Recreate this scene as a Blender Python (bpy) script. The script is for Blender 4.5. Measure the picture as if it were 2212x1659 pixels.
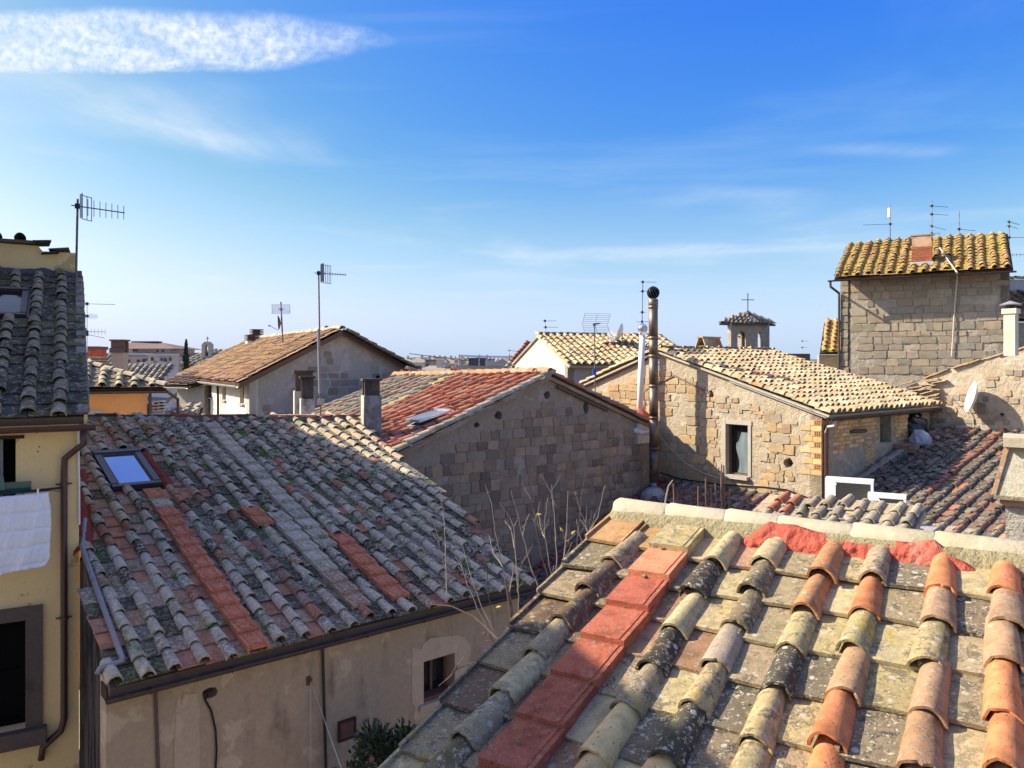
import bpy, bmesh, math, random
from mathutils import Vector, Matrix, noise
from mathutils.geometry import tessellate_polygon

for o in list(bpy.data.objects):
    bpy.data.objects.remove(o)
SC = bpy.context.scene
COL = SC.collection
R = math.radians
CZ = 10.0            # camera height above the street
FV = 1661.0          # focal length in units of a 2212 x 1659 picture
HX, HY = 1106.0, 785.0   # picture centre (x) and horizon (y)

# ---------------------------------------------------------------- camera
cam_d = bpy.data.cameras.new('camera')
cam = bpy.data.objects.new('camera', cam_d)
COL.objects.link(cam)
cam.location = (0, 0, CZ)
cam.rotation_euler = (R(90), 0, 0)
cam_d.sensor_width = 36
cam_d.lens = 36 * FV / 2212
cam_d.shift_y = -(829.5 - HY) / 2212
cam_d.clip_start = 0.05
cam_d.clip_end = 6000
SC.camera = cam

# ---------------------------------------------------------------- sky, sun, exposure
SUN_AZ, SUN_EL = 173.0, 34.0      # direction towards the sun: degrees from +x, elevation
world = bpy.data.worlds.new('World')
SC.world = world
world.use_nodes = True
wn = world.node_tree
wn.nodes.clear()
def wnode(t, **kw):
    n = wn.nodes.new(t)
    for k, v in kw.items():
        setattr(n, k, v)
    return n
def wl(a, b):
    wn.links.new(a, b)
wo = wnode('ShaderNodeOutputWorld')
bg = wnode('ShaderNodeBackground')
bg.inputs['Strength'].default_value = 0.15
sky = wnode('ShaderNodeTexSky', sky_type='NISHITA', sun_disc=False)
sky.sun_elevation = R(SUN_EL)
sky.sun_rotation = R(90 - SUN_AZ)
sky.altitude = 300
sky.air_density = 1.0
sky.dust_density = 2.2
sky.ozone_density = 2.6
hs = wnode('ShaderNodeHueSaturation')
hs.inputs['Saturation'].default_value = 1.25
hs.inputs['Hue'].default_value = 0.505
wl(sky.outputs[0], hs.inputs['Color'])
# a cloud layer: view directions carried up to a flat sheet of cloud
tc = wnode('ShaderNodeTexCoord')
sep = wnode('ShaderNodeSeparateXYZ')
wl(tc.outputs['Generated'], sep.inputs[0])
def wm(op, a, b=None, c=None, clamp=False):
    n = wnode('ShaderNodeMath', operation=op, use_clamp=clamp)
    for i, x in enumerate((a, b, c)):
        if x is None:
            continue
        if isinstance(x, (int, float)):
            n.inputs[i].default_value = x
        else:
            wl(x, n.inputs[i])
    return n.outputs[0]
def wstep(x, lo, hi):
    n = wnode('ShaderNodeMapRange', interpolation_type='SMOOTHSTEP')
    wl(x, n.inputs[0])
    n.inputs[1].default_value = lo
    n.inputs[2].default_value = hi
    return n.outputs[0]
zz = wm('MAXIMUM', sep.outputs[2], 0.03)
cx = wm('DIVIDE', sep.outputs[0], zz)
cy = wm('DIVIDE', sep.outputs[1], zz)
comb = wnode('ShaderNodeCombineXYZ')
wl(cx, comb.inputs[0]); wl(cy, comb.inputs[1])
comb2 = wnode('ShaderNodeCombineXYZ')
wl(wm('MULTIPLY', wm('DIVIDE', sep.outputs[0], wm('MAXIMUM', wm('ABSOLUTE', sep.outputs[1]), .05)), 2.4), comb2.inputs[0]); wl(cy, comb2.inputs[1])
def wnoise(scale, detail, rough, sx=1, sy=1, off=0.0, dist=0.0, src=None):
    mp = wnode('ShaderNodeMapping')
    mp.inputs['Scale'].default_value = (sx, sy, 1)
    mp.inputs['Location'].default_value = (off, off * .7, 0)
    wl((src or comb).outputs[0], mp.inputs[0])
    n = wnode('ShaderNodeTexNoise')
    n.inputs['Scale'].default_value = scale
    n.inputs['Detail'].default_value = detail
    n.inputs['Roughness'].default_value = rough
    n.inputs['Distortion'].default_value = dist
    wl(mp.outputs[0], n.inputs['Vector'])
    return n.outputs['Fac']
# mottled bank of small white cloudlets
edge = wnoise(2.6, 5, .62, 1, 1, 3.1)
ex = wm('DIVIDE', wm('SUBTRACT', cx, -1.62), 1.20)
ey = wm('DIVIDE', wm('SUBTRACT', wm('ADD', cy, wm('MULTIPLY', cx, .05)), 2.36), .25)
ex2 = wm('MULTIPLY', ex, ex)
rr = wm('ADD', wm('MULTIPLY', ex2, ex2), wm('MULTIPLY', ey, ey))
rr = wm('ADD', rr, wm('MULTIPLY', wm('SUBTRACT', edge, .5), 1.1))
bank = wm('SUBTRACT', 1.0, wstep(rr, .35, 1.15))
puff = wstep(wnoise(24, 5, .62, 1.5, .62, 0.4, .25, comb2), .30, .70)
lump = wstep(wnoise(5.5, 4, .6, 1.0, .8, 2.7, .5), .30, .66)
bank = wm('MULTIPLY', wm('MULTIPLY', bank, wm('ADD', wm('MULTIPLY', puff, .52), .40)), wm('ADD', wm('MULTIPLY', lump, .50), .50))
# thin veils and streaks over the whole sky
veil = wstep(wnoise(.42, 5, .55, 1, 1.5, 7.3, .6), .47, .75)
veil = wm('MULTIPLY', veil, wm('ADD', wm('MULTIPLY', wnoise(2.4, 6, .6, .6, 2.2, 1.0, .4), .62), .1))
low = wm('SUBTRACT', 1.0, wstep(sep.outputs[2], .0, .36))
veil = wm('MULTIPLY', veil, wm('ADD', wm('MULTIPLY', low, .75), .22))
streak = wstep(wnoise(.8, 4, .55, .28, 1.6, 11.0, .3), .55, .74)
streak = wm('MULTIPLY', streak, .16)
cloud = wm('MAXIMUM', wm('MAXIMUM', veil, streak), 0.0)
haze = wm('MULTIPLY', wm('POWER', wm('SUBTRACT', 1.0, wstep(sep.outputs[2], -.05, .30)), 1.2), .80)
cloud = wm('MAXIMUM', cloud, haze, clamp=True)
mx = wnode('ShaderNodeMix', data_type='RGBA')
wl(cloud, mx.inputs[0])
tint = wnode('ShaderNodeMix', data_type='RGBA', blend_type='MULTIPLY')
tint.inputs[0].default_value = 1.0
wl(hs.outputs[0], tint.inputs[6])
tint.inputs[7].default_value = (.74, .90, 1.06, 1)
sepc = wnode('ShaderNodeSeparateColor')
wl(tint.outputs[2], sepc.inputs[0])
cmbc = wnode('ShaderNodeCombineColor')
wl(wm('MINIMUM', sepc.outputs[0], wm('MULTIPLY', wm('POWER', sepc.outputs[0], 1.6), .58)), cmbc.inputs[0])
wl(wm('MINIMUM', sepc.outputs[1], wm('MULTIPLY', wm('POWER', sepc.outputs[1], 1.16), .575)), cmbc.inputs[1])
wl(wm('MINIMUM', sepc.outputs[2], wm('MAXIMUM', 2.85, wm('MAXIMUM', sepc.outputs[0], sepc.outputs[1]))), cmbc.inputs[2])
wl(cmbc.outputs[0], mx.inputs[6])
mx.inputs[7].default_value = (2.15, 2.78, 3.4, 1)
# added cloud, mostly out of view, put in to neutralise the blue skylight
CIR = 72.61  # offset keeps most of the added cloud out of view
added_cloud = wstep(wnoise(.42, 3, .5, 1, 1, CIR, .3), .485, .69)
added_cloud = wm('MULTIPLY', added_cloud, wm('ADD', wm('MULTIPLY', wstep(wnoise(9, 5, .6, 1.5, .6, 5.1, .2), .25, .75), .26), .46))
added_cloud = wm('MULTIPLY', added_cloud, wstep(sep.outputs[2], .05, .24))      # added cloud fades out towards the horizon
bank = wm('MAXIMUM', bank, added_cloud)
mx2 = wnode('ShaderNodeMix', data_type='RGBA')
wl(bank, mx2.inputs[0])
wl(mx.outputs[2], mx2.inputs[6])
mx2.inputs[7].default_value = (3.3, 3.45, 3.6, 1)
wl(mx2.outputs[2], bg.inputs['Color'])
wl(bg.outputs[0], wo.inputs[0])

sun_d = bpy.data.lights.new('sun', 'SUN')
sun_d.energy = 4.4
sun_d.angle = R(0.53)
sun_d.color = (1.0, .90, .72)
sun = bpy.data.objects.new('sun', sun_d)
COL.objects.link(sun)
sdir = Vector((math.cos(R(SUN_AZ)) * math.cos(R(SUN_EL)), math.sin(R(SUN_AZ)) * math.cos(R(SUN_EL)), math.sin(R(SUN_EL))))
sun.rotation_euler = sdir.to_track_quat('Z', 'Y').to_euler()
sun.location = (-20, 0, 40)

SC.view_settings.view_transform = 'Standard'
SC.view_settings.look = 'None'
SC.view_settings.exposure = 1.05
SC.view_settings.gamma = 1
SC.view_settings.use_curve_mapping = False
SC.render.engine = 'CYCLES'
SC.cycles.max_bounces = 6
SC.render.film_transparent = False

# ---------------------------------------------------------------- helpers
def P3(x, y, z):
    return Vector((x, y, z + CZ))
def ray(u, v, y):
    return P3((u - HX) / FV * y, y, (HY - v) / FV * y)

WM = {}
def wmat(o):
    return WM.get(o.name, Matrix.Identity(4))
def put(o, parent=None, M=None):
    COL.objects.link(o)
    if M is not None:
        o.matrix_basis = M
        WM[o.name] = M
    if parent is not None:
        o.parent = parent
        if parent.name in WM:
            o.matrix_parent_inverse = WM[parent.name].inverted()
    return o
def tag(o, label, cat, group=None):
    o['label'] = label
    o['category'] = cat
    if group:
        o['group'] = group
    return o
def thing(name, label, cat, loc, group=None):
    o = bpy.data.objects.new(name, None)
    o.empty_display_size = .2
    put(o, None, Matrix.Translation(Vector(loc)))
    return tag(o, label, cat, group)

class Frame:
    def __init__(s, O, ea, eb=(0, 0, 1)):
        s.O = Vector(O); s.a = Vector(ea).normalized(); s.b = Vector(eb).normalized()
        s.n = s.a.cross(s.b).normalized()
    def pt(s, a, b, d=0.0):
        return s.O + s.a * a + s.b * b + s.n * d
    def to2(s, p):
        q = Vector(p) - s.O
        return (q.dot(s.a), q.dot(s.b))
    def hit(s, u, v, d=0.0):
        dr = Vector(((u - HX) / FV, 1, (HY - v) / FV))
        c = Vector((0, 0, CZ))
        o = s.O + s.n * d
        t = (o - c).dot(s.n) / dr.dot(s.n)
        return s.to2(c + dr * t)
    def mat(s, a, b, d=0.0, sx=1, sy=1, sz=1, rot=0.0):
        M = Matrix.Identity(4)
        M.col[0][:3] = s.a; M.col[1][:3] = s.b; M.col[2][:3] = s.n
        M.translation = s.pt(a, b, d)
        if rot:
            M = M @ Matrix.Rotation(rot, 4, 'Z')
        return M @ Matrix.Diagonal((sx, sy, sz, 1))
WORLD = Frame((0, 0, 0), (1, 0, 0), (0, 1, 0))

class MB:
    def __init__(s):
        s.v = []; s.f = []
    def add(s, vs, fs):
        k = len(s.v)
        s.v += [tuple(x) for x in vs]
        s.f += [tuple(i + k for i in f) for f in fs]
        return s
    def box(s, fr, a0, a1, b0, b1, d0, d1):
        vs = [fr.pt(a, b, d) for d in (d0, d1) for b in (b0, b1) for a in (a0, a1)]
        return s.add(vs, [(0, 2, 3, 1), (4, 5, 7, 6), (0, 1, 5, 4), (2, 6, 7, 3), (0, 4, 6, 2), (1, 3, 7, 5)])
    def quad(s, *p):
        return s.add(p, [tuple(range(len(p)))])
    def tube(s, pts, r, seg=8, cap=True):
        pts = [Vector(p) for p in pts]
        rs = r if isinstance(r, (list, tuple)) else [r] * len(pts)
        k0 = None
        rings = []
        for i, p in enumerate(pts):
            d = (pts[min(i + 1, len(pts) - 1)] - pts[max(i - 1, 0)]).normalized()
            if k0 is None:
                k0 = d.orthogonal().normalized()
            k0 = (k0 - d * k0.dot(d))
            if k0.length < 1e-5:
                k0 = d.orthogonal()
            k0.normalize()
            k1 = d.cross(k0)
            rings.append([p + (k0 * math.cos(2 * math.pi * j / seg) + k1 * math.sin(2 * math.pi * j / seg)) * rs[i] for j in range(seg)])
        vs = [q for rg in rings for q in rg]
        fs = []
        for i in range(len(rings) - 1):
            for j in range(seg):
                a = i * seg + j; b = i * seg + (j + 1) % seg
                fs.append((a, b, b + seg, a + seg))
        if cap:
            fs.append(tuple(range(seg - 1, -1, -1)))
            fs.append(tuple(range(len(vs) - seg, len(vs))))
        return s.add(vs, fs)
    def lathe(s, c, prof, seg=16, ax=None, squash=1.0):
        c = Vector(c); ax = Vector(ax or (0, 0, 1)).normalized()
        k0 = ax.orthogonal().normalized(); k1 = ax.cross(k0)
        vs = []
        for r, h in prof:
            for j in range(seg):
                t = 2 * math.pi * j / seg
                vs.append(c + ax * h + (k0 * math.cos(t) + k1 * math.sin(t) * squash) * r)
        fs = []
        for i in range(len(prof) - 1):
            for j in range(seg):
                a = i * seg + j; b = i * seg + (j + 1) % seg
                fs.append((a, b, b + seg, a + seg))
        fs.append(tuple(range(seg - 1, -1, -1)))
        fs.append(tuple(range(len(vs) - seg, len(vs))))
        return s.add(vs, fs)
    def mesh(s, name, smooth=False, fix=True):
        me = bpy.data.meshes.new(name)
        me.from_pydata(s.v, [], s.f)
        if fix:
            bm = bmesh.new(); bm.from_mesh(me)
            bmesh.ops.recalc_face_normals(bm, faces=bm.faces)
            bm.to_mesh(me); bm.free()
        if smooth:
            me.shade_smooth()
        return me
    def build(s, name, mat, parent=None, smooth=False, label=None):
        me = s.mesh(name, smooth)
        me.materials.append(mat)
        o = bpy.data.objects.new(name, me)
        put(o, parent)
        if label:
            o['label'] = label
        return o

def slab(name, outer, holes, fr, th, mat, parent, d0=0.0):
    """A wall or deck: outline with openings, from depth d0 back to d0-th."""
    loops = [list(outer)] + [list(h) for h in holes]
    tris = tessellate_polygon([[Vector((a, b, 0)) for a, b in lp] for lp in loops])
    flat = [p for lp in loops for p in lp]
    n = len(flat)
    vs = [fr.pt(a, b, d0) for a, b in flat] + [fr.pt(a, b, d0 - th) for a, b in flat]
    fs = []
    for t in tris:
        (x0, y0), (x1, y1), (x2, y2) = (flat[i] for i in t)
        if (x1 - x0) * (y2 - y0) - (x2 - x0) * (y1 - y0) < 0:
            t = t[::-1]
        fs.append(tuple(t)); fs.append(tuple(i + n for i in reversed(t)))
    k = 0
    for li, lp in enumerate(loops):
        m = len(lp)
        ar = sum(lp[i][0] * lp[(i + 1) % m][1] - lp[(i + 1) % m][0] * lp[i][1] for i in range(m))
        for i in range(m):
            a, b = k + i, k + (i + 1) % m
            q = (a, a + n, b + n, b)
            if (ar < 0) != (li > 0):
                q = q[::-1]
            fs.append(q)
        k += m
    me = bpy.data.meshes.new(name)
    me.from_pydata([tuple(v) for v in vs], [], fs)
    me.materials.append(mat)
    o = bpy.data.objects.new(name, me)
    return put(o, parent)
def rect(a0, a1, b0, b1):
    return [(a0, b0), (a1, b0), (a1, b1), (a0, b1)]
def inpoly(x, y, poly):
    c = False
    j = len(poly) - 1
    for i in range(len(poly)):
        xi, yi = poly[i]; xj, yj = poly[j]
        if (yi > y) != (yj > y) and x < (xj - xi) * (y - yi) / (yj - yi) + xi:
            c = not c
        j = i
    return c

# ---------------------------------------------------------------- materials
class NT:
    def __init__(s, name):
        s.m = bpy.data.materials.new(name)
        s.m.use_nodes = True
        s.t = s.m.node_tree
        s.t.nodes.clear()
        s.out = s.n('ShaderNodeOutputMaterial')
        s.b = s.n('ShaderNodeBsdfPrincipled')
        s.l(s.b.outputs[0], s.out.inputs[0])
    def n(s, t, **kw):
        x = s.t.nodes.new(t)
        for k, v in kw.items():
            setattr(x, k, v)
        return x
    def l(s, a, b):
        s.t.links.new(a, b)
    def put(s, sock, x):
        if isinstance(x, bpy.types.NodeSocket):
            s.l(x, sock)
        elif isinstance(x, tuple):
            sock.default_value = x if len(x) == 4 else (*x, 1) if sock.type == 'RGBA' else x
        else:
            sock.default_value = x
    def math(s, op, a, b=0.0, clamp=False):
        x = s.n('ShaderNodeMath', operation=op, use_clamp=clamp)
        s.put(x.inputs[0], a); s.put(x.inputs[1], b)
        return x.outputs[0]
    def step(s, x, lo, hi, t0=0.0, t1=1.0):
        r = s.n('ShaderNodeMapRange', interpolation_type='SMOOTHSTEP')
        s.put(r.inputs[0], x); s.put(r.inputs[1], lo); s.put(r.inputs[2], hi)
        s.put(r.inputs[3], t0); s.put(r.inputs[4], t1)
        return r.outputs[0]
    def mix(s, f, a, b, mode='MIX'):
        x = s.n('ShaderNodeMix', data_type='RGBA', blend_type=mode)
        s.put(x.inputs[0], f); s.put(x.inputs[6], a); s.put(x.inputs[7], b)
        return x.outputs[2]
    def pos(s, scale=(1, 1, 1)):
        g = s.n('ShaderNodeNewGeometry')
        mp = s.n('ShaderNodeMapping')
        mp.inputs['Scale'].default_value = scale
        s.l(g.outputs['Position'], mp.inputs[0])
        return mp.outputs[0]
    def shift(s, vec, w):
        if w is None:
            return vec
        v = s.n('ShaderNodeVectorMath', operation='ADD')
        s.l(vec, v.inputs[0]); s.put(v.inputs[1], w if isinstance(w, bpy.types.NodeSocket) else (w, w, w))
        return v.outputs[0]
    def noise(s, vec, scale, detail=4, rough=.55, w=None, dist=0.0):
        x = s.n('ShaderNodeTexNoise')
        s.l(s.shift(vec, w), x.inputs['Vector'])
        x.inputs['Scale'].default_value = scale
        x.inputs['Detail'].default_value = detail
        x.inputs['Roughness'].default_value = rough
        x.inputs['Distortion'].default_value = dist
        return x.outputs['Fac']
    def voro(s, vec, scale, w=None):
        x = s.n('ShaderNodeTexVoronoi')
        s.l(s.shift(vec, w), x.inputs['Vector'])
        x.inputs['Scale'].default_value = scale
        return x.outputs['Distance'], x.outputs['Color']
    def bump(s, h, strength=.4, dist=.02):
        x = s.n('ShaderNodeBump')
        x.inputs['Strength'].default_value = strength
        x.inputs['Distance'].default_value = dist
        s.put(x.inputs['Height'], h)
        s.l(x.outputs[0], s.b.inputs['Normal'])
    def fin(s, col, rough=.85, spec=.25, metal=0.0):
        s.put(s.b.inputs['Base Color'], col)
        s.put(s.b.inputs['Roughness'], rough)
        s.b.inputs['Specular IOR Level'].default_value = spec
        s.b.inputs['Metallic'].default_value = metal
        return s.m

def objcol(t):
    """Colour, weathering and a random number for each tile: from the object, or from the mesh of a joined field."""
    oi = t.n('ShaderNodeObjectInfo')
    at = t.n('ShaderNodeAttribute', attribute_name='tcol')
    base = t.mix(1.0, oi.outputs['Color'], at.outputs['Color'], 'ADD')
    g = t.n('ShaderNodeNewGeometry')
    rnd = t.math('ADD', oi.outputs['Random'], g.outputs['Random Per Island'])
    return base, oi.outputs['Alpha'], t.math('MULTIPLY', rnd, 37.0), rnd

def tile_mat(name, lichen=(.40, .39, .36), l_amt=.5, soot=.5, moss=(.06, .10, .02), m_amt=.15, yel=(.42, .27, .03), y_amt=.1, white=.3, fine=1.0, lsize=1.0):
    t = NT(name)
    base, wea, w, rnd = objcol(t)
    p = t.pos()
    big = t.noise(p, 7 * lsize, 4, .6, w)
    med = t.noise(p, 21 * lsize, 6, .68, w)
    fin = t.noise(p, 90 * fine, 4, .7, w)
    # streaks, bloom and fired variation on the clay itself
    col = t.mix(1.0, base, t.mix(t.step(big, .25, .75), (.60, .58, .56), (1.28, 1.22, 1.16)), 'MULTIPLY')
    col = t.mix(1.0, col, t.mix(fin, (.80, .80, .80), (1.18, 1.18, 1.18)), 'MULTIPLY')
    # dark crust
    sm = t.math('MULTIPLY', t.step(t.math('ADD', t.math('MULTIPLY', big, .55), t.math('MULTIPLY', med, .45)), .58 - .16 * soot, .66 - .13 * soot), t.math('MULTIPLY', wea, min(1, soot * 1.5)))
    col = t.mix(sm, col, t.mix(fin, (.030, .028, .024), (.095, .088, .07)))
    # dark specks and chips
    ds, dcol = t.voro(p, 70 * fine, w)
    dz = t.n('ShaderNodeSeparateColor'); t.l(dcol, dz.inputs[0])
    col = t.mix(t.math('MULTIPLY', t.math('LESS_THAN', ds, t.math('MULTIPLY', t.step(dz.outputs[1], .86, 1.0), .40)), .6), col, (.05, .04, .032))
    # pale lichen
    lm = t.math('MULTIPLY', t.step(t.math('ADD', t.math('MULTIPLY', med, .62), t.math('MULTIPLY', fin, .38)), .60 - .17 * l_amt, .645 - .15 * l_amt), wea)
    lc = t.mix(fin, tuple(x * .62 for x in lichen), tuple(min(1, x * 1.3) for x in lichen))
    col = t.mix(lm, col, lc)
    # round white rosettes
    if white > 0:
        d, vc = t.voro(p, 19 * lsize, w)
        d = t.math('ADD', d, t.math('ADD', t.math('MULTIPLY', t.math('SUBTRACT', fin, .5), .45), t.math('MULTIPLY', t.math('SUBTRACT', med, .5), .9)))
        sz = t.n('ShaderNodeSeparateColor'); t.l(vc, sz.inputs[0])
        thr = t.math('MULTIPLY', t.step(sz.outputs[0], 1 - white, 1.0), .37)
        vm = t.math('MULTIPLY', t.math('LESS_THAN', d, thr), t.math('MULTIPLY', wea, .9))
        col = t.mix(vm, col, t.mix(fin, (.32, .30, .25), (.58, .55, .46)))
        lm = t.math('MAXIMUM', lm, vm)
    if m_amt > 0:
        mz = t.noise(p, 2.3, 3, .6)
        mm = t.math('MULTIPLY', t.math('MULTIPLY', t.step(mz, .66 - .3 * m_amt, .76 - .3 * m_amt), t.step(med, .42, .58)), wea)
        col = t.mix(mm, col, t.mix(fin, tuple(x * .5 for x in moss), tuple(x * 1.7 for x in moss)))
    if y_amt > 0:
        yz = t.noise(p, 3.1, 3, .6, 3.7)
        ym = t.math('MULTIPLY', t.math('MULTIPLY', t.step(yz, .66 - .32 * y_amt, .74 - .3 * y_amt), t.step(med, .40, .56)), t.math('MULTIPLY', wea, .92))
        col = t.mix(ym, col, t.mix(fin, tuple(x * .55 for x in yel), tuple(min(1, x * 1.5) for x in yel)))
    h = t.math('ADD', t.math('MULTIPLY', fin, .5), t.math('ADD', t.math('MULTIPLY', lm, .35), t.math('MULTIPLY', med, .6)))
    t.bump(h, .5, .014)
    return t.fin(col, .95, .03)

def plaster(name, c, stain=(.1, .08, .06), s_amt=.3, patch=None, p_amt=0.0, grain=40, streak=.5, rough=.92, vary=.12, bump=.3):
    t = NT(name)
    p = t.pos()
    ps = t.pos((2.2, 2.2, .35))
    a = t.noise(p, 1.1, 5, .6)
    b = t.noise(p, grain, 3, .6)
    sv = t.noise(ps, 1.6, 5, .62)
    col = t.mix(a, tuple(x * (1 - vary) for x in c), tuple(min(1, x * (1 + vary)) for x in c))
    if p_amt > 0:
        pm = t.step(t.noise(p, 1.7, 7, .62, None, .3), .66 - .3 * p_amt, .70 - .3 * p_amt)
        col = t.mix(pm, col, patch)
    m = t.math('MULTIPLY', t.step(t.math('ADD', t.math('MULTIPLY', sv, streak), t.math('MULTIPLY', a, 1 - streak)), .62 - .25 * s_amt, .80 - .25 * s_amt), .85)
    col = t.mix(m, col, stain)
    col = t.mix(1.0, col, t.mix(b, (.86, .86, .86), (1.12, 1.12, 1.12)), 'MULTIPLY')
    k = t.noise(p, grain * .28, 5, .68)
    col = t.mix(1.0, col, t.mix(k, (1 - vary * 1.6,) * 3, (1 + vary * 1.6,) * 3), 'MULTIPLY')
    t.bump(t.math('ADD', t.math('MULTIPLY', b, .6), t.math('ADD', t.math('MULTIPLY', k, 1.6), t.math('MULTIPLY', a, 1.2))), bump, .012 + .05 * max(0, bump - .5))
    return t.fin(col, rough, .06)

def stone_mat(name, scale=1.0, bump=.6):
    t = NT(name)
    base, wea, w, rnd = objcol(t)
    p = t.pos()
    a = t.noise(p, 5 * scale, 5, .65, w)
    b = t.noise(p, 34 * scale, 5, .72, w)
    col = t.mix(1.0, base, t.mix(a, (.62, .60, .58), (1.35, 1.33, 1.3)), 'MULTIPLY')
    col = t.mix(t.step(b, .60, .74), col, t.mix(.55, base, (.05, .045, .04)))
    col = t.mix(t.math('MULTIPLY', t.step(b, .42, .30), .5), col, t.mix(.4, base, (.5, .47, .4)))
    t.bump(t.math('ADD', t.math('MULTIPLY', a, .8), b), bump, .03)
    return t.fin(col, .97, .03)

def plain(name, c, rough=.6, metal=0.0, spec=.4, vary=.15, scale=12, bump=.1, rust=None, r_amt=0.0):
    t = NT(name)
    p = t.pos()
    a = t.noise(p, scale, 5, .6)
    col = t.mix(a, tuple(x * (1 - vary) for x in c), tuple(min(1, x * (1 + vary)) for x in c))
    if rust:
        col = t.mix(t.step(t.noise(p, scale * .7, 6, .7), .66 - .3 * r_amt, .74 - .3 * r_amt), col, rust)
    if bump:
        t.bump(a, bump, .01)
    return t.fin(col, rough, spec, metal)

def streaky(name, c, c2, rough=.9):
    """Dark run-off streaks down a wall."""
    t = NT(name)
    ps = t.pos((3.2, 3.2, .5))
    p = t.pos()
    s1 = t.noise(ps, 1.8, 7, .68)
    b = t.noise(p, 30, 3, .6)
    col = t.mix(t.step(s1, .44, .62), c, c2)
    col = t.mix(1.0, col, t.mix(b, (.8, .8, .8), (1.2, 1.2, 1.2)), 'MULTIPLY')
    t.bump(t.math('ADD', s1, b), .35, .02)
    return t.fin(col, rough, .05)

def glassy(name, c, rough=.03, spec=.9, metal=0.0):
    t = NT(name)
    return t.fin(c, rough, spec, metal)

M = {}
M['tile_near'] = tile_mat('tile near', (.46, .40, .27), .42, .62, (.07, .10, .02), .07, (.40, .28, .06), .12, .42, .9, 1.15)
M['tile_left'] = tile_mat('tile grey lichen', (.58, .525, .42), .60, .48, (.05, .12, .012), .30, (.26, .20, .03), .16, .45, .6, .9)
M['tile_yellow_house'] = tile_mat('tile dark lichen', (.50, .43, .32), .48, .62, (.05, .07, .015), .3, (.24, .19, .02), .22, .35, .5, .6)
M['tile_gold'] = tile_mat('tile gold lichen', (.40, .36, .26), .30, .30, (.06, .07, .02), .1, (.40, .28, .06), .36, .2, .4, .55)
M['tile_tower'] = tile_mat('tile tower', (.34, .30, .2), .22, .35, (.06, .07, .02), .1, (.40, .30, .04), .68, .0, .4, .5)
M['tile_red'] = tile_mat('tile red', (.33, .27, .22), .10, .25, (.06, .07, .02), .0, (.40, .29, .03), .05, .0, .4, .5)
M['tile_old'] = tile_mat('tile old grey', (.36, .34, .28), .42, .55, (.06, .07, .02), .12, (.44, .33, .07), .25, .3, .4, .5)
M['tile_dark'] = tile_mat('tile dark', (.40, .36, .28), .36, .62, (.05, .07, .02), .12, (.36, .27, .06), .08, .35, .5, .6)
M['tile_orange'] = tile_mat('tile orange', (.38, .30, .2), .22, .3, (.06, .07, .02), .0, (.42, .30, .05), .42, .0, .3, .45)
M['stone'] = stone_mat('stone blocks')
M['brick'] = stone_mat('bricks', 1.6, .3)
M['mortar_dark'] = plaster('mortar grey brown', (.33, .26, .195), (.13, .10, .08), .3, (.40, .33, .26), .35, 26, .3, .95, .2, .8)
M['mortar_tan'] = plaster('mortar tan', (.42, .345, .245), (.20, .155, .105), .2, (.48, .405, .30), .4, 22, .3, .95, .22, 1.0)
M['mortar_grey'] = plaster('render blue grey', (.36, .335, .31), (.22, .2, .185), .3, (.42, .39, .36), .4, 30, .4, .95, .12, .5)
M['mortar_tower'] = plaster('mortar tower', (.36, .31, .235), (.2, .165, .12), .22, (.42, .37, .285), .4, 22, .3, .95, .2, .9)
M['mortar_near'] = plaster('ridge mortar', (.34, .29, .165), (.16, .14, .07), .35, (.26, .225, .12), .45, 60, .2, .95, .2, .85)
M['ridge_cap'] = plaster('ridge cap clay', (.50, .43, .29), (.26, .22, .14), .22, (.44, .38, .24), .4, 70, .1, .92, .14, .42)
M['mortar_bead'] = plaster('pale mortar bead', (.58, .50, .35), (.34, .29, .19), .3, (.64, .56, .41), .3, 60, .1, .95, .15, .5)
M['red_paint'] = plaster('red sealing coat', (.50, .115, .075), (.34, .085, .06), .25, (.54, .19, .13), .35, 55, .1, .8, .16, .8)
M['red_mortar'] = plaster('red mortar', (.24, .055, .04), (.12, .045, .035), .3, (.30, .09, .06), .3, 40, .1, .85, .2, .7)
M['yellow'] = plaster('yellow render', (.82, .60, .29), (.58, .43, .21), .10, (.55, .41, .19), .2, 70, .6, .9, .06, .25)
M['house_grey'] = plaster('stained grey render', (.41, .32, .225), (.14, .11, .09), .50, (.50, .405, .29), .30, 45, .45, .93, .14, .45)
M['orange_wall'] = plaster('orange render', (.78, .38, .15), (.6, .3, .13), .08, (.8, .42, .19), .3, 50, .5, .9, .05, .2)
M['white_wall'] = plaster('white render', (.62, .58, .50), (.40, .36, .30), .25, (.68, .65, .58), .4, 40, .7, .9, .08, .3)
M['cream_wall'] = plaster('cream render', (.62, .57, .42), (.42, .38, .26), .25, (.66, .61, .48), .4, 40, .7, .9, .08, .3)
M['grey_wall'] = plaster('pale grey render', (.45, .43, .42), (.33, .31, .30), .2, (.48, .46, .44), .3, 40, .6, .9, .06, .3)
M['pink_wall'] = plaster('pink render', (.40, .29, .26), (.3, .22, .2), .15, (.42, .31, .28), .3, 10, .6, .9, .06, .1)
M['lilac_wall'] = plaster('pale pink render', (.46, .42, .42), (.4, .34, .33), .12, (.52, .45, .44), .3, 10, .6, .9, .05, .1)
M['chimney_white'] = plaster('chimney render', (.48, .44, .37), (.10, .09, .085), .30, (.40, .37, .31), .3, 40, .6, .93, .15, .5)
M['chimney_rough'] = plaster('rough chimney render', (.42, .38, .31), (.32, .285, .23), .25, (.46, .42, .34), .3, 45, .5, .95, .1, .9)
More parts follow.
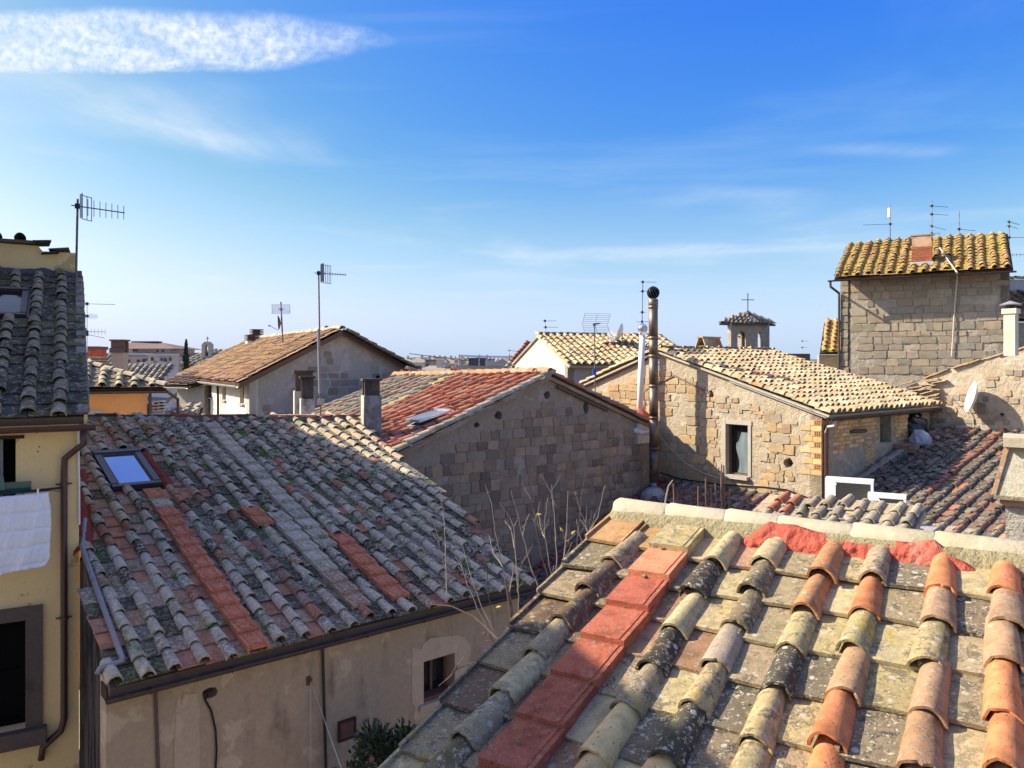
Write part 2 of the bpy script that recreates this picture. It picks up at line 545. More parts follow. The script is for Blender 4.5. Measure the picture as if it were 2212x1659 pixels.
M['soot'] = plaster('sooty render', (.30, .285, .27), (.02, .02, .02), .62, (.2, .19, .18), .3, 40, .75, .95, .2, .5)
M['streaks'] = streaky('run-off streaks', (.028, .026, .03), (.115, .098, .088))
M['gutter'] = plain('brown gutter', (.055, .034, .028), .5, .0, .45, .25, 9, .1, (.10, .07, .05), .3)
M['pipe_brown'] = plain('brown downpipe', (.075, .035, .03), .4, 0, .5, .15, 6, .05)
M['gutter_grey'] = plain('zinc gutter', (.42, .40, .37), .5, .5, .5, .2, 9, .1)
M['zinc'] = plain('zinc pipe', (.26, .24, .25), .55, .4, .5, .2, 14, .1, (.16, .12, .1), .3)
M['steel'] = plain('steel flue', (.20, .15, .115), .5, .7, .5, .15, 3, .06, (.13, .085, .06), .4)
M['steel_bright'] = plain('bright steel', (.75, .76, .78), .18, 1.0, .5, .06, 9, .02)
M['iron_dark'] = plain('dark iron', (.025, .025, .03), .45, .3, .5, .2, 12, .05)
M['mast'] = plain('mast iron', (.17, .13, .12), .6, .4, .4, .3, 14, .1, (.10, .05, .035), .45)
M['alu'] = plain('aluminium', (.62, .63, .66), .4, .8, .5, .08, 20, .02)
M['antenna_dark'] = plain('oxidised aerial', (.13, .13, .16), .5, .5, .4, .2, 20, .02)
M['wood_dark'] = plain('dark wood', (.045, .026, .02), .75, 0, .3, .3, 18, .3)
M['wood'] = plain('old wood', (.13, .085, .06), .85, 0, .2, .3, 18, .4)
M['stone_dark'] = plaster('dark stone surround', (.14, .105, .085), (.06, .05, .045), .35, (.14, .11, .095), .3, 60, .3, .93, .15, .4)
M['stone_pale'] = plaster('pale stone', (.42, .37, .30), (.25, .21, .17), .2, (.46, .41, .34), .3, 60, .2, .93, .12, .3)
M['glass_dark'] = glassy('dark glass', (.012, .013, .016), .06, .6)
M['glass_sky'] = glassy('skylight glass', (.20, .31, .60), .04, 1.0, .9)  # blue of the reflected sky is tinted into the base colour
M['glass_dull'] = glassy('dusty glass', (.20, .21, .21), .35, .5, .3)
M['hood_stone'] = plaster('sooty hood stone', (.085, .068, .055), (.03, .026, .022), .4, (.12, .095, .075), .3, 60, .3, .93, .2, .6)
M['glass_green'] = glassy('green glass', (.03, .10, .07), .1, .6)
M['black'] = plain('shadowed interior', (.008, .008, .009), .95, 0, .05, .1, 4, 0)
M['frame_brown'] = plain('brown window frame', (.055, .04, .045), .4, .2, .5, .15, 12, .05)
M['white_paint'] = plain('white enamel', (.80, .80, .80), .35, 0, .5, .03, 10, .02)
M['white_pipe'] = plain('white flue pipe', (.74, .73, .72), .4, .0, .5, .05, 10, .03)
M['grille'] = plain('grey grille', (.085, .08, .072), .6, .3, .4, .1, 60, .05)
M['cloth'] = plaster('white quilt', (.80, .80, .84), (.74, .74, .8), .1, (.82, .82, .86), .2, 60, .2, .9, .02, .15)
M['cloth_grey'] = plain('curtain', (.35, .36, .40), .9, 0, .1, .1, 30, .2)
M['twig'] = plain('pale twig bark', (.38, .315, .25), .8, 0, .25, .25, 30, .2)
M['twig_dark'] = plain('brown twig bark', (.14, .095, .075), .85, 0, .2, .3, 30, .2)
M['twig_red'] = plain('red brown stalk', (.25, .13, .085), .85, 0, .2, .25, 30, .2)
M['leaf'] = plain('camellia leaf', (.035, .055, .026), .35, 0, .5, .45, 24, .0)
M['leaf_dry'] = plain('dry leaf', (.45, .34, .10), .8, 0, .2, .3, 24, .0)
M['flower'] = plain('pink flower', (.30, .10, .09), .7, 0, .2, .3, 24, .0)
M['cypress'] = plain('cypress green', (.022, .035, .022), .8, 0, .2, .5, 3, .0)
M['wire_black'] = plain('black cable', (.01, .01, .012), .6, 0, .3, .1, 20, 0)
M['wire_pale'] = plain('pale cable', (.55, .50, .42), .6, 0, .3, .1, 20, 0)
M['rust_hatch'] = plain('rusty hatch', (.16, .075, .055), .8, 0, .2, .25, 14, .2)
M['bag_black'] = plain('black plastic', (.008, .008, .012), .28, 0, .6, .2, 9, .3)
M['bag_white'] = plain('grey white plastic', (.40, .40, .44), .4, 0, .5, .15, 9, .3)
M['bronze'] = plain('bell bronze', (.28, .32, .28), .45, .6, .5, .2, 8, .1)
M['dish_paint'] = plain('dish paint', (.72, .70, .68), .45, 0, .5, .05, 8, .02)
M['ground'] = plaster('ground', (.30, .26, .20), (.2, .17, .13), .3, (.34, .30, .24), .3, 6, .1, .95, .2, .3)
M['slate'] = plain('dark roof sheet', (.07, .075, .09), .6, 0, .3, .2, .6, .1)
M['far_roof'] = plaster('far roof', (.30, .26, .20), (.18, .16, .13), .3, (.34, .29, .21), .4, 5, .1, .95, .2, .5)
M['far_red'] = plaster('far red roof', (.22, .155, .135), (.18, .11, .1), .2, (.28, .16, .13), .3, 5, .1, .95, .15, .3)
M['far_wall'] = plaster('far wall', (.40, .35, .30), (.3, .26, .23), .2, (.42, .38, .33), .3, 5, .1, .95, .15, .2)
M['blue_box'] = plain('blue plastic', (.03, .09, .5), .5)
M['hill'] = plaster('far country', (.13, .16, .17), (.1, .13, .14), .2, (.16, .18, .18), .3, .02, .1, .95, .15, .0)
# ---------------------------------------------------------------- tiles and stones
RNG = random.Random(11)
def proj(p):
    y = max(p.y, .05)
    return (HX + FV * p.x / y, HY - FV * (p.z - CZ) / y)
def ridge_v(u):
    """picture height of the near ridge, which hides what lies behind it"""
    return 1078 + (u - 1315) * .125 if u > 1300 else 1700
NEAR_ROOF = [False]
def seen(p, m=25):
    if NEAR_ROOF[0]:
        return True
    u, v = proj(p)
    return p.y > 1 and -m < u < 2212 + m and -m < v < 1659 + m and v < ridge_v(u) + 40

def cover_meshes(r1, r2, L, th, seg, rings, tag_, rise=.92, n=5, wob=.006, lift=.03, rough_=0.0):
    """Half-round tiles, wide end down the slope, real thickness, slightly warped; the lower end rides on the tile below."""
    out = []
    rg = random.Random(sum(map(ord, tag_)) % 1000 + 5)
    for k in range(n):
        vs, fs = [], []
        ph = rg.uniform(0, 9)
        asym = rg.uniform(-.08, .08)
        for i in range(rings + 1):
            f = i / rings
            for inner in (0, 1):
                r = r1 + (r2 - r1) * f - (th if inner else 0)
                for j in range(seg + 1):
                    a = math.pi * j / seg
                    w = 1 + wob / r1 * math.sin(3 * a + ph + f * 2)
                    x = r * math.cos(a) * w * (1 + asym * math.sin(a))
                    z = r * rise * math.sin(a) * w + lift * (1 - f)
                    y = L * f + (wob * .8 * math.sin(3.1 * a + ph * 2) if i == 0 else 0)
                    if rough_:
                        nv = noise.noise_vector((x * 16 + ph * 7, y * 9, z * 16)) * rough_
                        x += nv.x; z += nv.z
                        if i == 0:
                            y += max(0, noise.noise((a * 2.6 + ph * 3, k * 5.1, 2)) - .18) * rough_ * 8
                    vs.append((x, y, z))
        st = 2 * (seg + 1)
        for i in range(rings):
            for j in range(seg):
                a = i * st + j; b = a + 1
                fs.append((a, a + st, b + st, b))
                c = i * st + seg + 1 + j; d = c + 1
                fs.append((c, d, d + st, c + st))
        for i, up in ((0, 0), (rings, 1)):
            for j in range(seg):
                a = i * st + j; b = a + 1; c = a + seg + 1; d = c + 1
                fs.append((a, b, d, c) if not up else (a, c, d, b))
        for i in range(rings):
            for j in (0, seg):
                a = i * st + j; c = a + seg + 1
                q = (a, c, c + st, a + st)
                fs.append(q if j == 0 else q[::-1])
        me = bpy.data.meshes.new('cover_tile_' + tag_)
        me.from_pydata(vs, [], fs)
        bm = bmesh.new(); bm.from_mesh(me); bmesh.ops.recalc_face_normals(bm, faces=bm.faces)
        for e in bm.edges:
            if len(e.link_faces) == 2 and e.calc_face_angle(0) > .9:
                e.smooth = False
        bm.to_mesh(me); bm.free()
        me.shade_smooth()
        for e in me.edges:
            pass
        me.set_sharp_from_angle(angle=R(48))
        out.append(me)
    return out
def flat_meshes(w, L, th, tag_, lips=.0, n=4, lift=.02, wob=.004, taper=.0):
    out = []
    rg = random.Random(sum(map(ord, tag_)) % 1000 + 9)
    for k in range(n):
        m = MB()
        j = lambda: rg.uniform(-wob, wob)
        hw = w / 2
        def prism(x0, x1, z0, z1):
            vs = []
            for (x, y) in ((x0, 0), (x1, 0), (x1, L), (x0, L)):
                lf = lift * (1 - y / L)
                vs.append((x + j(), y + (j() * 2 if y == 0 else 0), z0 + lf))
            for i in range(4):
                x, y, z = vs[i]
                vs.append((x, y, z + z1 - z0 + j() * .4))
            m.add(vs, [(3, 2, 1, 0), (4, 5, 6, 7), (0, 1, 5, 4), (1, 2, 6, 5), (2, 3, 7, 6), (3, 0, 4, 7)])
        prism(-hw, hw, 0, th)
        if lips > 0:
            prism(-hw, -hw + .022, th * .9, th + lips)
            prism(hw - .022, hw, th * .9, th + lips)
        if lips < 0:       # turned over: the lips hang down and the slab stands high, with two bosses
            prism(-hw, -hw + .03, lips, th * .5)
            prism(hw - .03, hw, lips, th * .5)
        out.append(m.mesh('flat_tile_' + tag_))
    return out
def red_flat_meshes(w, L, th, drop, tag_, bosses):
    """A flat tile laid upside down as a cover, its turned-down edges showing."""
    out = []
    for k in range(3):
        m = MB(); hw = w / 2; lift = .055
        fr = Frame((0, 0, 0), (1, 0, 0), (0, L, -lift))
        LL = math.hypot(L, lift)
        m.box(fr, -hw, hw, 0, LL, lift - .0, lift + th)
        m.box(fr, -hw, -hw + .028, 0, LL, lift - drop, lift + .001)
        m.box(fr, hw - .028, hw, 0, LL, lift - drop, lift + .001)
        m.box(fr, -hw + .028, hw - .028, .0, .02, lift - drop * .55, lift + .001)
        if bosses:
            m.box(fr, hw - .075, hw - .055, .02, LL * .8, lift + th - .001, lift + th + .010)
            m.box(fr, -hw + .055, -hw + .075, .02, LL * .8, lift + th - .001, lift + th + .010)
            m.box(fr, -hw + .055, hw - .055, .035, .055, lift + th - .001, lift + th + .008)
        else:
            m.box(fr, hw - .05, hw - .03, .0, LL, lift + th - .001, lift + th + .005)
        me = m.mesh('flat_cover_' + tag_)
        out.append(me)
    return out

def field(name, items, mat, parent, lim):
    """items: (mesh, Matrix, colour rgba). The ones in view and largest become objects, the rest one joined mesh."""
    def key(it):
        p = it[1].translation
        return (0 if seen(p) else 1, (p - Vector((0, 0, CZ))).length)
    items = sorted(items, key=key)
    one = [it for it in items[:lim] if seen(it[1].translation)]
    rest = items[len(one):]
    for me, Mx, c in one:
        if not me.materials:
            me.materials.append(mat)
        m2 = me
        if me.materials[0] != mat:
            kk = me.name + '|' + mat.name
            m2 = bpy.data.meshes.get(kk[:60])
            if m2 is None:
                m2 = me.copy(); m2.name = kk[:60]; m2.materials.clear(); m2.materials.append(mat)
        o = bpy.data.objects.new(name, m2)
        o.color = c
        put(o, parent, Mx)
    if rest:
        vs, fs, cs = [], [], []
        for me, Mx, c in rest:
            k = len(vs)
            vs += [tuple(Mx @ v.co) for v in me.vertices]
            fs += [tuple(i + k for i in p.vertices) for p in me.polygons]
            cs += [c] * len(me.vertices)
        me = bpy.data.meshes.new(name + '_field')
        me.from_pydata(vs, [], fs)
        at = me.color_attributes.new('tcol', 'FLOAT_COLOR', 'POINT')
        at.data.foreach_set('color', [x for c in cs for x in c])
        me.shade_smooth()
        me.set_sharp_from_angle(angle=R(48))
        me.materials.append(mat)
        o = bpy.data.objects.new(name + 's_beyond', me)
        o.color = (0, 0, 0, .85)
        o['kind'] = 'stuff'
        put(o, parent)

def jit(c, rg, v=.14):
    k = 1 + rg.uniform(-v, v)
    return (c[0] * k * (1 + rg.uniform(-.05, .05)), c[1] * k, c[2] * k * (1 + rg.uniform(-.06, .06)), c[3] if len(c) > 3 else 1.0)

def tile_roof(parent, fr, poly, sp, ex, mat, colfn, seed=1, cseg=8, rings=1, rw=.27, hi=False, s_off=0.0, lim=300, rough=1.0,
              cover=True, skip=None, tagn=None, trow=0.0, stag=.25):
    """Rows of flat pans with half-round covers over their joints, tile by tile."""
    rg = random.Random(seed)
    tagn = tagn or str(seed)
    L = ex * 1.28
    cm = cover_meshes(sp * rw * 1.06, sp * rw * .86, L, .016 if not hi else .014, cseg, rings, 'c' + tagn, 1.08 if hi else .98, 14 if hi else 7, .0025 * rough + (.001 if hi else 0), .034, .0045 if hi else .0)
    fm = flat_meshes(sp * .93, L, .024 if hi else .018, 'f' + tagn, .022 if hi else .0, 8 if hi else 5, .042 if hi else .026, .005 * rough)
    rm = red_flat_meshes(sp * .86, L, .02, .07, 'r' + tagn, not hi)
    ss = [p[0] for p in poly]; ts = [p[1] for p in poly]
    i0, i1 = math.floor((min(ss) - s_off) / sp) - 1, math.ceil((max(ss) - s_off) / sp) + 1
    j1 = math.ceil(max(ts) / ex) + 1
    flats, covers, reds = [], [], []
    for i in range(i0, i1):
        coff = rg.uniform(-stag, stag) * ex
        cxo = rg.uniform(-.012, .012) * rough
        for j in range(-1, j1):
            sag = .018 * rough * math.sin(i * .9 + j * .35) + .012 * rough * math.sin(j * .8 - i * .4)
            s, t = s_off + (i + .5) * sp, trow + j * ex
            if inpoly(s, t + ex * .45, poly):
                c = colfn('flat', i, j, s, t, rg)
                if c and not (skip and skip(s, t + ex * .5)):
                    flats.append((rg.choice(fm), fr.mat(s + rg.uniform(-.008, .008) * rough, t + rg.uniform(-.012, .012) * rough, max(0, sag + .02) + rg.uniform(0, .006) * rough, rot=rg.uniform(-.014, .014) * rough), jit(c, rg)))
            if not cover:
                continue
            s, t = s_off + i * sp, trow + j * ex + coff
            if inpoly(s, t + ex * .45, poly):
                c = colfn('cover', i, j, s, t, rg)
                if c and not (skip and skip(s, t + ex * .5)):
                    if c[0] == 'flat':
                        reds.append((rg.choice(rm), fr.mat(s, trow + j * ex + rg.uniform(-.01, .01), .075 + max(0, sag), rot=rg.uniform(-.02, .02)), jit(c[1], rg, .06)))
                    else:
                        wdt = rg.uniform(.92, 1.06)
                        covers.append((rg.choice(cm), fr.mat(s + cxo + rg.uniform(-.012, .012) * rough, t + rg.uniform(-.02, .02) * rough, .022 + max(0, sag + .015) + rg.uniform(0, .010) * rough, wdt, 1, rg.uniform(.9, 1.1), rot=(rg.uniform(-.03, .03) if rg.random() > .035 else rg.uniform(-.16, .16)) * rough), jit(c, rg)))
    field('flat_tile', flats, mat, parent, lim)
    if covers:
        field('cover_tile', covers, mat, parent, lim)
    if reds:
        field('upturned_flat_tile', reds, mat, parent, lim)

def ridge_row(parent, p0, p1, mat, cols, r=.11, L=.40, seed=3, up=None, lim=60, name='ridge_tile', drop=.0):
    """Half-round tiles laid end to end along a ridge, hip or verge."""
    rg = random.Random(seed)
    p0, p1 = Vector(p0), Vector(p1)
    d = p1 - p0
    n = max(1, round(d.length / L))
    cm = cover_meshes(r, r * .86, L * 1.12, .016, 9, 1, 'rg' + str(seed), .9, 4, .003, .02)
    y = d.normalized()
    x = y.cross(Vector(up) if up else Vector((0, 0, 1))).normalized()
    z = x.cross(y)
    its = []
    for k in range(n):
        Mx = Matrix.Identity(4)
        Mx.col[0][:3] = x; Mx.col[1][:3] = y; Mx.col[2][:3] = z
        Mx.translation = p0 + d * (k / n) + z * (rg.uniform(-.006, .008) - drop)
        Mx = Mx @ Matrix.Rotation(rg.uniform(-.02, .02), 4, 'Z')
        its.append((rg.choice(cm), Mx, jit(rg.choice(cols), rg)))
    field(name, its, mat, parent, lim)

def block_meshes(tag_, n=8, rough=.09, seed=4):
    out = []
    rg = random.Random(seed)
    for k in range(n):
        j = lambda: rg.uniform(-rough, rough)
        base = [(-.5, -.43), (-.46, -.5), (0, -.5), (.46, -.5), (.5, -.43), (.5, 0), (.5, .43), (.46, .5), (0, .5), (-.46, .5), (-.5, .43), (-.5, 0)]
        o = [(a + j() * .5, b + j() * .7) for a, b in base]
        vs = [(a, b, 0) for a, b in o] + [(a * .99, b * .985, .7 + j()) for a, b in o] + [(a * .95, b * .92, 1 + j()) for a, b in o]
        N = len(o)
        fs = []
        for r in range(2):
            for i in range(N):
                a, b = r * N + i, r * N + (i + 1) % N
                fs.append((a, b, b + N, a + N))
        vs.append((j(), j(), 1.02 + j()))
        for i in range(N):
            fs.append((2 * N + i, 2 * N + (i + 1) % N, 3 * N))
        m = MB(); m.add(vs, fs)
        out.append(m.mesh('block_' + tag_, fix=True))
    return out
BLOCKS = block_meshes('rough', 14, .11)
BRICKS = block_meshes('brick', 5, .03, 7)

def stone_wall(parent, fr, poly, hh, ww, proud, cols, mat, seed=1, gap=.025, skip=.0, holes=(), name='stone_block', lim=300, meshes=None,
               skipfn=None, margin=.06, b0=None, bond=None, noisy=0.0):
    rg = random.Random(seed)
    meshes = meshes or BLOCKS
    b = min(p[1] for p in poly) if b0 is None else b0
    top = max(p[1] for p in poly)
    a0, a1 = min(p[0] for p in poly), max(p[0] for p in poly)
    its = []
    row = 0
    while b < top:
        h = rg.uniform(*hh)
        a = a0 - (rg.uniform(0, ww[1]) if bond is None else (bond * (row % 2)))
        while a < a1:
            w = rg.uniform(*ww)
            ca, cb = a + w / 2, b + h / 2
            ok = all(inpoly(ca + sx * (w / 2 + margin * .5), cb + sy * (h / 2 + margin * .5), poly) for sx in (-1, 1) for sy in (-1, 1))
            if ok:
                for (x0, x1, y0, y1) in holes:
                    if ca + w / 2 > x0 - .02 and ca - w / 2 < x1 + .02 and cb + h / 2 > y0 - .02 and cb - h / 2 < y1 + .02:
                        ok = False
            if ok and rg.random() >= skip and not (skipfn and skipfn(ca, cb, rg)):
                d = proud * rg.uniform(.55, 1.25)
                k3 = rg.uniform(.8, 1.2)
                its.append((rg.choice(meshes), fr.mat(ca + rg.uniform(-noisy, noisy), cb + rg.uniform(-noisy, noisy), -.004, w - gap * rg.uniform(.7, 1.6), h - gap * rg.uniform(.7, 1.5), d, rot=rg.uniform(-.02, .02) * (1 + noisy * 40)), jit(rg.choice(cols), rg, .15)))
            a += w
        b += h
        row += 1
    field(name, its, mat, parent, lim)

def window_rect(fr, pts):
    q = [fr.hit(*p) for p in pts]
    xs = sorted(p[0] for p in q); ys = sorted(p[1] for p in q)
    k = len(q) // 2
    return sum(xs[:k]) / k, sum(xs[k:]) / k, sum(ys[:k]) / k, sum(ys[k:]) / k

def gutter(parent, p0, p1, r, mat, out, name='gutter', bracket=1.2):
    """Half-round gutter with turned rim and brackets."""
    p0, p1, out = Vector(p0), Vector(p1), Vector(out).normalized()
    n = 8
    prof = []
    for i in range(n + 1):
        a = math.pi * i / n
        prof.append(-out * math.cos(a) * r + Vector((0, 0, -math.sin(a) * r)))
    inn = [q * .86 for q in prof][::-1]
    rim = prof + inn
    m = MB()
    N = len(rim)
    vs = [p0 + q for q in rim] + [p1 + q for q in rim]
    fs = [(i, (i + 1) % N, (i + 1) % N + N, i + N) for i in range(N)]
    fs += [tuple(range(N)), tuple(range(2 * N - 1, N - 1, -1))]
    m.add(vs, fs)
    m.tube([p0 + out * r, p1 + out * r], r * .16, 6)
    g = m.build(name, mat, parent)
    d = p1 - p0
    k = max(1, int(d.length / bracket))
    for i in range(k):
        q = p0 + d * ((i + .5) / k)
        b = MB()
        b.tube([q + x * 1.07 for x in prof], r * .10, 4)
        b.tube([q + out * r * 1.05 + Vector((0, 0, .005)), q - out * (r * 1.0)], r * .10, 4)
        b.build('gutter_bracket', mat, g)
    return g

def elements(m, c, boom, n, step0, step, axis, ln, r):
    for i in range(n):
        q = c + boom * (step0 + i * step)
        m.tube([q - axis * ln * (1 - .03 * i), q + axis * ln * (1 - .03 * i)], r, 4)

def aerial(name, label, base, h, arms, r=.018, group=None, mat='mast', lean=(0, 0), amat='antenna_dark'):
    """A roof mast with its booms. arms: (height, direction, length, elements, element half length, axis, reflector)"""
    base = Vector(base)
    t = thing(name, label, 'antenna', base, group)
    top = base + Vector((lean[0], lean[1], h))
    MB().tube([base - Vector((0, 0, .05)), (base + top) / 2, top], r, 7).build('mast', M[mat], t)
    for (hh, d, ln, ne, el, ax, refl) in arms:
        c = base + (top - base) * (hh / h)
        d = Vector(d).normalized()
        axv = Vector((0, 0, 1)) if ax == 'v' else d.cross(Vector((0, 0, 1))).normalized()
        MB().tube([c - d * .12, c + d * ln], r * .55, 5).build('boom', M[amat], t)
        MB().box(Frame(c, d.cross(Vector((0, 0, 1))), (0, 0, 1)), -.035, .035, -.05, .05, -.04, .04).build('clamp', M['iron_dark'], t)
        m = MB()
        elements(m, c, d, ne, ln * .22, ln * .76 / max(1, ne - 1), axv, el, r * .3)
        m.build('director_rods', M[amat], t)
        if refl:
            rh, rw, rows = refl
            side = d.cross(Vector((0, 0, 1))).normalized()
            if ax == 'v':
                for sg in (-1, 1):
                    g = MB()
                    o0 = c + d * .06 + side * sg * .03
                    w = (side * sg * .8 + d * .55).normalized() * rw
                    for k in range(rows):
                        q = o0 + w * (.1 + .9 * k / (rows - 1))
                        g.tube([q - Vector((0, 0, rh)), q + Vector((0, 0, rh))], r * .36, 4)
                    for zz in (-1, 1):
                        g.tube([o0 + w * .08 + Vector((0, 0, rh * zz)), o0 + w * 1.02 + Vector((0, 0, rh * zz))], r * .45, 4)
                    g.build('reflector_grid', M[amat], t)
            else:
                for sg in (-1, 1):
                    g = MB()
                    o0 = c + d * .04
                    w = (Vector((0, 0, sg * .8)) + d * .55).normalized() * rh
                    for k in range(rows):
                        q = o0 + w * (.12 + .88 * k / (rows - 1))
                        g.tube([q - side * rw, q + side * rw], r * .40, 4)
                    for s2 in (-1, 0, 1):
                        g.tube([o0 + side * rw * s2 * .95, o0 + side * rw * s2 * .95 + w], r * .4, 4)
                    g.build('reflector_grid', M['alu'], t)
    return t

def chimney_hood(parent, fr, a0, a1, d0, d1, b0, b1, mat, cap=.06, ov=.06, lean=.14):
    """Leaning slabs under a flat cap, open at both ends."""
    m = MB()
    for (da, db, sg) in ((d0, d0 + (d1 - d0) * lean, 1), (d1, d1 - (d1 - d0) * lean, -1)):
        m.add([fr.pt(a0, b0, da), fr.pt(a1, b0, da), fr.pt(a1 - (a1 - a0) * .06, b1, db), fr.pt(a0 + (a1 - a0) * .06, b1, db),
               fr.pt(a0, b0, da + sg * .05), fr.pt(a1, b0, da + sg * .05), fr.pt(a1 - (a1 - a0) * .06, b1, db + sg * .05), fr.pt(a0 + (a1 - a0) * .06, b1, db + sg * .05)],
              [(0, 1, 2, 3), (7, 6, 5, 4), (0, 4, 5, 1), (1, 5, 6, 2), (2, 6, 7, 3), (3, 7, 4, 0)])
    m.build('hood_slab', mat, parent)
    for sa in (a0, a1):
        k = MB()
        mid = (d0 + d1) / 2
        s0 = sa + (.0 if sa == a0 else -.05)
        for (x0, x1) in ((d0, d0 + (d1 - d0) * .2), (d1 - (d1 - d0) * .2, d1)):
            sgn = 1 if x0 == d0 else -1
            k.box(fr, s0, s0 + .05, b0, b1 - .0, x0 + sgn * (d1 - d0) * lean * .9, x1 if sgn > 0 else x1 - (d1 - d0) * lean * .9)
        k.build('hood_side', mat, parent)
    MB().box(fr, a0 - ov, a1 + ov, b1 + .001, b1 + cap, d0 + (d1 - d0) * lean - ov, d1 - (d1 - d0) * lean + ov).build('cap', mat, parent)
# ---------------------------------------------------------------- ground and far country
MB().quad(P3(-3000, -3000, -CZ), P3(3000, -3000, -CZ), P3(3000, 5000, -CZ), P3(-3000, 5000, -CZ)).build('ground', M['ground'])['kind'] = 'structure'

# ---------------------------------------------------------------- the near roof
h = 1.3
r_dir = Vector((.8395, -.543, 0)).normalized(); d_dir = Vector((r_dir.y, -r_dir.x, 0))
NS = .318; nc = math.cos(math.atan(NS)); nsn = math.sin(math.atan(NS))
R0 = P3(.586 * h, 4.551 * h, -h)
up_n = Vector((-d_dir.x * nc, -d_dir.y * nc, nsn))
NLEN = 3.55                      # slope length built below the ridge
near = thing('near_house', 'house whose lichen-spotted clay tile roof has one row of smooth red flat tiles', 'house', (R0.x + 1.5, R0.y - 2.0, 0))
nfr = Frame(R0 - up_n * NLEN, r_dir, up_n)      # a: along ridge, b: up the slope
deck = slab('roof', rect(-.02, 4.3, -.05, NLEN), [], nfr, .09, M['stone_dark'], near, -.012)
SPN, EXN = .2517 * h, .276 * h
TOPJ = round(NLEN / EXN)
W_ = 1.0
BEI = (.46, .37, .195, .8); PAL = (.53, .43, .24, .6); DRK = (.10, .088, .07, 1.0); OLV = (.26, .21, .12, .9); GRY = (.36, .29, .18, .8)
ORN = (.60, .235, .105, .16); ORL = (.50, .25, .12, .55); BRN = (.41, .26, .155, .35); YEL = (.64, .46, .23, .12); BRD = (.17, .12, .08, .55)
RED = (.40, .125, .078, .22); LIT_RED = (.60, .25, .14, .16); PNK = (.46, .36, .27, .35)
NEAR_COLS = {
    0: [BEI, GRY, BRD, BRD, GRY, PAL, GRY, OLV, GRY, GRY],
    1: [('flat', BEI), ('flat', LIT_RED)] + [('flat', RED)] * 9,  # second tile's lighter red has sunlight painted into its colour
    2: [PAL, DRK, PAL, DRK, GRY, YEL, YEL, YEL, YEL, YEL],
    3: [PAL, OLV, OLV, PNK, BEI, DRK, YEL, YEL, YEL, YEL],
    4: [ORL, ORL, BEI, DRK, BEI, BEI, DRK, PNK, ORL, BEI],
    5: [GRY, ORN, BEI, BRN, ORN, ORN, BRN, ORN, BRN, ORN],
    6: [ORN, BRN, BEI, BRN, BRN, BRN, ORN, BRN, ORN, BRN],
    7: [ORN, BRN, BRN, ORN, ORN, BRN, ORN, BRN, ORN, ORN],
}
def near_col(kind, i, j, s, t, rg):
    k = TOPJ - 1 - j
    if kind == 'cover':
        lst = NEAR_COLS.get(i)
        if lst:
            return lst[max(0, min(k, len(lst) - 1))]
        return rg.choice([BEI, ORN, BRN, DRK, BRN])
    if i <= 0:
        return rg.choice([GRY, OLV, GRY, BRD, PAL]) if k > 0 else (.42, .26, .12, .3)
    if i in (1, 2) and rg.random() < .45:
        return rg.choice([(.36, .13, .09, .2), (.40, .24, .16, .5), (.34, .2, .12, .5), (.52, .43, .24, .2)])
    return rg.choice([BEI, BEI, (.36, .29, .17, .85), GRY, BEI, PAL, PAL, (.22, .18, .12, 1.0)])
NEAR_ROOF[0] = True
tile_roof(deck, nfr, rect(-.03, 4.2, 0, NLEN - .10), SPN, EXN, M['tile_near'], near_col, seed=21, cseg=14, rings=5, rw=.254, hi=True, s_off=.265, rough=1.25, tagn='near')
NEAR_ROOF[0] = False
# edge strip of the verge and the wall under it
MB().box(nfr, -.075, -.035, 0, NLEN, -.09, .062).build('verge_edge', M['mortar_near'], deck)
# ridge: mortar bed and heavy round caps
rb = Frame(R0 - d_dir * .15 + Vector((0, 0, .045)), r_dir)
mb = MB()
rg = random.Random(5)
N = 60
vs = []
for i in range(N + 1):
    a = -.02 + 4.2 * i / N
    lo = -.03 - .05 * noise.noise((a * 6, 1.3, 0)) - (.07 if abs(((a - .265) / SPN) % 1 - .5) < .3 else 0)
    for (b, d) in ((lo - .08, .175), (lo + .03, .150), (.095, .128 + .012 * noise.noise((a * 9, 4, 1))), (.14, .06), (.12, -.1), (-.10, -.16)):
        vs.append(rb.pt(a, b, d + .008 * noise.noise((a * 14, b * 20, 2))))
fs = []
for i in range(N):
    for j in range(5):
        k = i * 6 + j
        fs.append((k, k + 6, k + 7, k + 1))
fs.append((5, 4, 3, 2, 1, 0)); fs.append(tuple(range(N * 6, N * 6 + 6)))
mb.add(vs, fs)
bed = mb.build('ridge_mortar', M['mortar_near'], near, True)
caps = [-.02, .40, .85, 1.22, 1.70, 2.18, 2.66, 3.14, 3.62, 4.1]
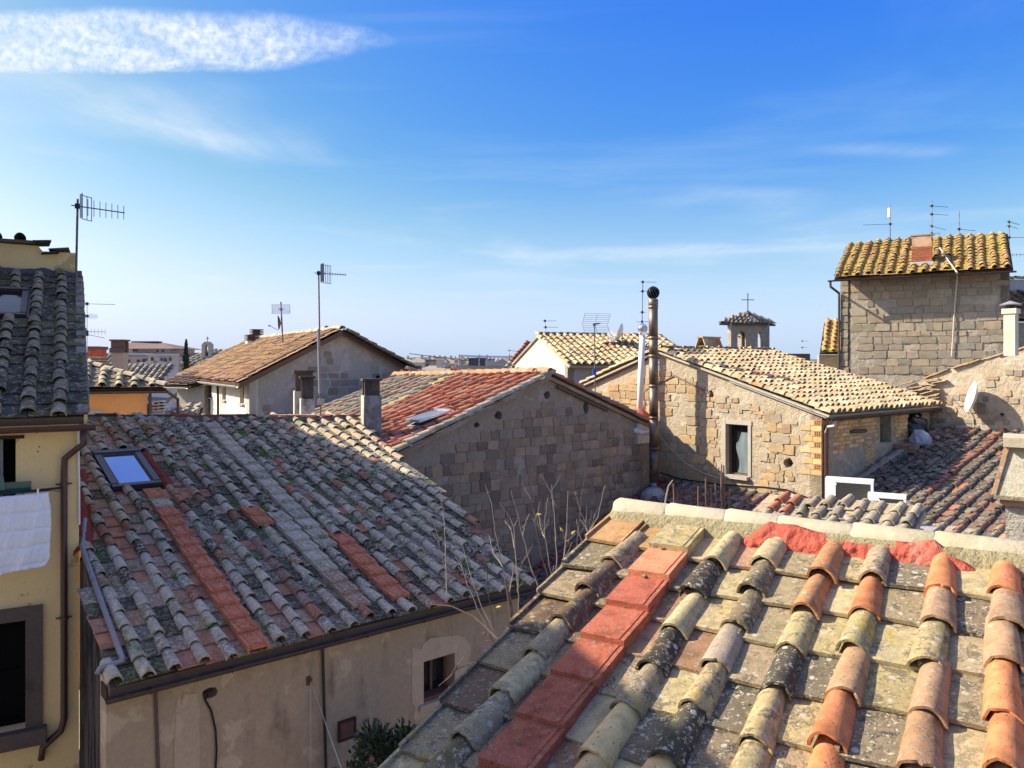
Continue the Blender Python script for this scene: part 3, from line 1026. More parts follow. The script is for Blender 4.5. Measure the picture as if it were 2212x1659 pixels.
for k in range(len(caps) - 1):
    m = MB()
    vs, fs = [], []
    S = 14
    a0, a1 = caps[k], caps[k + 1]
    rr = random.Random(40 + k)
    dz, dy = rr.uniform(-.006, .006), rr.uniform(-.008, .008)
    ringsA = [a0, a0 + .015, a0 + .10, (a0 + a1) / 2, a1 - .012, a1 + .01]
    rad = [.104, .112, .110, .107, .104, .094]
    for a, q in zip(ringsA, rad):
        for j in range(S + 1):
            th = math.pi * (j / S) * 1.16 - .08 * math.pi
            w = 1 + .035 * noise.noise((a * 7, th * 2, k * 3.1))
            vs.append(rb.pt(a + (.006 * math.sin(th * 5 + k) if a in (a0, a1 + .01) else 0), (.085 + dz + q * 1.0 * math.sin(th) * w), dy - .02 - q * 1.05 * math.cos(th) * w))
    for i in range(len(rad) - 1):
        for j in range(S):
            p = i * (S + 1) + j
            fs.append((p, p + 1, p + S + 2, p + S + 1))
    fs.append(tuple(range(S, -1, -1)))
    fs.append(tuple(range((len(rad) - 1) * (S + 1), len(rad) * (S + 1))))
    m.add(vs, fs)
    m.build('ridge_cap', M['ridge_cap'], near, True)
# red sealing coat smeared over the foot of the ridge
ra0, ra1 = 1.02, 2.42
vs, fs = [], []
NA, NB = 120, 14
for i in range(NA + 1):
    a = ra0 + (ra1 - ra0) * i / NA
    f = i / NA
    hgt = (.125 + .03 * math.sin(f * 9) + .03 * noise.noise((a * 5, 0, 3))) * min(1, 7 * f + .25) * min(1, 5.5 * (1 - f) + .1)
    dip = -.05 - .045 * max(0, math.cos(((a - .265) / SPN) * 2 * math.pi)) - .03 * noise.noise((a * 7, 2, 9)) - .05 * f
    for j in range(NB + 1):
        g = j / NB
        b = dip + (hgt - dip) * g
        if b > .075:
            d = .135 - (b - .075) * .40
        else:
            d = .158 + (.075 - b) * .30
        d += .02 * noise.noise((a * 11, b * 16, 5)) + .016 * noise.noise((a * 30, b * 34, 8)) + .014 * math.sin(math.pi * g)
        if i in (0, NA) or j in (0, NB):
            d -= .03
        vs.append(rb.pt(a, b, d))
for i in range(NA):
    for j in range(NB):
        k = i * (NB + 1) + j
        fs.append((k, k + NB + 1, k + NB + 2, k + 1))
seal = MB().add(vs, fs).build('sealing_coat', M['red_paint'], near, True)
seal['label'] = 'red sealing coat smeared over the foot of the ridge'
md = seal.modifiers.new('thick', 'SOLIDIFY'); md.thickness = .012
# back slope and walls of the near house
nb = Frame(R0, -r_dir, Vector((-up_n.x, -up_n.y, up_n.z)) * -1)
bfr = Frame(R0 + Vector((-d_dir.x, -d_dir.y, -NS)).normalized() * 2.6 + r_dir * 4.3, -r_dir, (Vector((d_dir.x, d_dir.y, NS))))
slab('back_roof', rect(0, 4.3, 0, 2.58), [], bfr, .08, M['stone_dark'], near, -.02)
pa = R0 + d_dir * 3.2; pb = R0 - d_dir * 2.3
wf = Frame(Vector((pb.x, pb.y, 0)) + r_dir * .12, pa - pb - Vector((0, 0, (pa - pb).z)))
ln = (Vector((pa.x, pa.y)) - Vector((pb.x, pb.y))).length
slab('wall', [(0, 0), (ln, 0), (ln, pa.z - 3.2 * NS - .15), (2.3, R0.z - .2), (0, R0.z - 2.3 * NS - .2)], [], wf, .3, M['house_grey'], near)

# small green sprig caught on the near tiles is left as moss in the joints
mo = MB()
rg = random.Random(77)
for q in range(40):
    a = rg.uniform(-.05, .0) if q < 26 else rg.uniform(.3, 2.4)
    b = rg.uniform(.2, 2.6)
    c = nfr.pt(a, b, .05 if q < 26 else .045)
    for k in range(5):
        p = c + Vector((rg.uniform(-.02, .02), rg.uniform(-.03, .03), rg.uniform(0, .008)))
        mo.lathe(p, [(.001, -.004), (.008, 0), (.006, .006), (.001, .009)], 5)
MO = plain('moss', (.055, .085, .015), .95, 0, .1, .4, 60, .3)
m_o = mo.build('moss_tufts', MO, deck); m_o['kind'] = 'stuff'

# ---------------------------------------------------------------- the long grey roof on the left
u2 = Vector((-.646, .763, 0)).normalized(); e1 = Vector((.763, .646, 0)).normalized()
LS = .30; lc = math.cos(math.atan(LS)); lsn = math.sin(math.atan(LS))
D0 = P3(-4.83, 9.24, -3.9)
lu = Vector((u2.x * lc, u2.y * lc, lsn))
lfr = Frame(D0, e1, lu)
left = thing('grey_roof_house', 'stained grey rendered house with a broad lichen-grey tile roof and skylight', 'house', (D0.x + 2.5, D0.y + 3, 0))
LP = [(0, 0), (6.87, 0), (7.74, 8.43), (1.32, 9.30), (.34, 3.44)]
lp_deck = [(0, .0), (6.87, .0), (7.74, 8.43), (1.32, 9.30), (.34, 3.44)]
ldeck = slab('roof', lp_deck, [], lfr, .12, M['stone_dark'], left, -.015)
SPL, EXL = .352, .368
oc1 = [lfr.hit(445, 1240, .1)[0], lfr.hit(790, 1228, .1)[0], lfr.hit(585, 1125, .1)[0]]
io1, io2, io3 = (round((x) / SPL - .1) for x in oc1)
t1 = (lfr.hit(548, 1395, .1)[1] - .1, lfr.hit(345, 1082, .1)[1] + .2)
t2 = (lfr.hit(862, 1290, .1)[1] - .1, lfr.hit(728, 1170, .1)[1] + .1)
t3 = (lfr.hit(600, 1140, .1)[1] - .15, lfr.hit(580, 1120, .1)[1] + .15)
G1, G2, G3 = (.46, .395, .30, 1.), (.33, .285, .22, 1.), (.54, .465, .355, 1.)
RDD, RDP, DKB = (.36, .14, .08, .4), (.38, .22, .15, .7), (.10, .07, .055, .7)
NEWR = (.56, .175, .09, .32); CRM = (.52, .37, .24, .14)
gs1, gs2 = round(lfr.hit(535, 1000, .1)[0] / SPL - .1), round(lfr.hit(700, 1240, .1)[0] / SPL - .1)
def left_col(kind, i, j, s, t, rg):
    if kind == 'cover':
        if i == io1 and t1[0] < t < t1[1]:
            return ('flat', NEWR) if not (t > t1[1] - .75 and t < t1[1] - .35) else ('flat', G1)
        if i == io2 and t2[0] < t < t2[1]:
            return ('flat', NEWR)
        if i == io3 and t3[0] < t < t3[1]:
            return ('flat', NEWR)
        if i == gs1 and 2.2 < t < 8.3:
            return ('flat', rg.choice([G1, G3, G2]))
        if i == gs2 and .3 < t < t2[1] + 1.0:
            return ('flat', rg.choice([G1, RDP, G3]))
        if s > 5.0 and t > 5.2 and rg.random() < .45:
            return CRM
        if abs(i - (io1 + 3)) == 0 and .6 < t < 2.5:
            return (.27, .17, .14, .25)
        p = (.20 if s < 2.5 else .10) + (.12 if t > 7 and s < 4 else 0)
        x = rg.random()
        if x < p:
            return rg.choice([RDD, (.30, .13, .085, .35), RDP])
        if x < p + .10:
            return DKB
        return rg.choice([G1, G2, G3, G1])
    if s < 3.0 and rg.random() < (.8 if abs(s - (io1 - 1) * SPL) < .5 else .4):
        return rg.choice([(.36, .17, .11, .2), (.36, .20, .13, .4), (.34, .22, .15, .6), (.40, .18, .11, .15)])
    x = rg.random()
    if x < .10:
        return (.24, .15, .10, .6)
    if x < .13:
        return (.36, .15, .09, .15)
    if x < .62:
        return rg.choice([(.075, .066, .045, .25), (.09, .078, .052, .3), (.08, .09, .042, .3)])
    return rg.choice([(.15, .13, .095, .5), (.20, .17, .125, .7)])
sk = [lfr.hit(*p) for p in ((198, 989), (299, 984), (349, 1056), (242, 1064))]
sa0, sa1 = (sk[0][0] + sk[3][0]) / 2, (sk[1][0] + sk[2][0]) / 2
sb0, sb1 = (sk[2][1] + sk[3][1]) / 2, (sk[0][1] + sk[1][1]) / 2
def over_sky(s, t):
    return sa0 - .10 < s < sa1 + .12 and sb0 - .12 < t < sb1 + .1
tile_roof(ldeck, lfr, LP, SPL, EXL, M['tile_left'], left_col, seed=33, cseg=8, rings=1, rw=.24, s_off=.1 * SPL, rough=1.0, lim=300, skip=over_sky, tagn='left', trow=-.06)
# skylight
sky_t = MB()
fw = .11
sm_ = MB().box(lfr, sa0, sa1, sb1 - fw * 1.1, sb1, -.01, .16).box(lfr, sa0, sa1, sb0, sb0 + fw, -.01, .13)
sm_.box(lfr, sa0, sa0 + fw, sb0 + fw, sb1 - fw * 1.1, -.01, .14).box(lfr, sa1 - fw, sa1, sb0 + fw, sb1 - fw * 1.1, -.01, .14)
skl = sm_.build('skylight', M['frame_brown'], left)
MB().box(lfr, sa0 + fw - .0, sa1 - fw + .0, sb0 + fw, sb1 - fw * 1.1, .05, .105).build('pane', M['glass_sky'], skl)
m = MB()
for (x0, x1, y0, y1) in ((sa0 + fw, sa0 + fw + .03, sb0 + fw, sb1 - fw * 1.1), (sa1 - fw - .03, sa1 - fw, sb0 + fw, sb1 - fw * 1.1), (sa0 + fw + .03, sa1 - fw - .03, sb1 - fw * 1.1 - .03, sb1 - fw * 1.1)):
    m.box(lfr, x0, x1, y0, y1, .10, .125)
m.build('sash', M['wood'], skl)
def smear(parent, fr, pts, wd, hgt, mat, name, seed, N=40):
    """a hand-laid fillet of mortar following a line on a surface"""
    rg = random.Random(seed)
    P = [Vector(p) for p in pts]
    ls = [0]
    for i in range(1, len(P)):
        ls.append(ls[-1] + (P[i] - P[i - 1]).length)
    def at(x):
        for i in range(1, len(P)):
            if x <= ls[i] + 1e-6:
                return P[i - 1].lerp(P[i], (x - ls[i - 1]) / max(1e-6, ls[i] - ls[i - 1]))
        return P[-1]
    vs, fs = [], []
    K = 7
    for i in range(N + 1):
        x = ls[-1] * i / N
        c = at(x)
        d = (at(min(ls[-1], x + .05)) - at(max(0, x - .05)))
        nn = Vector((-d.y, d.x)).normalized()
        w = wd * (.75 + .5 * noise.noise((x * 3, seed, 0)) + .25)
        for j in range(K + 1):
            g = j / K * 2 - 1
            q = c + nn * g * w
            z = hgt * (1 - g * g) * (1 + .5 * noise.noise((x * 5, g * 2, seed))) - .02 + .012 * noise.noise((x * 18, g * 7, seed))
            vs.append(fr.pt(q.x, q.y, z + .015))
    for i in range(N):
        for j in range(K):
            k = i * (K + 1) + j
            fs.append((k, k + 1, k + K + 2, k + K + 1))
    o = MB().add(vs, fs).build(name, mat, parent, True)
    md = o.modifiers.new('thick', 'SOLIDIFY'); md.thickness = .02
    return o
for ci, t0_, t1_ in ((3, 2.3, 2.9), (4, 1.5, 2.2), (5, 2.2, 2.7), (4, 2.6, 3.0)):
    ax_ = .265 + ci * SPN + SPN * .285
    q_ = smear(deck, nfr, [(ax_, t0_), (ax_ + .006, (t0_ + t1_) / 2), (ax_ - .004, t1_)], .024, .026, M['mortar_bead'], 'mortar_bead', 60 + ci, 70)
smear(ldeck, lfr, [(sa1 + .10, sb1 + .02), (sa1 + .13, (sb0 + sb1) / 2), (sa1 + .14, sb0 - .06), (sa1 + .34, sb0 - .16)], .13, .09, M['red_mortar'], 'mortar_fillet', 5)
smear(ldeck, lfr, [(sa0 - .10, sb1 - .1), (sa0 - .13, sb0 + .1), (sa0 - .05, sb0 - .16), (sa0 + .18, sb0 - .16)], .12, .08, M['red_mortar'], 'mortar_fillet', 6)
smear(ldeck, lfr, [(.36, 3.3), (.62, 4.9), (.85, 6.3)], .17, .13, M['red_mortar'], 'mortar_fillet', 8)
smear(ldeck, lfr, [(2.25, 9.05), (2.7, 9.02), (3.05, 9.0)], .16, .16, M['chimney_rough'], 'mortar_fillet', 9)
# ridge
rA, rB = lfr.pt(1.32, 9.28, .05), lfr.pt(7.74, 8.41, .05)
rdir = (rB - rA).normalized()
mr = MB()
mr.box(Frame(rA - Vector((0, 0, .1)), rdir), 0, (rB - rA).length, 0, .13, -.05, .12)
mr.build('ridge_bed', M['mortar_dark'], left)
its = []
rg = random.Random(8)
nR = 17
for k in range(nR):
    f0, f1 = k / nR, (k + 1) / nR
    c = rA.lerp(rB, f0)
    fr = Frame(c + Vector((0, 0, .03 + .012 * math.sin(k * 1.7))), rdir)
    x = k / nR
    col = (.52, .30, .19) if .58 < x < .80 else (.27, .085, .06) if (.28 < x < .52 or x > .80) else (.10, .07, .06)
    mm = MB().box(fr, -.015, (rB - rA).length / nR + .02, 0, .035 + .012 * (k % 2), -.11, .15)
    o = mm.build('ridge_slab', M['tile_red'], left)
    o.color = (*col, .7 if x < .3 else .3)
# moss cushions
def moss(parent, fr, spots, seed, mat):
    rg = random.Random(seed)
    m = MB()
    for (a, b, r_, n_) in spots:
        for k in range(n_):
            x, y = rg.gauss(0, r_ * .5), rg.gauss(0, r_ * .35)
            hgt = rg.uniform(.012, .03)
            c = fr.pt(a + x, b + y, .045)
            m.lathe(c, [(.026, -.01), (.03, .004), (.018, hgt), (.003, hgt * 1.25)], 6, fr.n)
    o = m.build('moss_cushions', mat, parent, True)
    o['kind'] = 'stuff'
GM = plain('bright moss', (.085, .20, .02), .95, 0, .1, .5, 40, .3)
moss(ldeck, lfr, [(*lfr.hit(u, v), r_, n_) for u, v, r_, n_ in ((608, 1047, .20, 60), (568, 1106, .16, 40), (695, 1130, .22, 60), (520, 940, .2, 26), (585, 985, .16, 20), (385, 1250, .08, 14), (640, 1095, .15, 16), (800, 1122, .1, 14), (440, 1010, .08, 8))], 4, GM)
# gutter, front wall and its fittings
g0 = lfr.pt(-.06, -.07, -.085); g1 = lfr.pt(6.95, -.07, -.085)
gutter(left, g0 - u2 * .03, g1 - u2 * .03, .06, M['gutter'], -u2, 'gutter', 1.0)
wl_o = Vector((D0.x, D0.y, 0)) + u2 * .28
lw = Frame(wl_o, e1)
eave_b = D0.z - .02
win = window_rect(lw, ((915, 1427), (982, 1412), (914, 1521), (982, 1495)))
hole_p = lw.hit(453, 1497)
hole = [(hole_p[0] + .11 * math.cos(k * math.pi / 4) * (1 + .2 * math.sin(k * 3)), hole_p[1] + .075 * math.sin(k * math.pi / 4)) for k in range(8)]
fwall = slab('front_wall', rect(.02, 6.72, 0, eave_b), [rect(win[0], win[1], win[2], win[3]), hole], lw, .32, M['house_grey'], left)
def patch(name, fr, cx_, cy_, rx, ry, seed, mat, parent, n=26, d=.004):
    rg = random.Random(seed)
    pts_ = []
    for k in range(n):
        th = 2 * math.pi * k / n
        sx_ = abs(math.cos(th)) ** .5 * (1 if math.cos(th) > 0 else -1); sy_ = abs(math.sin(th)) ** .5 * (1 if math.sin(th) > 0 else -1)
        kk = 1 + .22 * noise.noise((math.cos(th) * 2.1, math.sin(th) * 2.1, seed)) + .1 * rg.uniform(-1, 1)
        pts_.append((cx_ + rx * sx_ * kk, cy_ + ry * sy_ * kk))
    return pts_
pw_ = ((win[0] + win[1]) / 2 + .03, (win[2] + win[3]) / 2 + .05)
slab('newer_plaster', patch('p', lw, pw_[0], pw_[1], .58, .62, 3, None, None), [rect(win[0] - .001, win[1] + .001, win[2] - .09, win[3] + .001)], lw, .02, plaster('newer plaster', (.50, .395, .28), (.32, .25, .18), .3, (.55, .44, .315), .3, 45, .4), left, .012)
pq_ = lw.hit(405, 1580)
slab('newer_plaster', patch('p', lw, pq_[0], pq_[1] - .3, .16, .85, 7, None, None), [], lw, .02, plaster('limewash run', (.47, .375, .27), (.30, .24, .18), .3, (.51, .41, .30), .3, 45, .7), left, .010)
MB().box(lw, -.0, 6.8, eave_b - .22, eave_b - .05, -.2, .10).build('eave_board', M['wood_dark'], left)
wpart = MB().box(lw, win[0] - .02, win[1] + .02, win[2], win[3], -.33, -.27).build('window', M['glass_dark'], left)
m = MB()
for (x0, x1, y0, y1) in ((win[0], win[0] + .05, win[2], win[3]), (win[1] - .05, win[1], win[2], win[3]), ((win[0] + win[1]) / 2 - .025, (win[0] + win[1]) / 2 + .025, win[2] + .05, win[3] - .05), (win[0] + .05, win[1] - .05, win[3] - .05, win[3]), (win[0] + .05, win[1] - .05, win[2], win[2] + .05)):
    m.box(lw, x0, x1, y0, y1, -.268, -.235)
m.build('frame', M['wood'], wpart)
MB().box(lw, win[0] - .10, win[1] + .12, win[2] - .09, win[2] - .004, -.3, .07).build('sill', M['stone_pale'], wpart)
MB().box(lw, win[0] + .004, win[1] - .004, win[2] + .001, win[2] + .06, -.26, -.02).build('brick_ledge', M['rust_hatch'], wpart)
MB().box(lw, hole_p[0] - .2, hole_p[0] + .2, hole_p[1] - .15, hole_p[1] + .15, -.36, -.325).build('cavity', M['black'], left)
def on(fr, pts, d):
    return [fr.pt(*fr.hit(u, v, d), d) for u, v in pts]
MB().tube(on(lw, [(697, 1400), (700, 1520), (704, 1659), (706, 1720)], .05), .022, 8).build('drain_pipe', M['iron_dark'], left)
MB().tube(on(lw, [(336, 1487), (339, 1570), (342, 1662), (342, 1720)], .025), .022, 6).build('conduit', M['stone_dark'], left)
MB().tube(on(lw, [(450, 1500), (443, 1511), (457, 1537), (466, 1578), (468, 1620), (466, 1659), (466, 1720)], .03), .014, 6).build('loose_cable', M['wire_black'], left)
hq = window_rect(lw, ((733, 1561), (763, 1553), (733, 1596), (763, 1588)))
hat = MB().box(lw, hq[0], hq[1], hq[2], hq[3], 0, .03).build('hatch', M['rust_hatch'], left)
m = MB()
for (x0, x1, y0, y1) in ((hq[0] - .03, hq[0], hq[2] - .03, hq[3] + .03), (hq[1], hq[1] + .03, hq[2] - .03, hq[3] + .03), (hq[0], hq[1], hq[2] - .03, hq[2]), (hq[0], hq[1], hq[3], hq[3] + .03)):
    m.box(lw, x0, x1, y0, y1, 0, .045)
m.build('frame', M['wood_dark'], hat)
hk = lw.hit(666, 1471)
m = MB().tube([lw.pt(hk[0], hk[1], -.05), lw.pt(hk[0], hk[1], .07), lw.pt(hk[0], hk[1] + .06, .09)], .018, 6)
m.box(lw, hk[0] - .03, hk[0] + .03, hk[1] - .06, hk[1] + .07, 0, .02)
m.build('wall_hook', M['rust_hatch'], left)
hp = lw.pt(hk[0], hk[1] + .02, .08)
MB().tube([hp, lw.pt(*lw.hit(671, 1659, .1), .1), lw.pt(*lw.hit(673, 1730, .1), .1)], .005, 4).build('washing_line', M['wire_pale'], left)
MB().tube([hp, ray(738, 1662, 9.8), ray(775, 1740, 9.0)], .005, 4).build('washing_line', M['wire_pale'], left)
# side wall towards the yellow house, and the far sides
K2 = P3(-6.73, 11.95, 0); K2.z = 0
sd = Vector((D0.x, D0.y, 0)) + u2 * .28 + e1 * .14
swf = Frame(Vector((K2.x, K2.y, 0)) + e1 * .01, sd - K2 - e1 * .01)
sl = (sd - K2 - e1 * .01).length
sl -= .12
slab('side_wall', [(0, 0), (sl, 0), (sl, eave_b), (0, eave_b + 3.2 * LS - .06)], [], swf, .3, M['streaks'], left)
q0 = lfr.pt(6.72, .3); q1 = lfr.pt(7.6, 8.35)
rw_ = Frame(Vector((q0.x, q0.y, 0)), Vector((q1.x - q0.x, q1.y - q0.y, 0)))
slab('side_wall', [(0, 0), (8.2, 0), (8.2, q1.z - .16), (0, q0.z - .16)], [], rw_, .3, M['house_grey'], left)
bk = Frame(rB + Vector((u2.x, u2.y, -.34)).normalized() * 5 , -rdir, Vector((-u2.x, -u2.y, .34)))
slab('back_roof', rect(0, (rB - rA).length, 0, 4.95), [], bk, .1, M['tile_old'], left, -.05)
# the zinc pipe that lies on the roof
pz = on(lfr, [(184, 1122), (177, 1181), (196, 1235), (230, 1330), (266, 1427), (216, 1444)], .11)
m = MB().tube(pz[:5], .036, 8); m.tube([pz[4], pz[5], pz[5] + Vector((-.02, -.02, -.06))], .036, 8)
MB_pipe = m.build('overflow_pipe', M['zinc'], left)
pw = Frame(Vector((K2.x, K2.y, 0)), (.866, .5, 0))
# ---------------------------------------------------------------- the yellow house
ye = Vector((.866, .5, 0)); yu2 = Vector((-.5, .866, 0))
YS = .46; yc = math.cos(math.atan(YS)); ysn = math.sin(math.atan(YS))
K = P3(-6.73, 11.95, 0); K.z = 0
yel = thing('yellow_house', 'yellow rendered house with a dark mossy tile roof and brown downpipe', 'house', (K.x - 2, K.y, 0))
EV = -.80
Ye = Vector((K.x, K.y, 0)) - yu2 * .32 + ye * .06
yfr = Frame(Vector((Ye.x, Ye.y, CZ + EV)), ye, Vector((yu2.x * yc, yu2.y * yc, ysn)))
ylen = 5.9 / yc
YW = 6.0
ydeck = slab('roof', rect(-YW, 0, 0, ylen), [], yfr, .12, M['stone_dark'], yel, -.015)
YG1, YG2, YD = (.34, .29, .215, 1.), (.25, .215, .16, 1.), (.12, .10, .08, .8)
def yel_col(kind, i, j, s, t, rg):
    x = rg.random()
    if kind == 'cover':
        return (.33, .27, .22, .7) if x < .10 else YD if x < .3 else rg.choice([YG1, YG2])
    return rg.choice([(.11, .10, .08, .55), (.08, .07, .055, .5), (.13, .12, .07, .6), (.09, .08, .065, .45)])
ys = [yfr.hit(*p) for p in ((0, 640), (58, 634), (62, 690), (0, 697))]
ya0, ya1 = ys[1][0] - 1.1, (ys[1][0] + ys[2][0]) / 2
yb0, yb1 = (ys[2][1] + ys[3][1]) / 2, (ys[0][1] + ys[1][1]) / 2
tile_roof(ydeck, yfr, rect(-2.6, -.0, 0, ylen - .05), .40, .37, M['tile_yellow_house'], yel_col, seed=44, cseg=10, rings=1, rw=.25, s_off=-.33, rough=1.0, tagn='yellow',
          skip=lambda s, t: ya0 - .1 < s < ya1 + .12 and yb0 - .15 < t < yb1 + .1, trow=-.05)
f2 = .10
ysk = MB().box(yfr, ya0, ya1, yb1 - f2, yb1, 0, .17).box(yfr, ya0, ya1, yb0, yb0 + f2, 0, .14).box(yfr, ya0, ya0 + f2, yb0 + f2, yb1 - f2, 0, .15).box(yfr, ya1 - f2, ya1, yb0 + f2, yb1 - f2, 0, .15).build('skylight', M['frame_brown'], yel)
MB().box(yfr, ya0 + f2, ya1 - f2, yb0 + f2, yb1 - f2, .05, .10).build('pane', M['glass_dark'], ysk)
MB().box(yfr, ya1 + .002, ya1 + .25, yb0 + .05, yb1 - .05, -.01, .06).build('flashing', M['frame_brown'], ysk)
smear(ydeck, yfr, [(-2.6, ylen - .06), (-1.4, ylen - .1), (-.55, ylen - .02), (-.0, ylen - .22)], .16, .12, plaster('lead grey mortar', (.10, .10, .125), (.06, .06, .075), .3), 'mortar_fillet', 12)
# walls
yw = Frame(Vector((K.x, K.y, 0)), ye)
w1 = window_rect(yw, ((-60, 952), (34, 947), (34, 1110), (-60, 1118)))
w2 = window_rect(yw, ((-60, 1352), (53, 1341), (57, 1575), (-60, 1592)))
ev_b = CZ + EV + .07
slab('front_wall', rect(-YW, 0, 0, ev_b), [rect(*w1), rect(*w2)], yw, .35, M['yellow'], yel)
p1 = MB().box(yw, w1[0], w1[1], w1[2], w1[3], -.36, -.30).build('window', M['black'], yel)
vs = []; fs = []
for i in range(25):
    a = w1[0] + (w1[1] - .17 - w1[0]) * i / 24
    for b in (w1[2] + .02, w1[3] - .02):
        vs.append(yw.pt(a, b, -.2 + .02 * math.sin(i * 1.9)))
for i in range(24):
    fs.append((2 * i, 2 * i + 2, 2 * i + 3, 2 * i + 1))
MB().add(vs, fs).build('curtain', M['cloth_grey'], p1)
MB().box(yw, w1[0] - .1, w1[1] + .11, w1[3] - .001, w1[3] + .05, -.3, .02).build('lintel', M['wood_dark'], p1)
p2 = MB().box(yw, w2[0], w2[1], w2[2], w2[3], -.36, -.27).build('window', M['black'], yel)
m = MB()
for (x0, x1, y0, y1) in ((w2[1] - .07, w2[1], w2[2], w2[3]), (w2[0], w2[1] - .07, w2[3] - .07, w2[3]), (w2[0], w2[1] - .07, w2[2], w2[2] + .08), (w2[1] - .52, w2[1] - .47, w2[2] + .08, w2[3] - .07), (w2[1] - .47, w2[1] - .07, (w2[2] + w2[3]) / 2 - .02, (w2[2] + w2[3]) / 2 + .02)):
    m.box(yw, x0, x1, y0, y1, -.269, -.22)
m.build('frame', M['black'], p2)
m = MB()
fwd = .22
m.box(yw, w2[1] + .001, w2[1] + fwd, w2[2], w2[3] + .20, -.1, .05).box(yw, w2[0] - fwd, w2[1], w2[3] + .001, w2[3] + .20, -.1, .05)
m.build('stone_surround', M['stone_dark'], p2)
MB().box(yw, w2[0] - .1, w2[1] + fwd + .05, w2[2] - .24, w2[2] - .001, -.1, .16).build('sill', M['stone_dark'], p2)
ysd = Frame(Vector((K.x, K.y, 0)) + yu2 * .001, yu2)
ztop = CZ + EV + YS * 5.9
slab('side_wall', [(0, 0), (9.2, 0), (9.2, ztop + .48), (5.62, ztop + .48), (5.6, ztop - .16), (0, ev_b)], [], ysd, .3, M['yellow'], yel)
# the higher back part with its wall above the roof
yb = Frame(Vector((K.x, K.y, 0)) + yu2 * 5.6, ye)
slab('upper_wall', [(-YW, ztop - .6), (-.005, ztop - .6), (-.005, ztop + .50), (-.62, ztop + .49), (-.70, ztop + .60), (-YW, ztop + .66)], [], yb, .3, M['yellow'], yel)
ubk = Frame(Vector((K.x, K.y, ztop + .62)) + yu2 * 5.45 - ye * YW, ye, Vector((yu2.x, yu2.y, -.12)))
slab('upper_roof', rect(0, YW - .75, 0, 3.6), [], ubk, .06, M['stone_dark'], yel, .07)
for k in range(13):
    a = YW - 1.02 - k * .42
    o = bpy.data.objects.new('cover_tile', cover_meshes(.11, .10, .5, .018, 9, 1, 'yt', .9, 1)[0])
    if not o.data.materials:
        o.data.materials.append(M['tile_yellow_house'])
    o.color = (.08, .075, .075, .5)
    put(o, yel, ubk.mat(a, -.06, .075))
for (a, b, w, l, z, ro) in ((YW - .62, -.08, .34, .5, -.02, .1), (YW - .32, -.05, .38, .5, -.16, -.08), (YW - .45, .0, .3, .4, -.24, .25)):
    m = MB().box(Frame((0, 0, 0), (1, 0, .12), (0, 1, 0)), -w / 2, w / 2, 0, l, 0, .025).mesh('flat_tile_y')
    m.materials.append(M['tile_yellow_house'])
    o = bpy.data.objects.new('flat_tile', m); o.color = (.07, .068, .07, .4)
    put(o, yel, ubk.mat(a, b, z + .07, rot=ro))
# verge strip along the right edge
MB().box(yfr, .002, .05, 0, ylen - .02, -.14, .03).build('verge_edge', M['yellow'], ydeck)
its = []
rg = random.Random(3)
vm = flat_meshes(.16, .44, .018, 'yv', 0, 3)
for k in range(int(ylen / .37)):
    its.append((rg.choice(vm), yfr.mat(.0, k * .37, .03, rot=rg.uniform(-.03, .03)), jit((.30, .26, .2, .6), rg)))
field('verge_tile', its, M['tile_yellow_house'], ydeck, 60)
# gutter and downpipe
gutter(yel, yfr.pt(-YW, -.06, -.13), yfr.pt(.16, -.06, -.13), .085, M['pipe_brown'], -yu2, 'gutter', 1.5)
gp = yfr.pt(.0, -.06, -.2)
dp = [gp, gp + Vector((0, 0, -.22)), yw.pt(-.02, 0, .16) + Vector((0, 0, CZ + EV - .5)), yw.pt(-.19, 0, .08) + Vector((0, 0, CZ + EV - .66)), yw.pt(-.20, 0, .075) + Vector((0, 0, CZ + EV - .85)),
      yw.pt(-.20, 0, .075) + Vector((0, 0, CZ + EV - 3.0)), yw.pt(-.20, 0, .075) + Vector((0, 0, CZ - 5.45)), yw.pt(-.24, 0, .075) + Vector((0, 0, CZ - 5.62)), yw.pt(-.48, 0, .075) + Vector((0, 0, CZ - 5.82)), yw.pt(-.5, 0, .06) + Vector((0, 0, CZ - 6.0))]
pp = MB().tube(dp, .048, 12).build('downpipe', M['pipe_brown'], yel, True)
for zz in (-1.85, -3.9):
    MB().lathe(yw.pt(-.20, 0, .075) + Vector((0, 0, CZ + zz)), [(.064, -.02), (.066, -.018), (.066, .018), (.064, .02)], 12).tube([yw.pt(-.31, 0, .05) + Vector((0, 0, CZ + zz)), yw.pt(-.09, 0, .05) + Vector((0, 0, CZ + zz))], .012, 5).build('pipe_clip', M['pipe_brown'], pp)
MB().tube([yw.pt(-.012, CZ - .98, .03), yw.pt(.0, CZ - 1.8, .03), yw.pt(.005, CZ - 2.5, .03)], .016, 6).build('white_conduit', M['white_pipe'], yel)
for (u, v) in ((85, 965), (82, 975)):
    MB().lathe(yw.pt(*yw.hit(u, v), .0), [(.008, -.01), (.012, .006), (.004, .012)], 6, yw.n).build('wall_plug', M['wood_dark'], yel)

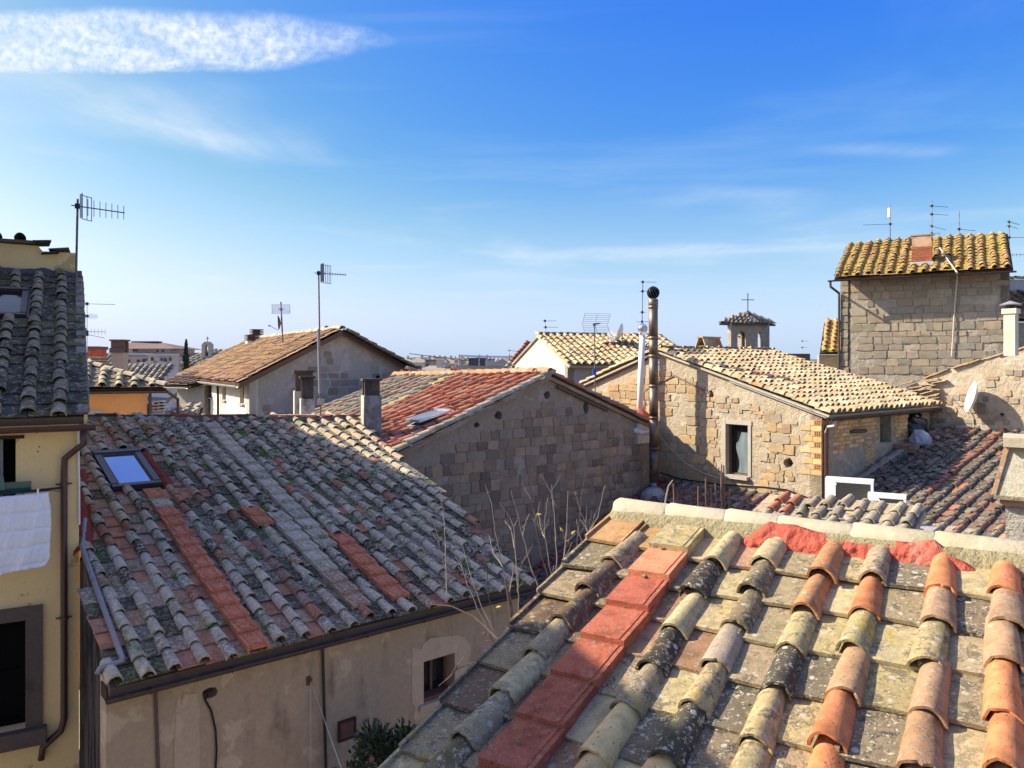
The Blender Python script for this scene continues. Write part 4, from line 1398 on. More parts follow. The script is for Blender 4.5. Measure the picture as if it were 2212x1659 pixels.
# washing: quilt over a line bracket
wash = thing('quilt', 'white channel-stitched quilt hanging from the washing bracket of the yellow house', 'quilt', ray(40, 1100, 11.1))
qd = .42
c0, c1 = yw.hit(-70, 1076, qd), yw.hit(104, 1062, qd)
lo0, lo1 = yw.hit(-70, 1254, qd), yw.hit(112, 1218, qd)
NA, NB = 80, 90
vs, fs = [], []
for j in range(NB + 1):
    g = j / NB
    for i in range(NA + 1):
        f = i / NA
        a = (c0[0] + (c1[0] - c0[0]) * f) * (1 - g) + (lo0[0] + (lo1[0] - lo0[0]) * f) * g
        b = (c0[1] + (c1[1] - c0[1]) * f) * (1 - g) + (lo0[1] + (lo1[1] - lo0[1]) * f) * g
        a += .02 * math.sin(g * 5) * f + (-.05 * max(0, (g - .9) * 10) * f * f)
        b += .012 * noise.noise((f * 6, g * 2, 1)) * g - .02 * math.sin(f * 3.1) * (1 - g)
        seam = abs((g * 4.3 + .03 * math.sin(f * 5)) % 1 - .5) * 2
        puffy = .034 * math.sqrt(max(0, 1 - seam ** 5))
        b += .035 * noise.noise((f * 4, 3, 9)) * max(0, g - .7) * 3
        d = qd + puffy + .05 * noise.noise((f * 5 + g * 1.2, g * .8, 4)) * (.3 + g) + .022 * noise.noise((f * 17 + g * 4, g * 5, 7)) + .008 * noise.noise((f * 45, g * 26, 3))
        vs.append(yw.pt(a, b, d))
for j in range(NB):
    for i in range(NA):
        k = j * (NA + 1) + i
        fs.append((k, k + NA + 1, k + NA + 2, k + 1))
qo = MB().add(vs, fs).build('quilt_cloth', M['cloth'], wash, True)
md = qo.modifiers.new('thick', 'SOLIDIFY'); md.thickness = .012
rack = thing('washing_bracket', 'dark iron washing bracket with green glass panel under the yellow house window', 'washing rack', yw.pt(-1.0, CZ - 2.0, .3))
m = MB()
m.tube([yw.pt(c0[0], c0[1] + .02, qd + .01), yw.pt(c1[0] + .02, c1[1] + .02, qd + .01)], .012, 6)
m.tube([yw.pt(-2.3, CZ - 1.96, .30), yw.pt(-.62, CZ - 1.88, .34), yw.pt(-.22, CZ - 1.9, .10)], .018, 6)
m.tube([yw.pt(c1[0], c1[1] + .02, qd), yw.pt(-.22, CZ - 1.95, .12)], .006, 5)
m.build('rail', M['iron_dark'], rack)
for k in range(5):
    a = -1.0 - k * .17 + .28
    MB().tube([yw.pt(a, CZ - 1.91, .32), yw.pt(a, CZ - 2.25, .34)], .009, 5).build('baluster', M['iron_dark'], rack)
gl = MB().box(Frame(yw.pt(0, 0, .2), ye, (0, 0, 1)), -2.3, -.62, CZ - 1.9, CZ - 1.75, 0, .012).build('glass_panel', M['glass_green'], rack)
MB().box(Frame(yw.pt(-.98, CZ - 1.87, .0), ye, Vector((-.15, 0, 1))), -.04, .04, .0, .2, .2, .28).build('bracket_arm', M['glass_green'], rack)
MB().box(yw, c1[0] - .14, c1[0] - .115, c1[1] - .03, c1[1] + .06, qd + .03, qd + .055).build('clothes_peg', M['white_paint'], rack)

# taller houses further left, outside the picture: they shade the grey roof and the near roof
def block_house(name, label, pts, top, mat, roofmat):
    t = thing(name, label, 'house', (sum(p[0] for p in pts) / len(pts), sum(p[1] for p in pts) / len(pts), 0))
    m = MB()
    n = len(pts)
    vs = [P3(x, y, -CZ) for x, y in pts] + [P3(x, y, z) for (x, y), z in zip(pts, top)]
    m.add(vs, [(i, (i + 1) % n, (i + 1) % n + n, i + n) for i in range(n)] + [tuple(range(n, 2 * n)), tuple(range(n - 1, -1, -1))])
    m.build('wall', mat, t)
    return t
block_house('tall_house', 'tall cream house wall standing left of the yellow house', [(-8.35, 11.2), (-10.5, 15.0), (-12.7, 18.2), (-13.6, 19.6), (-20, 19), (-20, 9)], [3.9, 4.4, 4.8, 4.2, 4.2, 4.0], M['cream_wall'], None)
block_house('side_wing', 'cream house wing beside the near roof', [(-4.4, 2.0), (-5.6, 5.5), (-9, 5.5), (-9, 2.0)], [2.35, 2.35, 2.35, 2.35], M['cream_wall'], None)
# ---------------------------------------------------------------- red-roofed stone gable house
g = Vector((.763, .646, 0)).normalized(); gi = Vector((-.646, .763, 0)).normalized()
PK = P3(1.003, 22, -.33)
RS = .367
redh = thing('red_roof_house', 'stone gabled house with half red and half grey tile roof', 'house', (PK.x - 2, PK.y + 3, 0))
rc = math.cos(math.atan(RS)); rs_ = math.sin(math.atan(RS))
WL, WR, RL = 5.45, 4.55, 8.3
o_l = PK - g * WL - Vector((0, 0, RS * WL))
rfr = Frame(o_l - gi * .12 - Vector((0, 0, .0)), -gi + Vector((0, 0, .022)), Vector((g.x * rc, g.y * rc, rs_)))
# s runs from the far end (negative) to the gable (0)
rpoly = [(-RL, 0), (.0, 0), (.0, WL / rc), (-RL, WL / rc)]
rdeck = slab('roof', rpoly, [], rfr, .1, M['mortar_dark'], redh, -.02)
REDC = [(.40, .15, .095, .4), (.36, .14, .09, .45), (.44, .20, .13, .5), (.40, .22, .15, .8)]
OLDC = [(.34, .30, .23, 1.), (.28, .25, .2, 1.), (.40, .35, .25, .9), (.37, .25, .16, .8)]
def red_col(kind, i, j, s, t, rg):
    edge = -4.25 + .15 * math.sin(t * 2)
    if s > edge:
        if kind == 'cover' and s > -.15:
            return (.40, .36, .28, .9)
        return rg.choice(REDC)
    if kind == 'cover' and s > edge - .3:
        return ('flat', (.42, .38, .22, 1.)) if rg.random() < .8 else rg.choice(OLDC)
    return rg.choice(OLDC)
rsk = [rfr.hit(*p) for p in ((888, 925), (944, 896), (966, 900), (918, 937))]
ka0, ka1 = min(p[0] for p in rsk) + .1, max(p[0] for p in rsk) - .1
kb0, kb1 = min(p[1] for p in rsk) + .1, max(p[1] for p in rsk) - .15
cka, ckb = (ka0 + ka1) / 2, (kb0 + kb1) / 2
ka0, ka1, kb0, kb1 = cka - .34, cka + .34, ckb - .5, ckb + .5
tile_roof(rdeck, rfr, rpoly, .40, .40, M['tile_red'], red_col, seed=51, cseg=8, rings=1, rw=.29, s_off=-.04, rough=1.1, tagn='red', trow=-.05, skip=lambda s, t: ka0 - .1 < s < ka1 + .1 and kb0 - .1 < t < kb1 + .05)
rk = MB().box(rfr, ka0, ka1, kb0, kb0 + .07, 0, .16).box(rfr, ka0, ka1, kb1 - .07, kb1, 0, .16).box(rfr, ka0, ka0 + .07, kb0 + .07, kb1 - .07, 0, .16).box(rfr, ka1 - .07, ka1, kb0 + .07, kb1 - .07, 0, .16).build('skylight', M['gutter_grey'], redh)
tl = Frame(rfr.pt(0, kb1, .17), rfr.a, (rfr.b + rfr.n * -.16))
MB().box(Frame(rfr.pt(ka0, kb1, .18), rfr.a, rfr.b - rfr.n * .12), .06, ka1 - ka0 - .06, -.93, -.06, 0, .03).build('pane', M['glass_dull'], rk)
s2 = Frame(rfr.pt(ka0, kb1, .175), rfr.a, rfr.b - rfr.n * .12)
MB().box(s2, 0, ka1 - ka0, -1.0, -.93, -.02, .05).box(s2, 0, ka1 - ka0, -.06, .05, -.02, .06).box(s2, 0, .06, -.93, -.06, -.02, .045).box(s2, ka1 - ka0 - .06, ka1 - ka0, -.93, -.06, -.02, .045).build('sash', M['alu'], rk)
ridge_row(redh, rfr.pt(-RL, WL / rc, .06), rfr.pt(.02, WL / rc, .09), M['tile_orange'], [(.48, .26, .16, .3), (.52, .31, .20, .3)], .15, .42, 52)
# right slope: seen only as the edge on the gable
qfr = Frame(PK + g * WR - Vector((0, 0, RS * WR)) - gi * .12, gi, Vector((-g.x * rc, -g.y * rc, rs_)))
qdeck = slab('roof', rect(0, RL, 0, WR / rc), [], qfr, .1, M['mortar_dark'], redh, -.02)
tile_roof(qdeck, qfr, rect(0, RL, 0, WR / rc - .1), .40, .42, M['tile_red'], lambda kind, i, j, s, t, rg: rg.choice(REDC + OLDC), seed=53, cseg=6, rings=1, rw=.29, s_off=.08, tagn='redr')
gw = Frame(Vector((PK.x, PK.y, 0)), g)
gz = lambda a: PK.z - RS * abs(a) - .12
gpoly = [(-WL, 0), (WR - .05, 0), (WR - .05, gz(WR)), (0, gz(0)), (-WL, gz(WL))]
holes = []
for (u, v, w, h2) in ((1077, 897, .26, .24), (1266, 880, .26, .36), (1182, 854, .24, .22), (1030, 918, .2, .14)):
    a, b = gw.hit(u, v)
    holes.append((a - w / 2, a + w / 2, b - h2 / 2, b + h2 / 2))
def ragged(x0, x1, y0, y1, seed):
    rg = random.Random(seed)
    cxx, cyy = (x0 + x1) / 2, (y0 + y1) / 2
    return [(cxx + (x1 - x0) / 2 * math.cos(k * math.pi / 5) * rg.uniform(.8, 1.15), cyy + (y1 - y0) / 2 * math.sin(k * math.pi / 5) * rg.uniform(.8, 1.2)) for k in range(10)]
gwall = slab('gable_wall', gpoly, [ragged(*x, 3 + i) for i, x in enumerate(holes)], gw, .4, M['mortar_dark'], redh)
for x in holes:
    MB().box(gw, x[0] - .1, x[1] + .1, x[2] - .1, x[3] + .1, -.5, -.405).build('cavity', M['black'], redh)
GC = [(.33, .245, .175, 1), (.29, .215, .155, 1), (.36, .27, .195, 1), (.23, .175, .135, 1), (.31, .24, .185, 1), (.37, .26, .175, 1)]
ngp = [(-WL + .3, 2.5), (WR - .25, 2.5), (WR - .25, gz(WR) - .1), (0, gz(0) - .45), (-WL + .3, gz(WL) - .2)]
def gsk(a, b, rg):
    depth = gz(a) - b
    if a < -.8 and depth < .45 + .2 * math.sin(a * 3):
        return True
    if a > 2.0 and depth < .5:
        return rg.random() < .7
    nn = noise.noise((a * .7, b * .7, 2.2))
    if b < 6.0:
        return rg.random() < .25 + nn
    return rg.random() < (.05 + max(0, nn) * .35 + (.15 if a > 2.6 else 0))
stone_wall(gwall, gw, ngp, (.19, .32), (.2, .46), .032, GC, M['stone'], 61, .012, 0, holes, skipfn=gsk, noisy=.006)
# boards under the right verge, verge tiles
MB().box(Frame(gw.pt(0, PK.z - .14, .06), g - Vector((0, 0, RS))), .35, 2.6, -.12, -.04, -.02, .05).build('verge_board', M['wood'], redh)
for sgn, ln_, cols in ((-1, WL, [(.36, .32, .26, .8), (.33, .16, .10, .5), (.42, .38, .3, .8)]), (1, WR, [(.30, .13, .085, .5), (.27, .15, .11, .7), (.36, .2, .13, .5)])):
    p0 = PK + g * sgn * ln_ - Vector((0, 0, RS * ln_)) - gi * .10
    p1 = PK - gi * .10
    fm = flat_meshes(.26, .46, .03, 'rv%d' % sgn, 0, 3, .02, .01)
    fv = Frame(p0, (-gi if sgn < 0 else gi), p1 - p0)
    rg = random.Random(9 + sgn); its = []
    n = int((p1 - p0).length / .38)
    for k in range(n):
        its.append((rg.choice(fm), fv.mat(rg.uniform(-.04, .02), k * .38, .0 + rg.uniform(0, .015), rot=rg.uniform(-.06, .06)), jit(rg.choice(cols), rg)))
    field('verge_tile', its, M['tile_old'] if sgn < 0 else M['tile_red'], redh, 60)
a, b = gw.hit(1372, 930)
m = MB().tube([gw.pt(a, b, -.1), gw.pt(a + .02, b - .02, .10), gw.pt(a + .12, b - .06, .22), gw.pt(a + .40, b - .09, .3)], .06, 10)
m.lathe(gw.pt(a, b, .0), [(.09, 0), (.09, .06), (.06, .07)], 10, gw.n)
m.build('drain_spout', M['white_pipe'], redh)
# other walls of the house
lwf = Frame(Vector((o_l.x, o_l.y, 0)) + gi * RL + g * .2, -gi)
slab('side_wall', rect(0, RL, 0, o_l.z - .1), [], lwf, .3, M['mortar_dark'], redh)

# ---------------------------------------------------------------- house with the glazed door
q = Vector((.768, .64, 0)).normalized(); bq = Vector((-.64, .768, 0)).normalized()
E = P3(8.46, 21, -1.29)
DS = .306; dc = math.cos(math.atan(DS)); dsn = math.sin(math.atan(DS))
doorh = thing('tuff_house', 'tan tuff stone house with glazed door and golden lichen tile roof', 'house', (E.x + 2, E.y + 5, 0))
dfr = Frame(E - bq * .30 - Vector((0, 0, .30 * DS)) - q * .16, q, Vector((bq.x * dc, bq.y * dc, dsn)))
DR = 5.92 / dc
dpoly = [(0, 0), (7.35, 0), (6.75, DR), (0, DR)]
ddeck = slab('roof', dpoly, [], dfr, .055, M['stone_pale'], doorh, -.02)
GLD = [(.52, .42, .27, .8), (.54, .45, .30, .7), (.50, .40, .25, .9), (.47, .37, .23, 1.)]
def gold_col(kind, i, j, s, t, rg):
    if rg.random() < .02:
        return (.50, .26, .15, .3)
    if t > DR - 1.0 and s < 2.5 and rg.random() < .5:
        return (.14, .12, .10, 1.)
    if kind == 'flat':
        return rg.choice([(.30, .25, .17, 1.), (.36, .30, .2, 1.)])
    return rg.choice(GLD)
tile_roof(ddeck, dfr, [(0, 0), (7.35, 0), (6.75, DR - .1), (0, DR - .1)], .315, .36, M['tile_gold'], gold_col, seed=71, cseg=8, rings=1, rw=.37, s_off=.05, rough=.8, stag=.07, tagn='gold', trow=-.05)
ridge_row(doorh, dfr.pt(0, DR, .05), dfr.pt(6.75, DR, .08), M['tile_dark'], [(.16, .13, .11, 1.), (.22, .16, .12, 1.)], .11, .36, 72)
# left slope behind, only its edge shows
LE = 3.85
ofr = Frame(E + bq * (5.62 + LE) + Vector((0, 0, 5.62 * DS - LE * .345)) + q * 6.6, -q, Vector((-bq.x, -bq.y, .345)))
odeck = slab('roof', rect(0, 6.76, 0, LE * 1.058), [], ofr, .055, M['stone_pale'], doorh, -.02)
tile_roof(odeck, ofr, rect(0, 6.76, 0, LE * 1.05), .32, .38, M['tile_gold'], gold_col, seed=73, cseg=6, rings=1, rw=.3, tagn='goldb')
dg = Frame(Vector((E.x, E.y, 0)), -bq)     # a: 0 at the corner, negative to the left
zt = lambda a: (E.z + DS * -a - .12) if a > -5.62 else (E.z + DS * 5.62 - .345 * (-a - 5.62) - .12)
door = window_rect(dg, ((1567, 917), (1616, 917), (1570, 1026), (1617, 1028)))
hl = dg.hit(1702, 1000)
dpolyw = [(-9.4, 0), (0, 0), (0, zt(0)), (-5.62, zt(-5.62)), (-9.4, zt(-9.4))]
hole2 = ragged(hl[0] - .16, hl[0] + .16, hl[1] - .14, hl[1] + .14, 19)
h3 = dg.hit(1535, 855)
dwall = slab('gable_wall', dpolyw, [rect(*door), hole2, ragged(h3[0] - .1, h3[0] + .1, h3[1] - .18, h3[1] + .2, 23)], dg, .4, M['mortar_tan'], doorh)
MB().box(dg, hl[0] - .3, hl[0] + .3, hl[1] - .3, hl[1] + .3, -.5, -.405).build('cavity', M['black'], doorh)
TC = [(.42, .30, .17, 1), (.40, .29, .17, 1), (.43, .32, .19, 1), (.38, .29, .19, 1), (.37, .31, .23, 1), (.40, .31, .2, 1)]
def dsk(a, b, rg):
    nn = noise.noise((a * .9 + 3, b * .9, 5.2))
    return rg.random() < .20 + nn * .8
zlow = E.z - 2.9
stone_wall(dwall, dg, [(-9.2, zlow), (-.55, zlow), (-.55, zt(-.55) - .25), (-5.62, zt(-5.62) - .3), (-9.2, zt(-9.2) - .1)], (.18, .34), (.22, .62), .035, TC, M['stone'], 75, .018, 0,
           [(door[0] - .18, door[1] + .18, door[2] - .1, door[3] + .2), (hl[0] - .2, hl[0] + .2, hl[1] - .18, hl[1] + .18), (h3[0] - .15, h3[0] + .15, h3[1] - .25, h3[1] + .25)], skipfn=dsk, noisy=.02)
# small rubble between the blocks
stone_wall(dwall, dg, [(-4.4, zlow), (-.6, zlow), (-.6, zt(-.6) - .3), (-4.4, zt(-4.4) - .3)], (.10, .17), (.12, .26), .03, TC, M['stone'], 76, .02, .62, [(door[0] - .2, door[1] + .2, door[2] - .1, door[3] + .2), (hl[0] - .2, hl[0] + .2, hl[1] - .18, hl[1] + .18)], name='rubble_stone', lim=160, noisy=.02)
dr = MB().box(dg, door[0] + .07, door[1] - .03, door[2] + .05, door[3] - .05, -.22, -.20).build('glazed_door', M['glass_dark'], doorh)
m = MB()
for (x0, x1, y0, y1) in ((door[0], door[0] + .07, door[2], door[3]), (door[1] - .03, door[1], door[2], door[3]), (door[0] + .07, door[1] - .03, door[3] - .05, door[3]), (door[0] + .07, door[1] - .03, door[2], door[2] + .05)):
    m.box(dg, x0, x1, y0, y1, -.26, -.16)
m.build('frame', M['wood'], dr)
vs, fs = [], []
for i in range(9):
    for j in range(15):
        f, k = i / 8, j / 14
        left_edge = .30 + .10 * math.sin(k * 7) + (.12 if k > .75 else 0)
        a = door[0] + .1 + (door[1] - door[0] - .15) * (left_edge + (1 - left_edge) * f)
        vs.append(dg.pt(a, door[2] + .06 + (door[3] - door[2] - .3) * k, -.19 + .01 * math.sin(f * 9 + k * 4)))
for i in range(8):
    for j in range(14):
        p = i * 15 + j
        fs.append((p, p + 15, p + 16, p + 1))
MB().add(vs, fs).build('torn_sheet', plain('milky plastic sheet', (.16, .20, .21), .35, 0, .5, .45, 2.2, .2), dr, True)
MB().box(dg, door[0] - .13, door[0] - .002, door[2], door[3] + .13, -.1, .035).box(dg, door[0], door[1] + .12, door[3] + .002, door[3] + .13, -.1, .03).box(dg, door[1] + .002, door[1] + .10, door[2], door[3], -.1, .03).build('surround', M['stone_pale'], dr)
MB().box(dg, door[0] - .02, door[1] + .03, door[2] - .10, door[2] - .004, -.2, .14).build('sill', M['stone_pale'], dr)
# brick side under the eave
bw = Frame(Vector((E.x, E.y, 0)), q)
bwin = window_rect(bw, ((1901, 898), (1923, 896), (1901, 957), (1921, 954)))
zb = E.z + .02
bwall = slab('brick_side_wall', rect(.0, 7.0, 0, zb), [rect(*bwin)], bw, .35, M['mortar_tan'], doorh, -.0)
MB().box(bw, bwin[0], bwin[1], bwin[2], bwin[3], -.36, -.3).build('window', M['black'], doorh)
MB().box(bw, bwin[0] - .05, bwin[1] + .12, bwin[3] + .0, bwin[3] + .16, -.01, .05).box(bw, bwin[1] + .0, bwin[1] + .1, bwin[2], bwin[3], -.01, .04).build('lintel', M['mortar_tan'], doorh)
BC = [(.72, .46, .22, 1), (.68, .42, .19, 1), (.74, .50, .26, 1), (.62, .37, .17, 1), (.70, .44, .2, 1)]
bb0 = bw.hit(1800, 985)[1]
def bsk(a, b, rg):
    lowl = bb0 + .04 + .06 * a if a < 2.4 else bwin[2]
    if a > 3.3 and b < bwin[2] - .02:
        return True
    if 2.35 < a < 3.05:
        return b < bb0 - .55 or (b < E.z - .75 and True)
    if b < lowl:
        return True
    return rg.random() < .03
stone_wall(bwall, bw, rect(.45, 6.5, bb0 - .3, zb - .16), (.112, .116), (.25, .27), .03, BC, M['brick'], 81, .013, 0, [(bwin[0] - .05, bwin[1] + .12, bwin[2] - .02, bwin[3] + .17)], name='brick', lim=300, meshes=BRICKS, skipfn=bsk, bond=.13, b0=bb0 - .3)
stone_wall(bwall, bw, rect(2.35, 3.1, bb0 - .75, E.z - .75), (.062, .066), (.19, .22), .03, BC, M['brick'], 82, .016, .05, [], name='brick', lim=120, meshes=BRICKS, bond=.1, b0=bb0 - .75)
# quoin of alternating solid and hollow bricks
nb_ = 10
for k in range(nb_):
    b0_, b1_ = E.z - .26 - (k + 1) * .152, E.z - .26 - k * .152 - .012
    wl_ = (.62 if k % 4 == 1 else .52) if k % 2 else (.30 if k % 4 else .36)
    if k % 2 == 1:
        x0 = -wl_
        for x1 in (-wl_ / 2 - .006, -.0):
            MB().box(dg, x0, x1, b0_, b1_, -.05, .022).build('quoin_brick', M['brick'], doorh).color = jit((.56, .40, .20, 1), RNG)
            x0 = x1 + .012
    else:
        MB().box(dg, -wl_, -.215, b0_, b1_, -.05, .02).build('quoin_brick', M['brick'], doorh).color = jit((.54, .38, .19, 1), RNG)
        m = MB()
        m.box(dg, -.205, .0, b0_, b0_ + .018, -.05, .022).box(dg, -.205, .0, b1_ - .018, b1_, -.05, .022)
        m.box(dg, -.205, -.187, b0_ + .018, b1_ - .018, -.05, .022).box(dg, -.018, .0, b0_ + .018, b1_ - .018, -.05, .022)
        md_ = (b0_ + b1_) / 2
        m.box(dg, -.187, -.018, md_ - .007, md_ + .007, -.04, .021)
        for xx in (-.137, -.081):
            m.box(dg, xx - .006, xx + .006, b0_ + .018, md_ - .007, -.04, .0205).box(dg, xx - .006, xx + .006, md_ + .007, b1_ - .018, -.04, .0205)
        o = m.build('hollow_brick', M['brick'], doorh); o.color = (.50, .27, .13, 1)
    MB().box(bw, .002, .40 if k % 2 else .26, b0_, b1_, -.05, .024).build('quoin_brick', M['brick'], doorh).color = jit((.44, .26, .12, 1), RNG)  # shade is painted into these: darker than the quoin's sunlit face
# gutter, verge board, downpipe
gutter(doorh, dfr.pt(.0, -.04, -.1), dfr.pt(7.3, -.04, -.1), .07, M['gutter'], -bq, 'gutter', 1.2)
vb = Frame(dfr.pt(.06, 0, -.09), dfr.b, Vector((0, 0, 1)))
MB().box(vb, .1, 3.3, -.05, .03, .0, .05).build('verge_board', M['gutter_grey'], doorh)
g_e = dfr.pt(.25, -.04, -.2)
pd = [dfr.pt(.30, -.04, -.17), dfr.pt(.30, -.04, -.17) + Vector((0, 0, -.14)), bw.pt(.12, E.z - .45, .10), bw.pt(.06, E.z - .60, .09), bw.pt(.06, E.z - 1.6, .09), bw.pt(.06, E.z - 2.7, .09)]
MB().tube(pd[2:], .05, 10).build('downpipe', M['pipe_brown'], doorh)
MB().tube(pd[:3], .05, 10).build('pipe_elbow', M['gutter_grey'], doorh)
a, b = bw.hit(1880, 925)
c = bw.pt(*bw.hit(1838, 932), .02)
MB().tube([c - q * .1, c + q * .25 + bw.n * .1, c + q * .55 + bw.n * .14], .06, 9).build('vent_pipe', M['stone_dark'], doorh)
# cable along the foot of the wall, thin cable from the flue
MB().tube([dg.pt(*dg.hit(u, v, .05), .05) for u, v in ((1425, 1020), (1470, 1035), (1560, 1047), (1650, 1052), (1700, 1058), (1745, 1075))], .02, 6).build('wall_cable', M['wire_black'], doorh)
MB().tube([dg.pt(*dg.hit(u, v, .1), .1) for u, v in ((1415, 925), (1440, 960), (1480, 1000), (1520, 1022), (1562, 1036))], .011, 5).build('slack_wire', M['wire_pale'], doorh)
bh = dg.hit(1470, 800)
MB().tube([dg.pt(-6.2, zt(-6.2) - 1.0, .03), dg.pt(-5.0, zt(-5.0) - .52, .035), dg.pt(-3.6, zt(-4) - .75, .03)], .03, 5).build('tie_bar', M['mast'], doorh)

# ---------------------------------------------------------------- low roofs between the houses
wx = Vector((.64, -.768, 0)).normalized()
Eb = P3(8.46, 21, -3.84)
lowl = thing('low_roof_house', 'low house with brown old tile roof under the glazed door', 'house', (Eb.x - 5, Eb.y - 2, 0))
TL = .34
lt = math.cos(math.atan(TL))
RUN = 8.6
lfr2 = Frame(Eb - q * RUN - Vector((0, 0, RUN * TL)), wx, Vector((q.x * lt, q.y * lt, math.sin(math.atan(TL)))))
ln0 = -16.14
def left_of_gable(s, t):
    p = lfr2.pt(s, t)
    return p.x * .646 - p.y * .763 < -16.14 + .12 or p.x * .768 + p.y * .64 > 19.94 - .05
lpoly2 = [(-10.5, 0), (1.2, 0), (1.2, RUN / lt), (-6.2, RUN / lt)]
ldk = slab('roof', lpoly2, [], lfr2, .1, M['mortar_dark'], lowl, -.02)
LOWC = [(.17, .12, .10, .7), (.22, .13, .10, .5), (.14, .11, .095, 1.), (.25, .19, .15, .9), (.30, .24, .19, .8), (.27, .12, .085, .3)]
tile_roof(ldk, lfr2, lpoly2, .34, .38, M['tile_dark'], lambda kind, i, j, s, t, rg: (rg.choice([(.30, .09, .065, .3), (.26, .1, .08, .4)]) if (kind == 'cover' and left_of_gable(s - .5, t)) else rg.choice(LOWC)), seed=91, cseg=8, rings=1, rw=.27, rough=1.3, tagn='low', skip=left_of_gable)
for nm, p0_, p1_ in (('wall', lfr2.pt(-10.4, .2), lfr2.pt(1.1, .2)), ('wall', lfr2.pt(1.1, .2), lfr2.pt(1.1, 8.8))):
    f_ = Frame(Vector((p0_.x, p0_.y, 0)), Vector((p1_.x - p0_.x, p1_.y - p0_.y, 0)))
    slab(nm, [(0, 0), ((Vector((p1_.x, p1_.y)) - Vector((p0_.x, p0_.y))).length, 0), ((Vector((p1_.x, p1_.y)) - Vector((p0_.x, p0_.y))).length, p1_.z - .15), (0, p0_.z - .15)], [], f_, .3, M['mortar_dark'], lowl)

lowr = thing('dark_roof_house', 'low house with dark patched tile roof beside the brick wall', 'house', (Eb.x + 3, Eb.y, 0))
TR = .24
rt = math.cos(math.atan(TR))
RB, RT_ = 7.6, 7.1
lfr3 = Frame(Eb - q * RB - Vector((0, 0, RB * TR)) + wx * .0, wx, Vector((q.x * rt, q.y * rt, math.sin(math.atan(TR)))))
rpoly3 = [(1.3, 0), (9.5, 0), (9.5, (RB + RT_) / rt), (.03, (RB + RT_) / rt), (.03, (RB + .1) / rt), (1.3, (RB + .1) / rt)]
rdk = slab('roof', rpoly3, [], lfr3, .1, M['mortar_dark'], lowr, -.03)
DARKC = [(.15, .125, .10, 1.), (.20, .165, .13, 1.), (.11, .095, .08, .8), (.28, .235, .18, 1.), (.24, .15, .11, .7)]
LITE = [(.42, .36, .27, .9), (.36, .30, .23, 1.), (.46, .30, .19, .4), (.30, .26, .2, 1.)]
col_red = round((lfr3.hit(2100, 1005)[0]) / .36)
tile_bits = [lfr3.hit(2057, 1070), lfr3.hit(2085, 1055), lfr3.hit(2045, 1110)]
def dark_col(kind, i, j, s, t, rg):
    if kind == 'cover' and i == col_red and t > 9:
        return (.34, .15, .10, .5)
    if kind == 'flat' and any(abs(s - a) < .26 and abs(t - b) < .26 for a, b in tile_bits):
        return (.44, .20, .13, .25)
    x = (RB + RT_) / rt - t
    if t < 6.8 or (t < 7.8 and rg.random() < .5):  # tiles lower on the slope are paler than those above
        return rg.choice(LITE + DARKC[3:4])
    if rg.random() < .08:
        return (.34, .17, .12, .5)
    return rg.choice(DARKC)
tile_roof(rdk, lfr3, [(1.3, 0), (9.5, 0), (9.5, (RB + RT_) / rt - .1), (.35, (RB + RT_) / rt - .1), (.35, (RB + .2) / rt), (1.3, (RB + .2) / rt)], .36, .40, M['tile_dark'], dark_col, seed=95, cseg=8, rings=1, rw=.225, rough=1.3, tagn='soot')
smear(rdk, lfr3, [(.10, RB / rt + .2), (.16, RB / rt + 2.0), (.2, RB / rt + 4.0), (.2, RB / rt + 5.2)], .24, .2, M['mortar_dark'], 'mortar_fillet', 31)
p0_ = lfr3.pt(1.4, .2); p1_ = lfr3.pt(9.4, .2)
f_ = Frame(Vector((p0_.x, p0_.y, 0)), wx)
slab('wall', rect(0, 8, 0, p0_.z - .15), [], f_, .3, M['mortar_dark'], lowr)

# outbuilding with the bright tile rows and a flat terrace behind it
ox = Vector((.757, -.653, 0)).normalized(); oy = Vector((.653, .757, 0)).normalized()
OT = P3(5.62, 16.0, -2.88)
outb = thing('outbuilding', 'small outbuilding with bright weathered tile rows in front of the air conditioners', 'outbuilding', (6, 14, 0))
ost = math.cos(math.atan(.28))
ORU = 4.2
ofr2 = Frame(OT - oy * ORU - Vector((0, 0, ORU * .28)), ox + Vector((0, 0, .06)), Vector((oy.x * ost, oy.y * ost, .28 * ost)))
opoly = [(-.55, 0), (2.7, 0), (2.7, ORU / ost), (-.15, ORU / ost)]
odk = slab('roof', opoly, [], ofr2, .1, M['mortar_tan'], outb, -.02)
def out_col(kind, i, j, s, t, rg):
    if kind == 'cover' and t > ORU / ost - .75 and s < .65:
        return (.48, .19, .10, .2)
    return rg.choice([(.50, .44, .33, .9), (.44, .38, .28, 1.), (.38, .33, .25, 1.), (.50, .40, .28, .7)])
tile_roof(odk, ofr2, opoly, .325, .40, M['tile_near'], out_col, seed=97, cseg=10, rings=1, rw=.29, s_off=.0, rough=1.6, tagn='out', lim=200)
for a0_, a1_ in ((ofr2.pt(2.62, .1), ofr2.pt(2.62, ORU / ost - .05)),):
    f_ = Frame(Vector((a0_.x, a0_.y, 0)), Vector((a1_.x - a0_.x, a1_.y - a0_.y, 0)))
    L_ = (Vector((a1_.x, a1_.y)) - Vector((a0_.x, a0_.y))).length
    slab('wall', [(0, 0), (L_, 0), (L_, a1_.z - .13), (0, a0_.z - .13)], [], f_, .25, M['mortar_tan'], outb)
tp = ofr2.pt(-.1, ORU / ost)
tf = Frame(Vector((tp.x, tp.y, 0)) + oy * .02, ox)
slab('back_wall', rect(0, 2.7, 0, CZ - 3.12), [], tf, .25, M['mortar_tan'], outb)
TER = CZ - 3.42
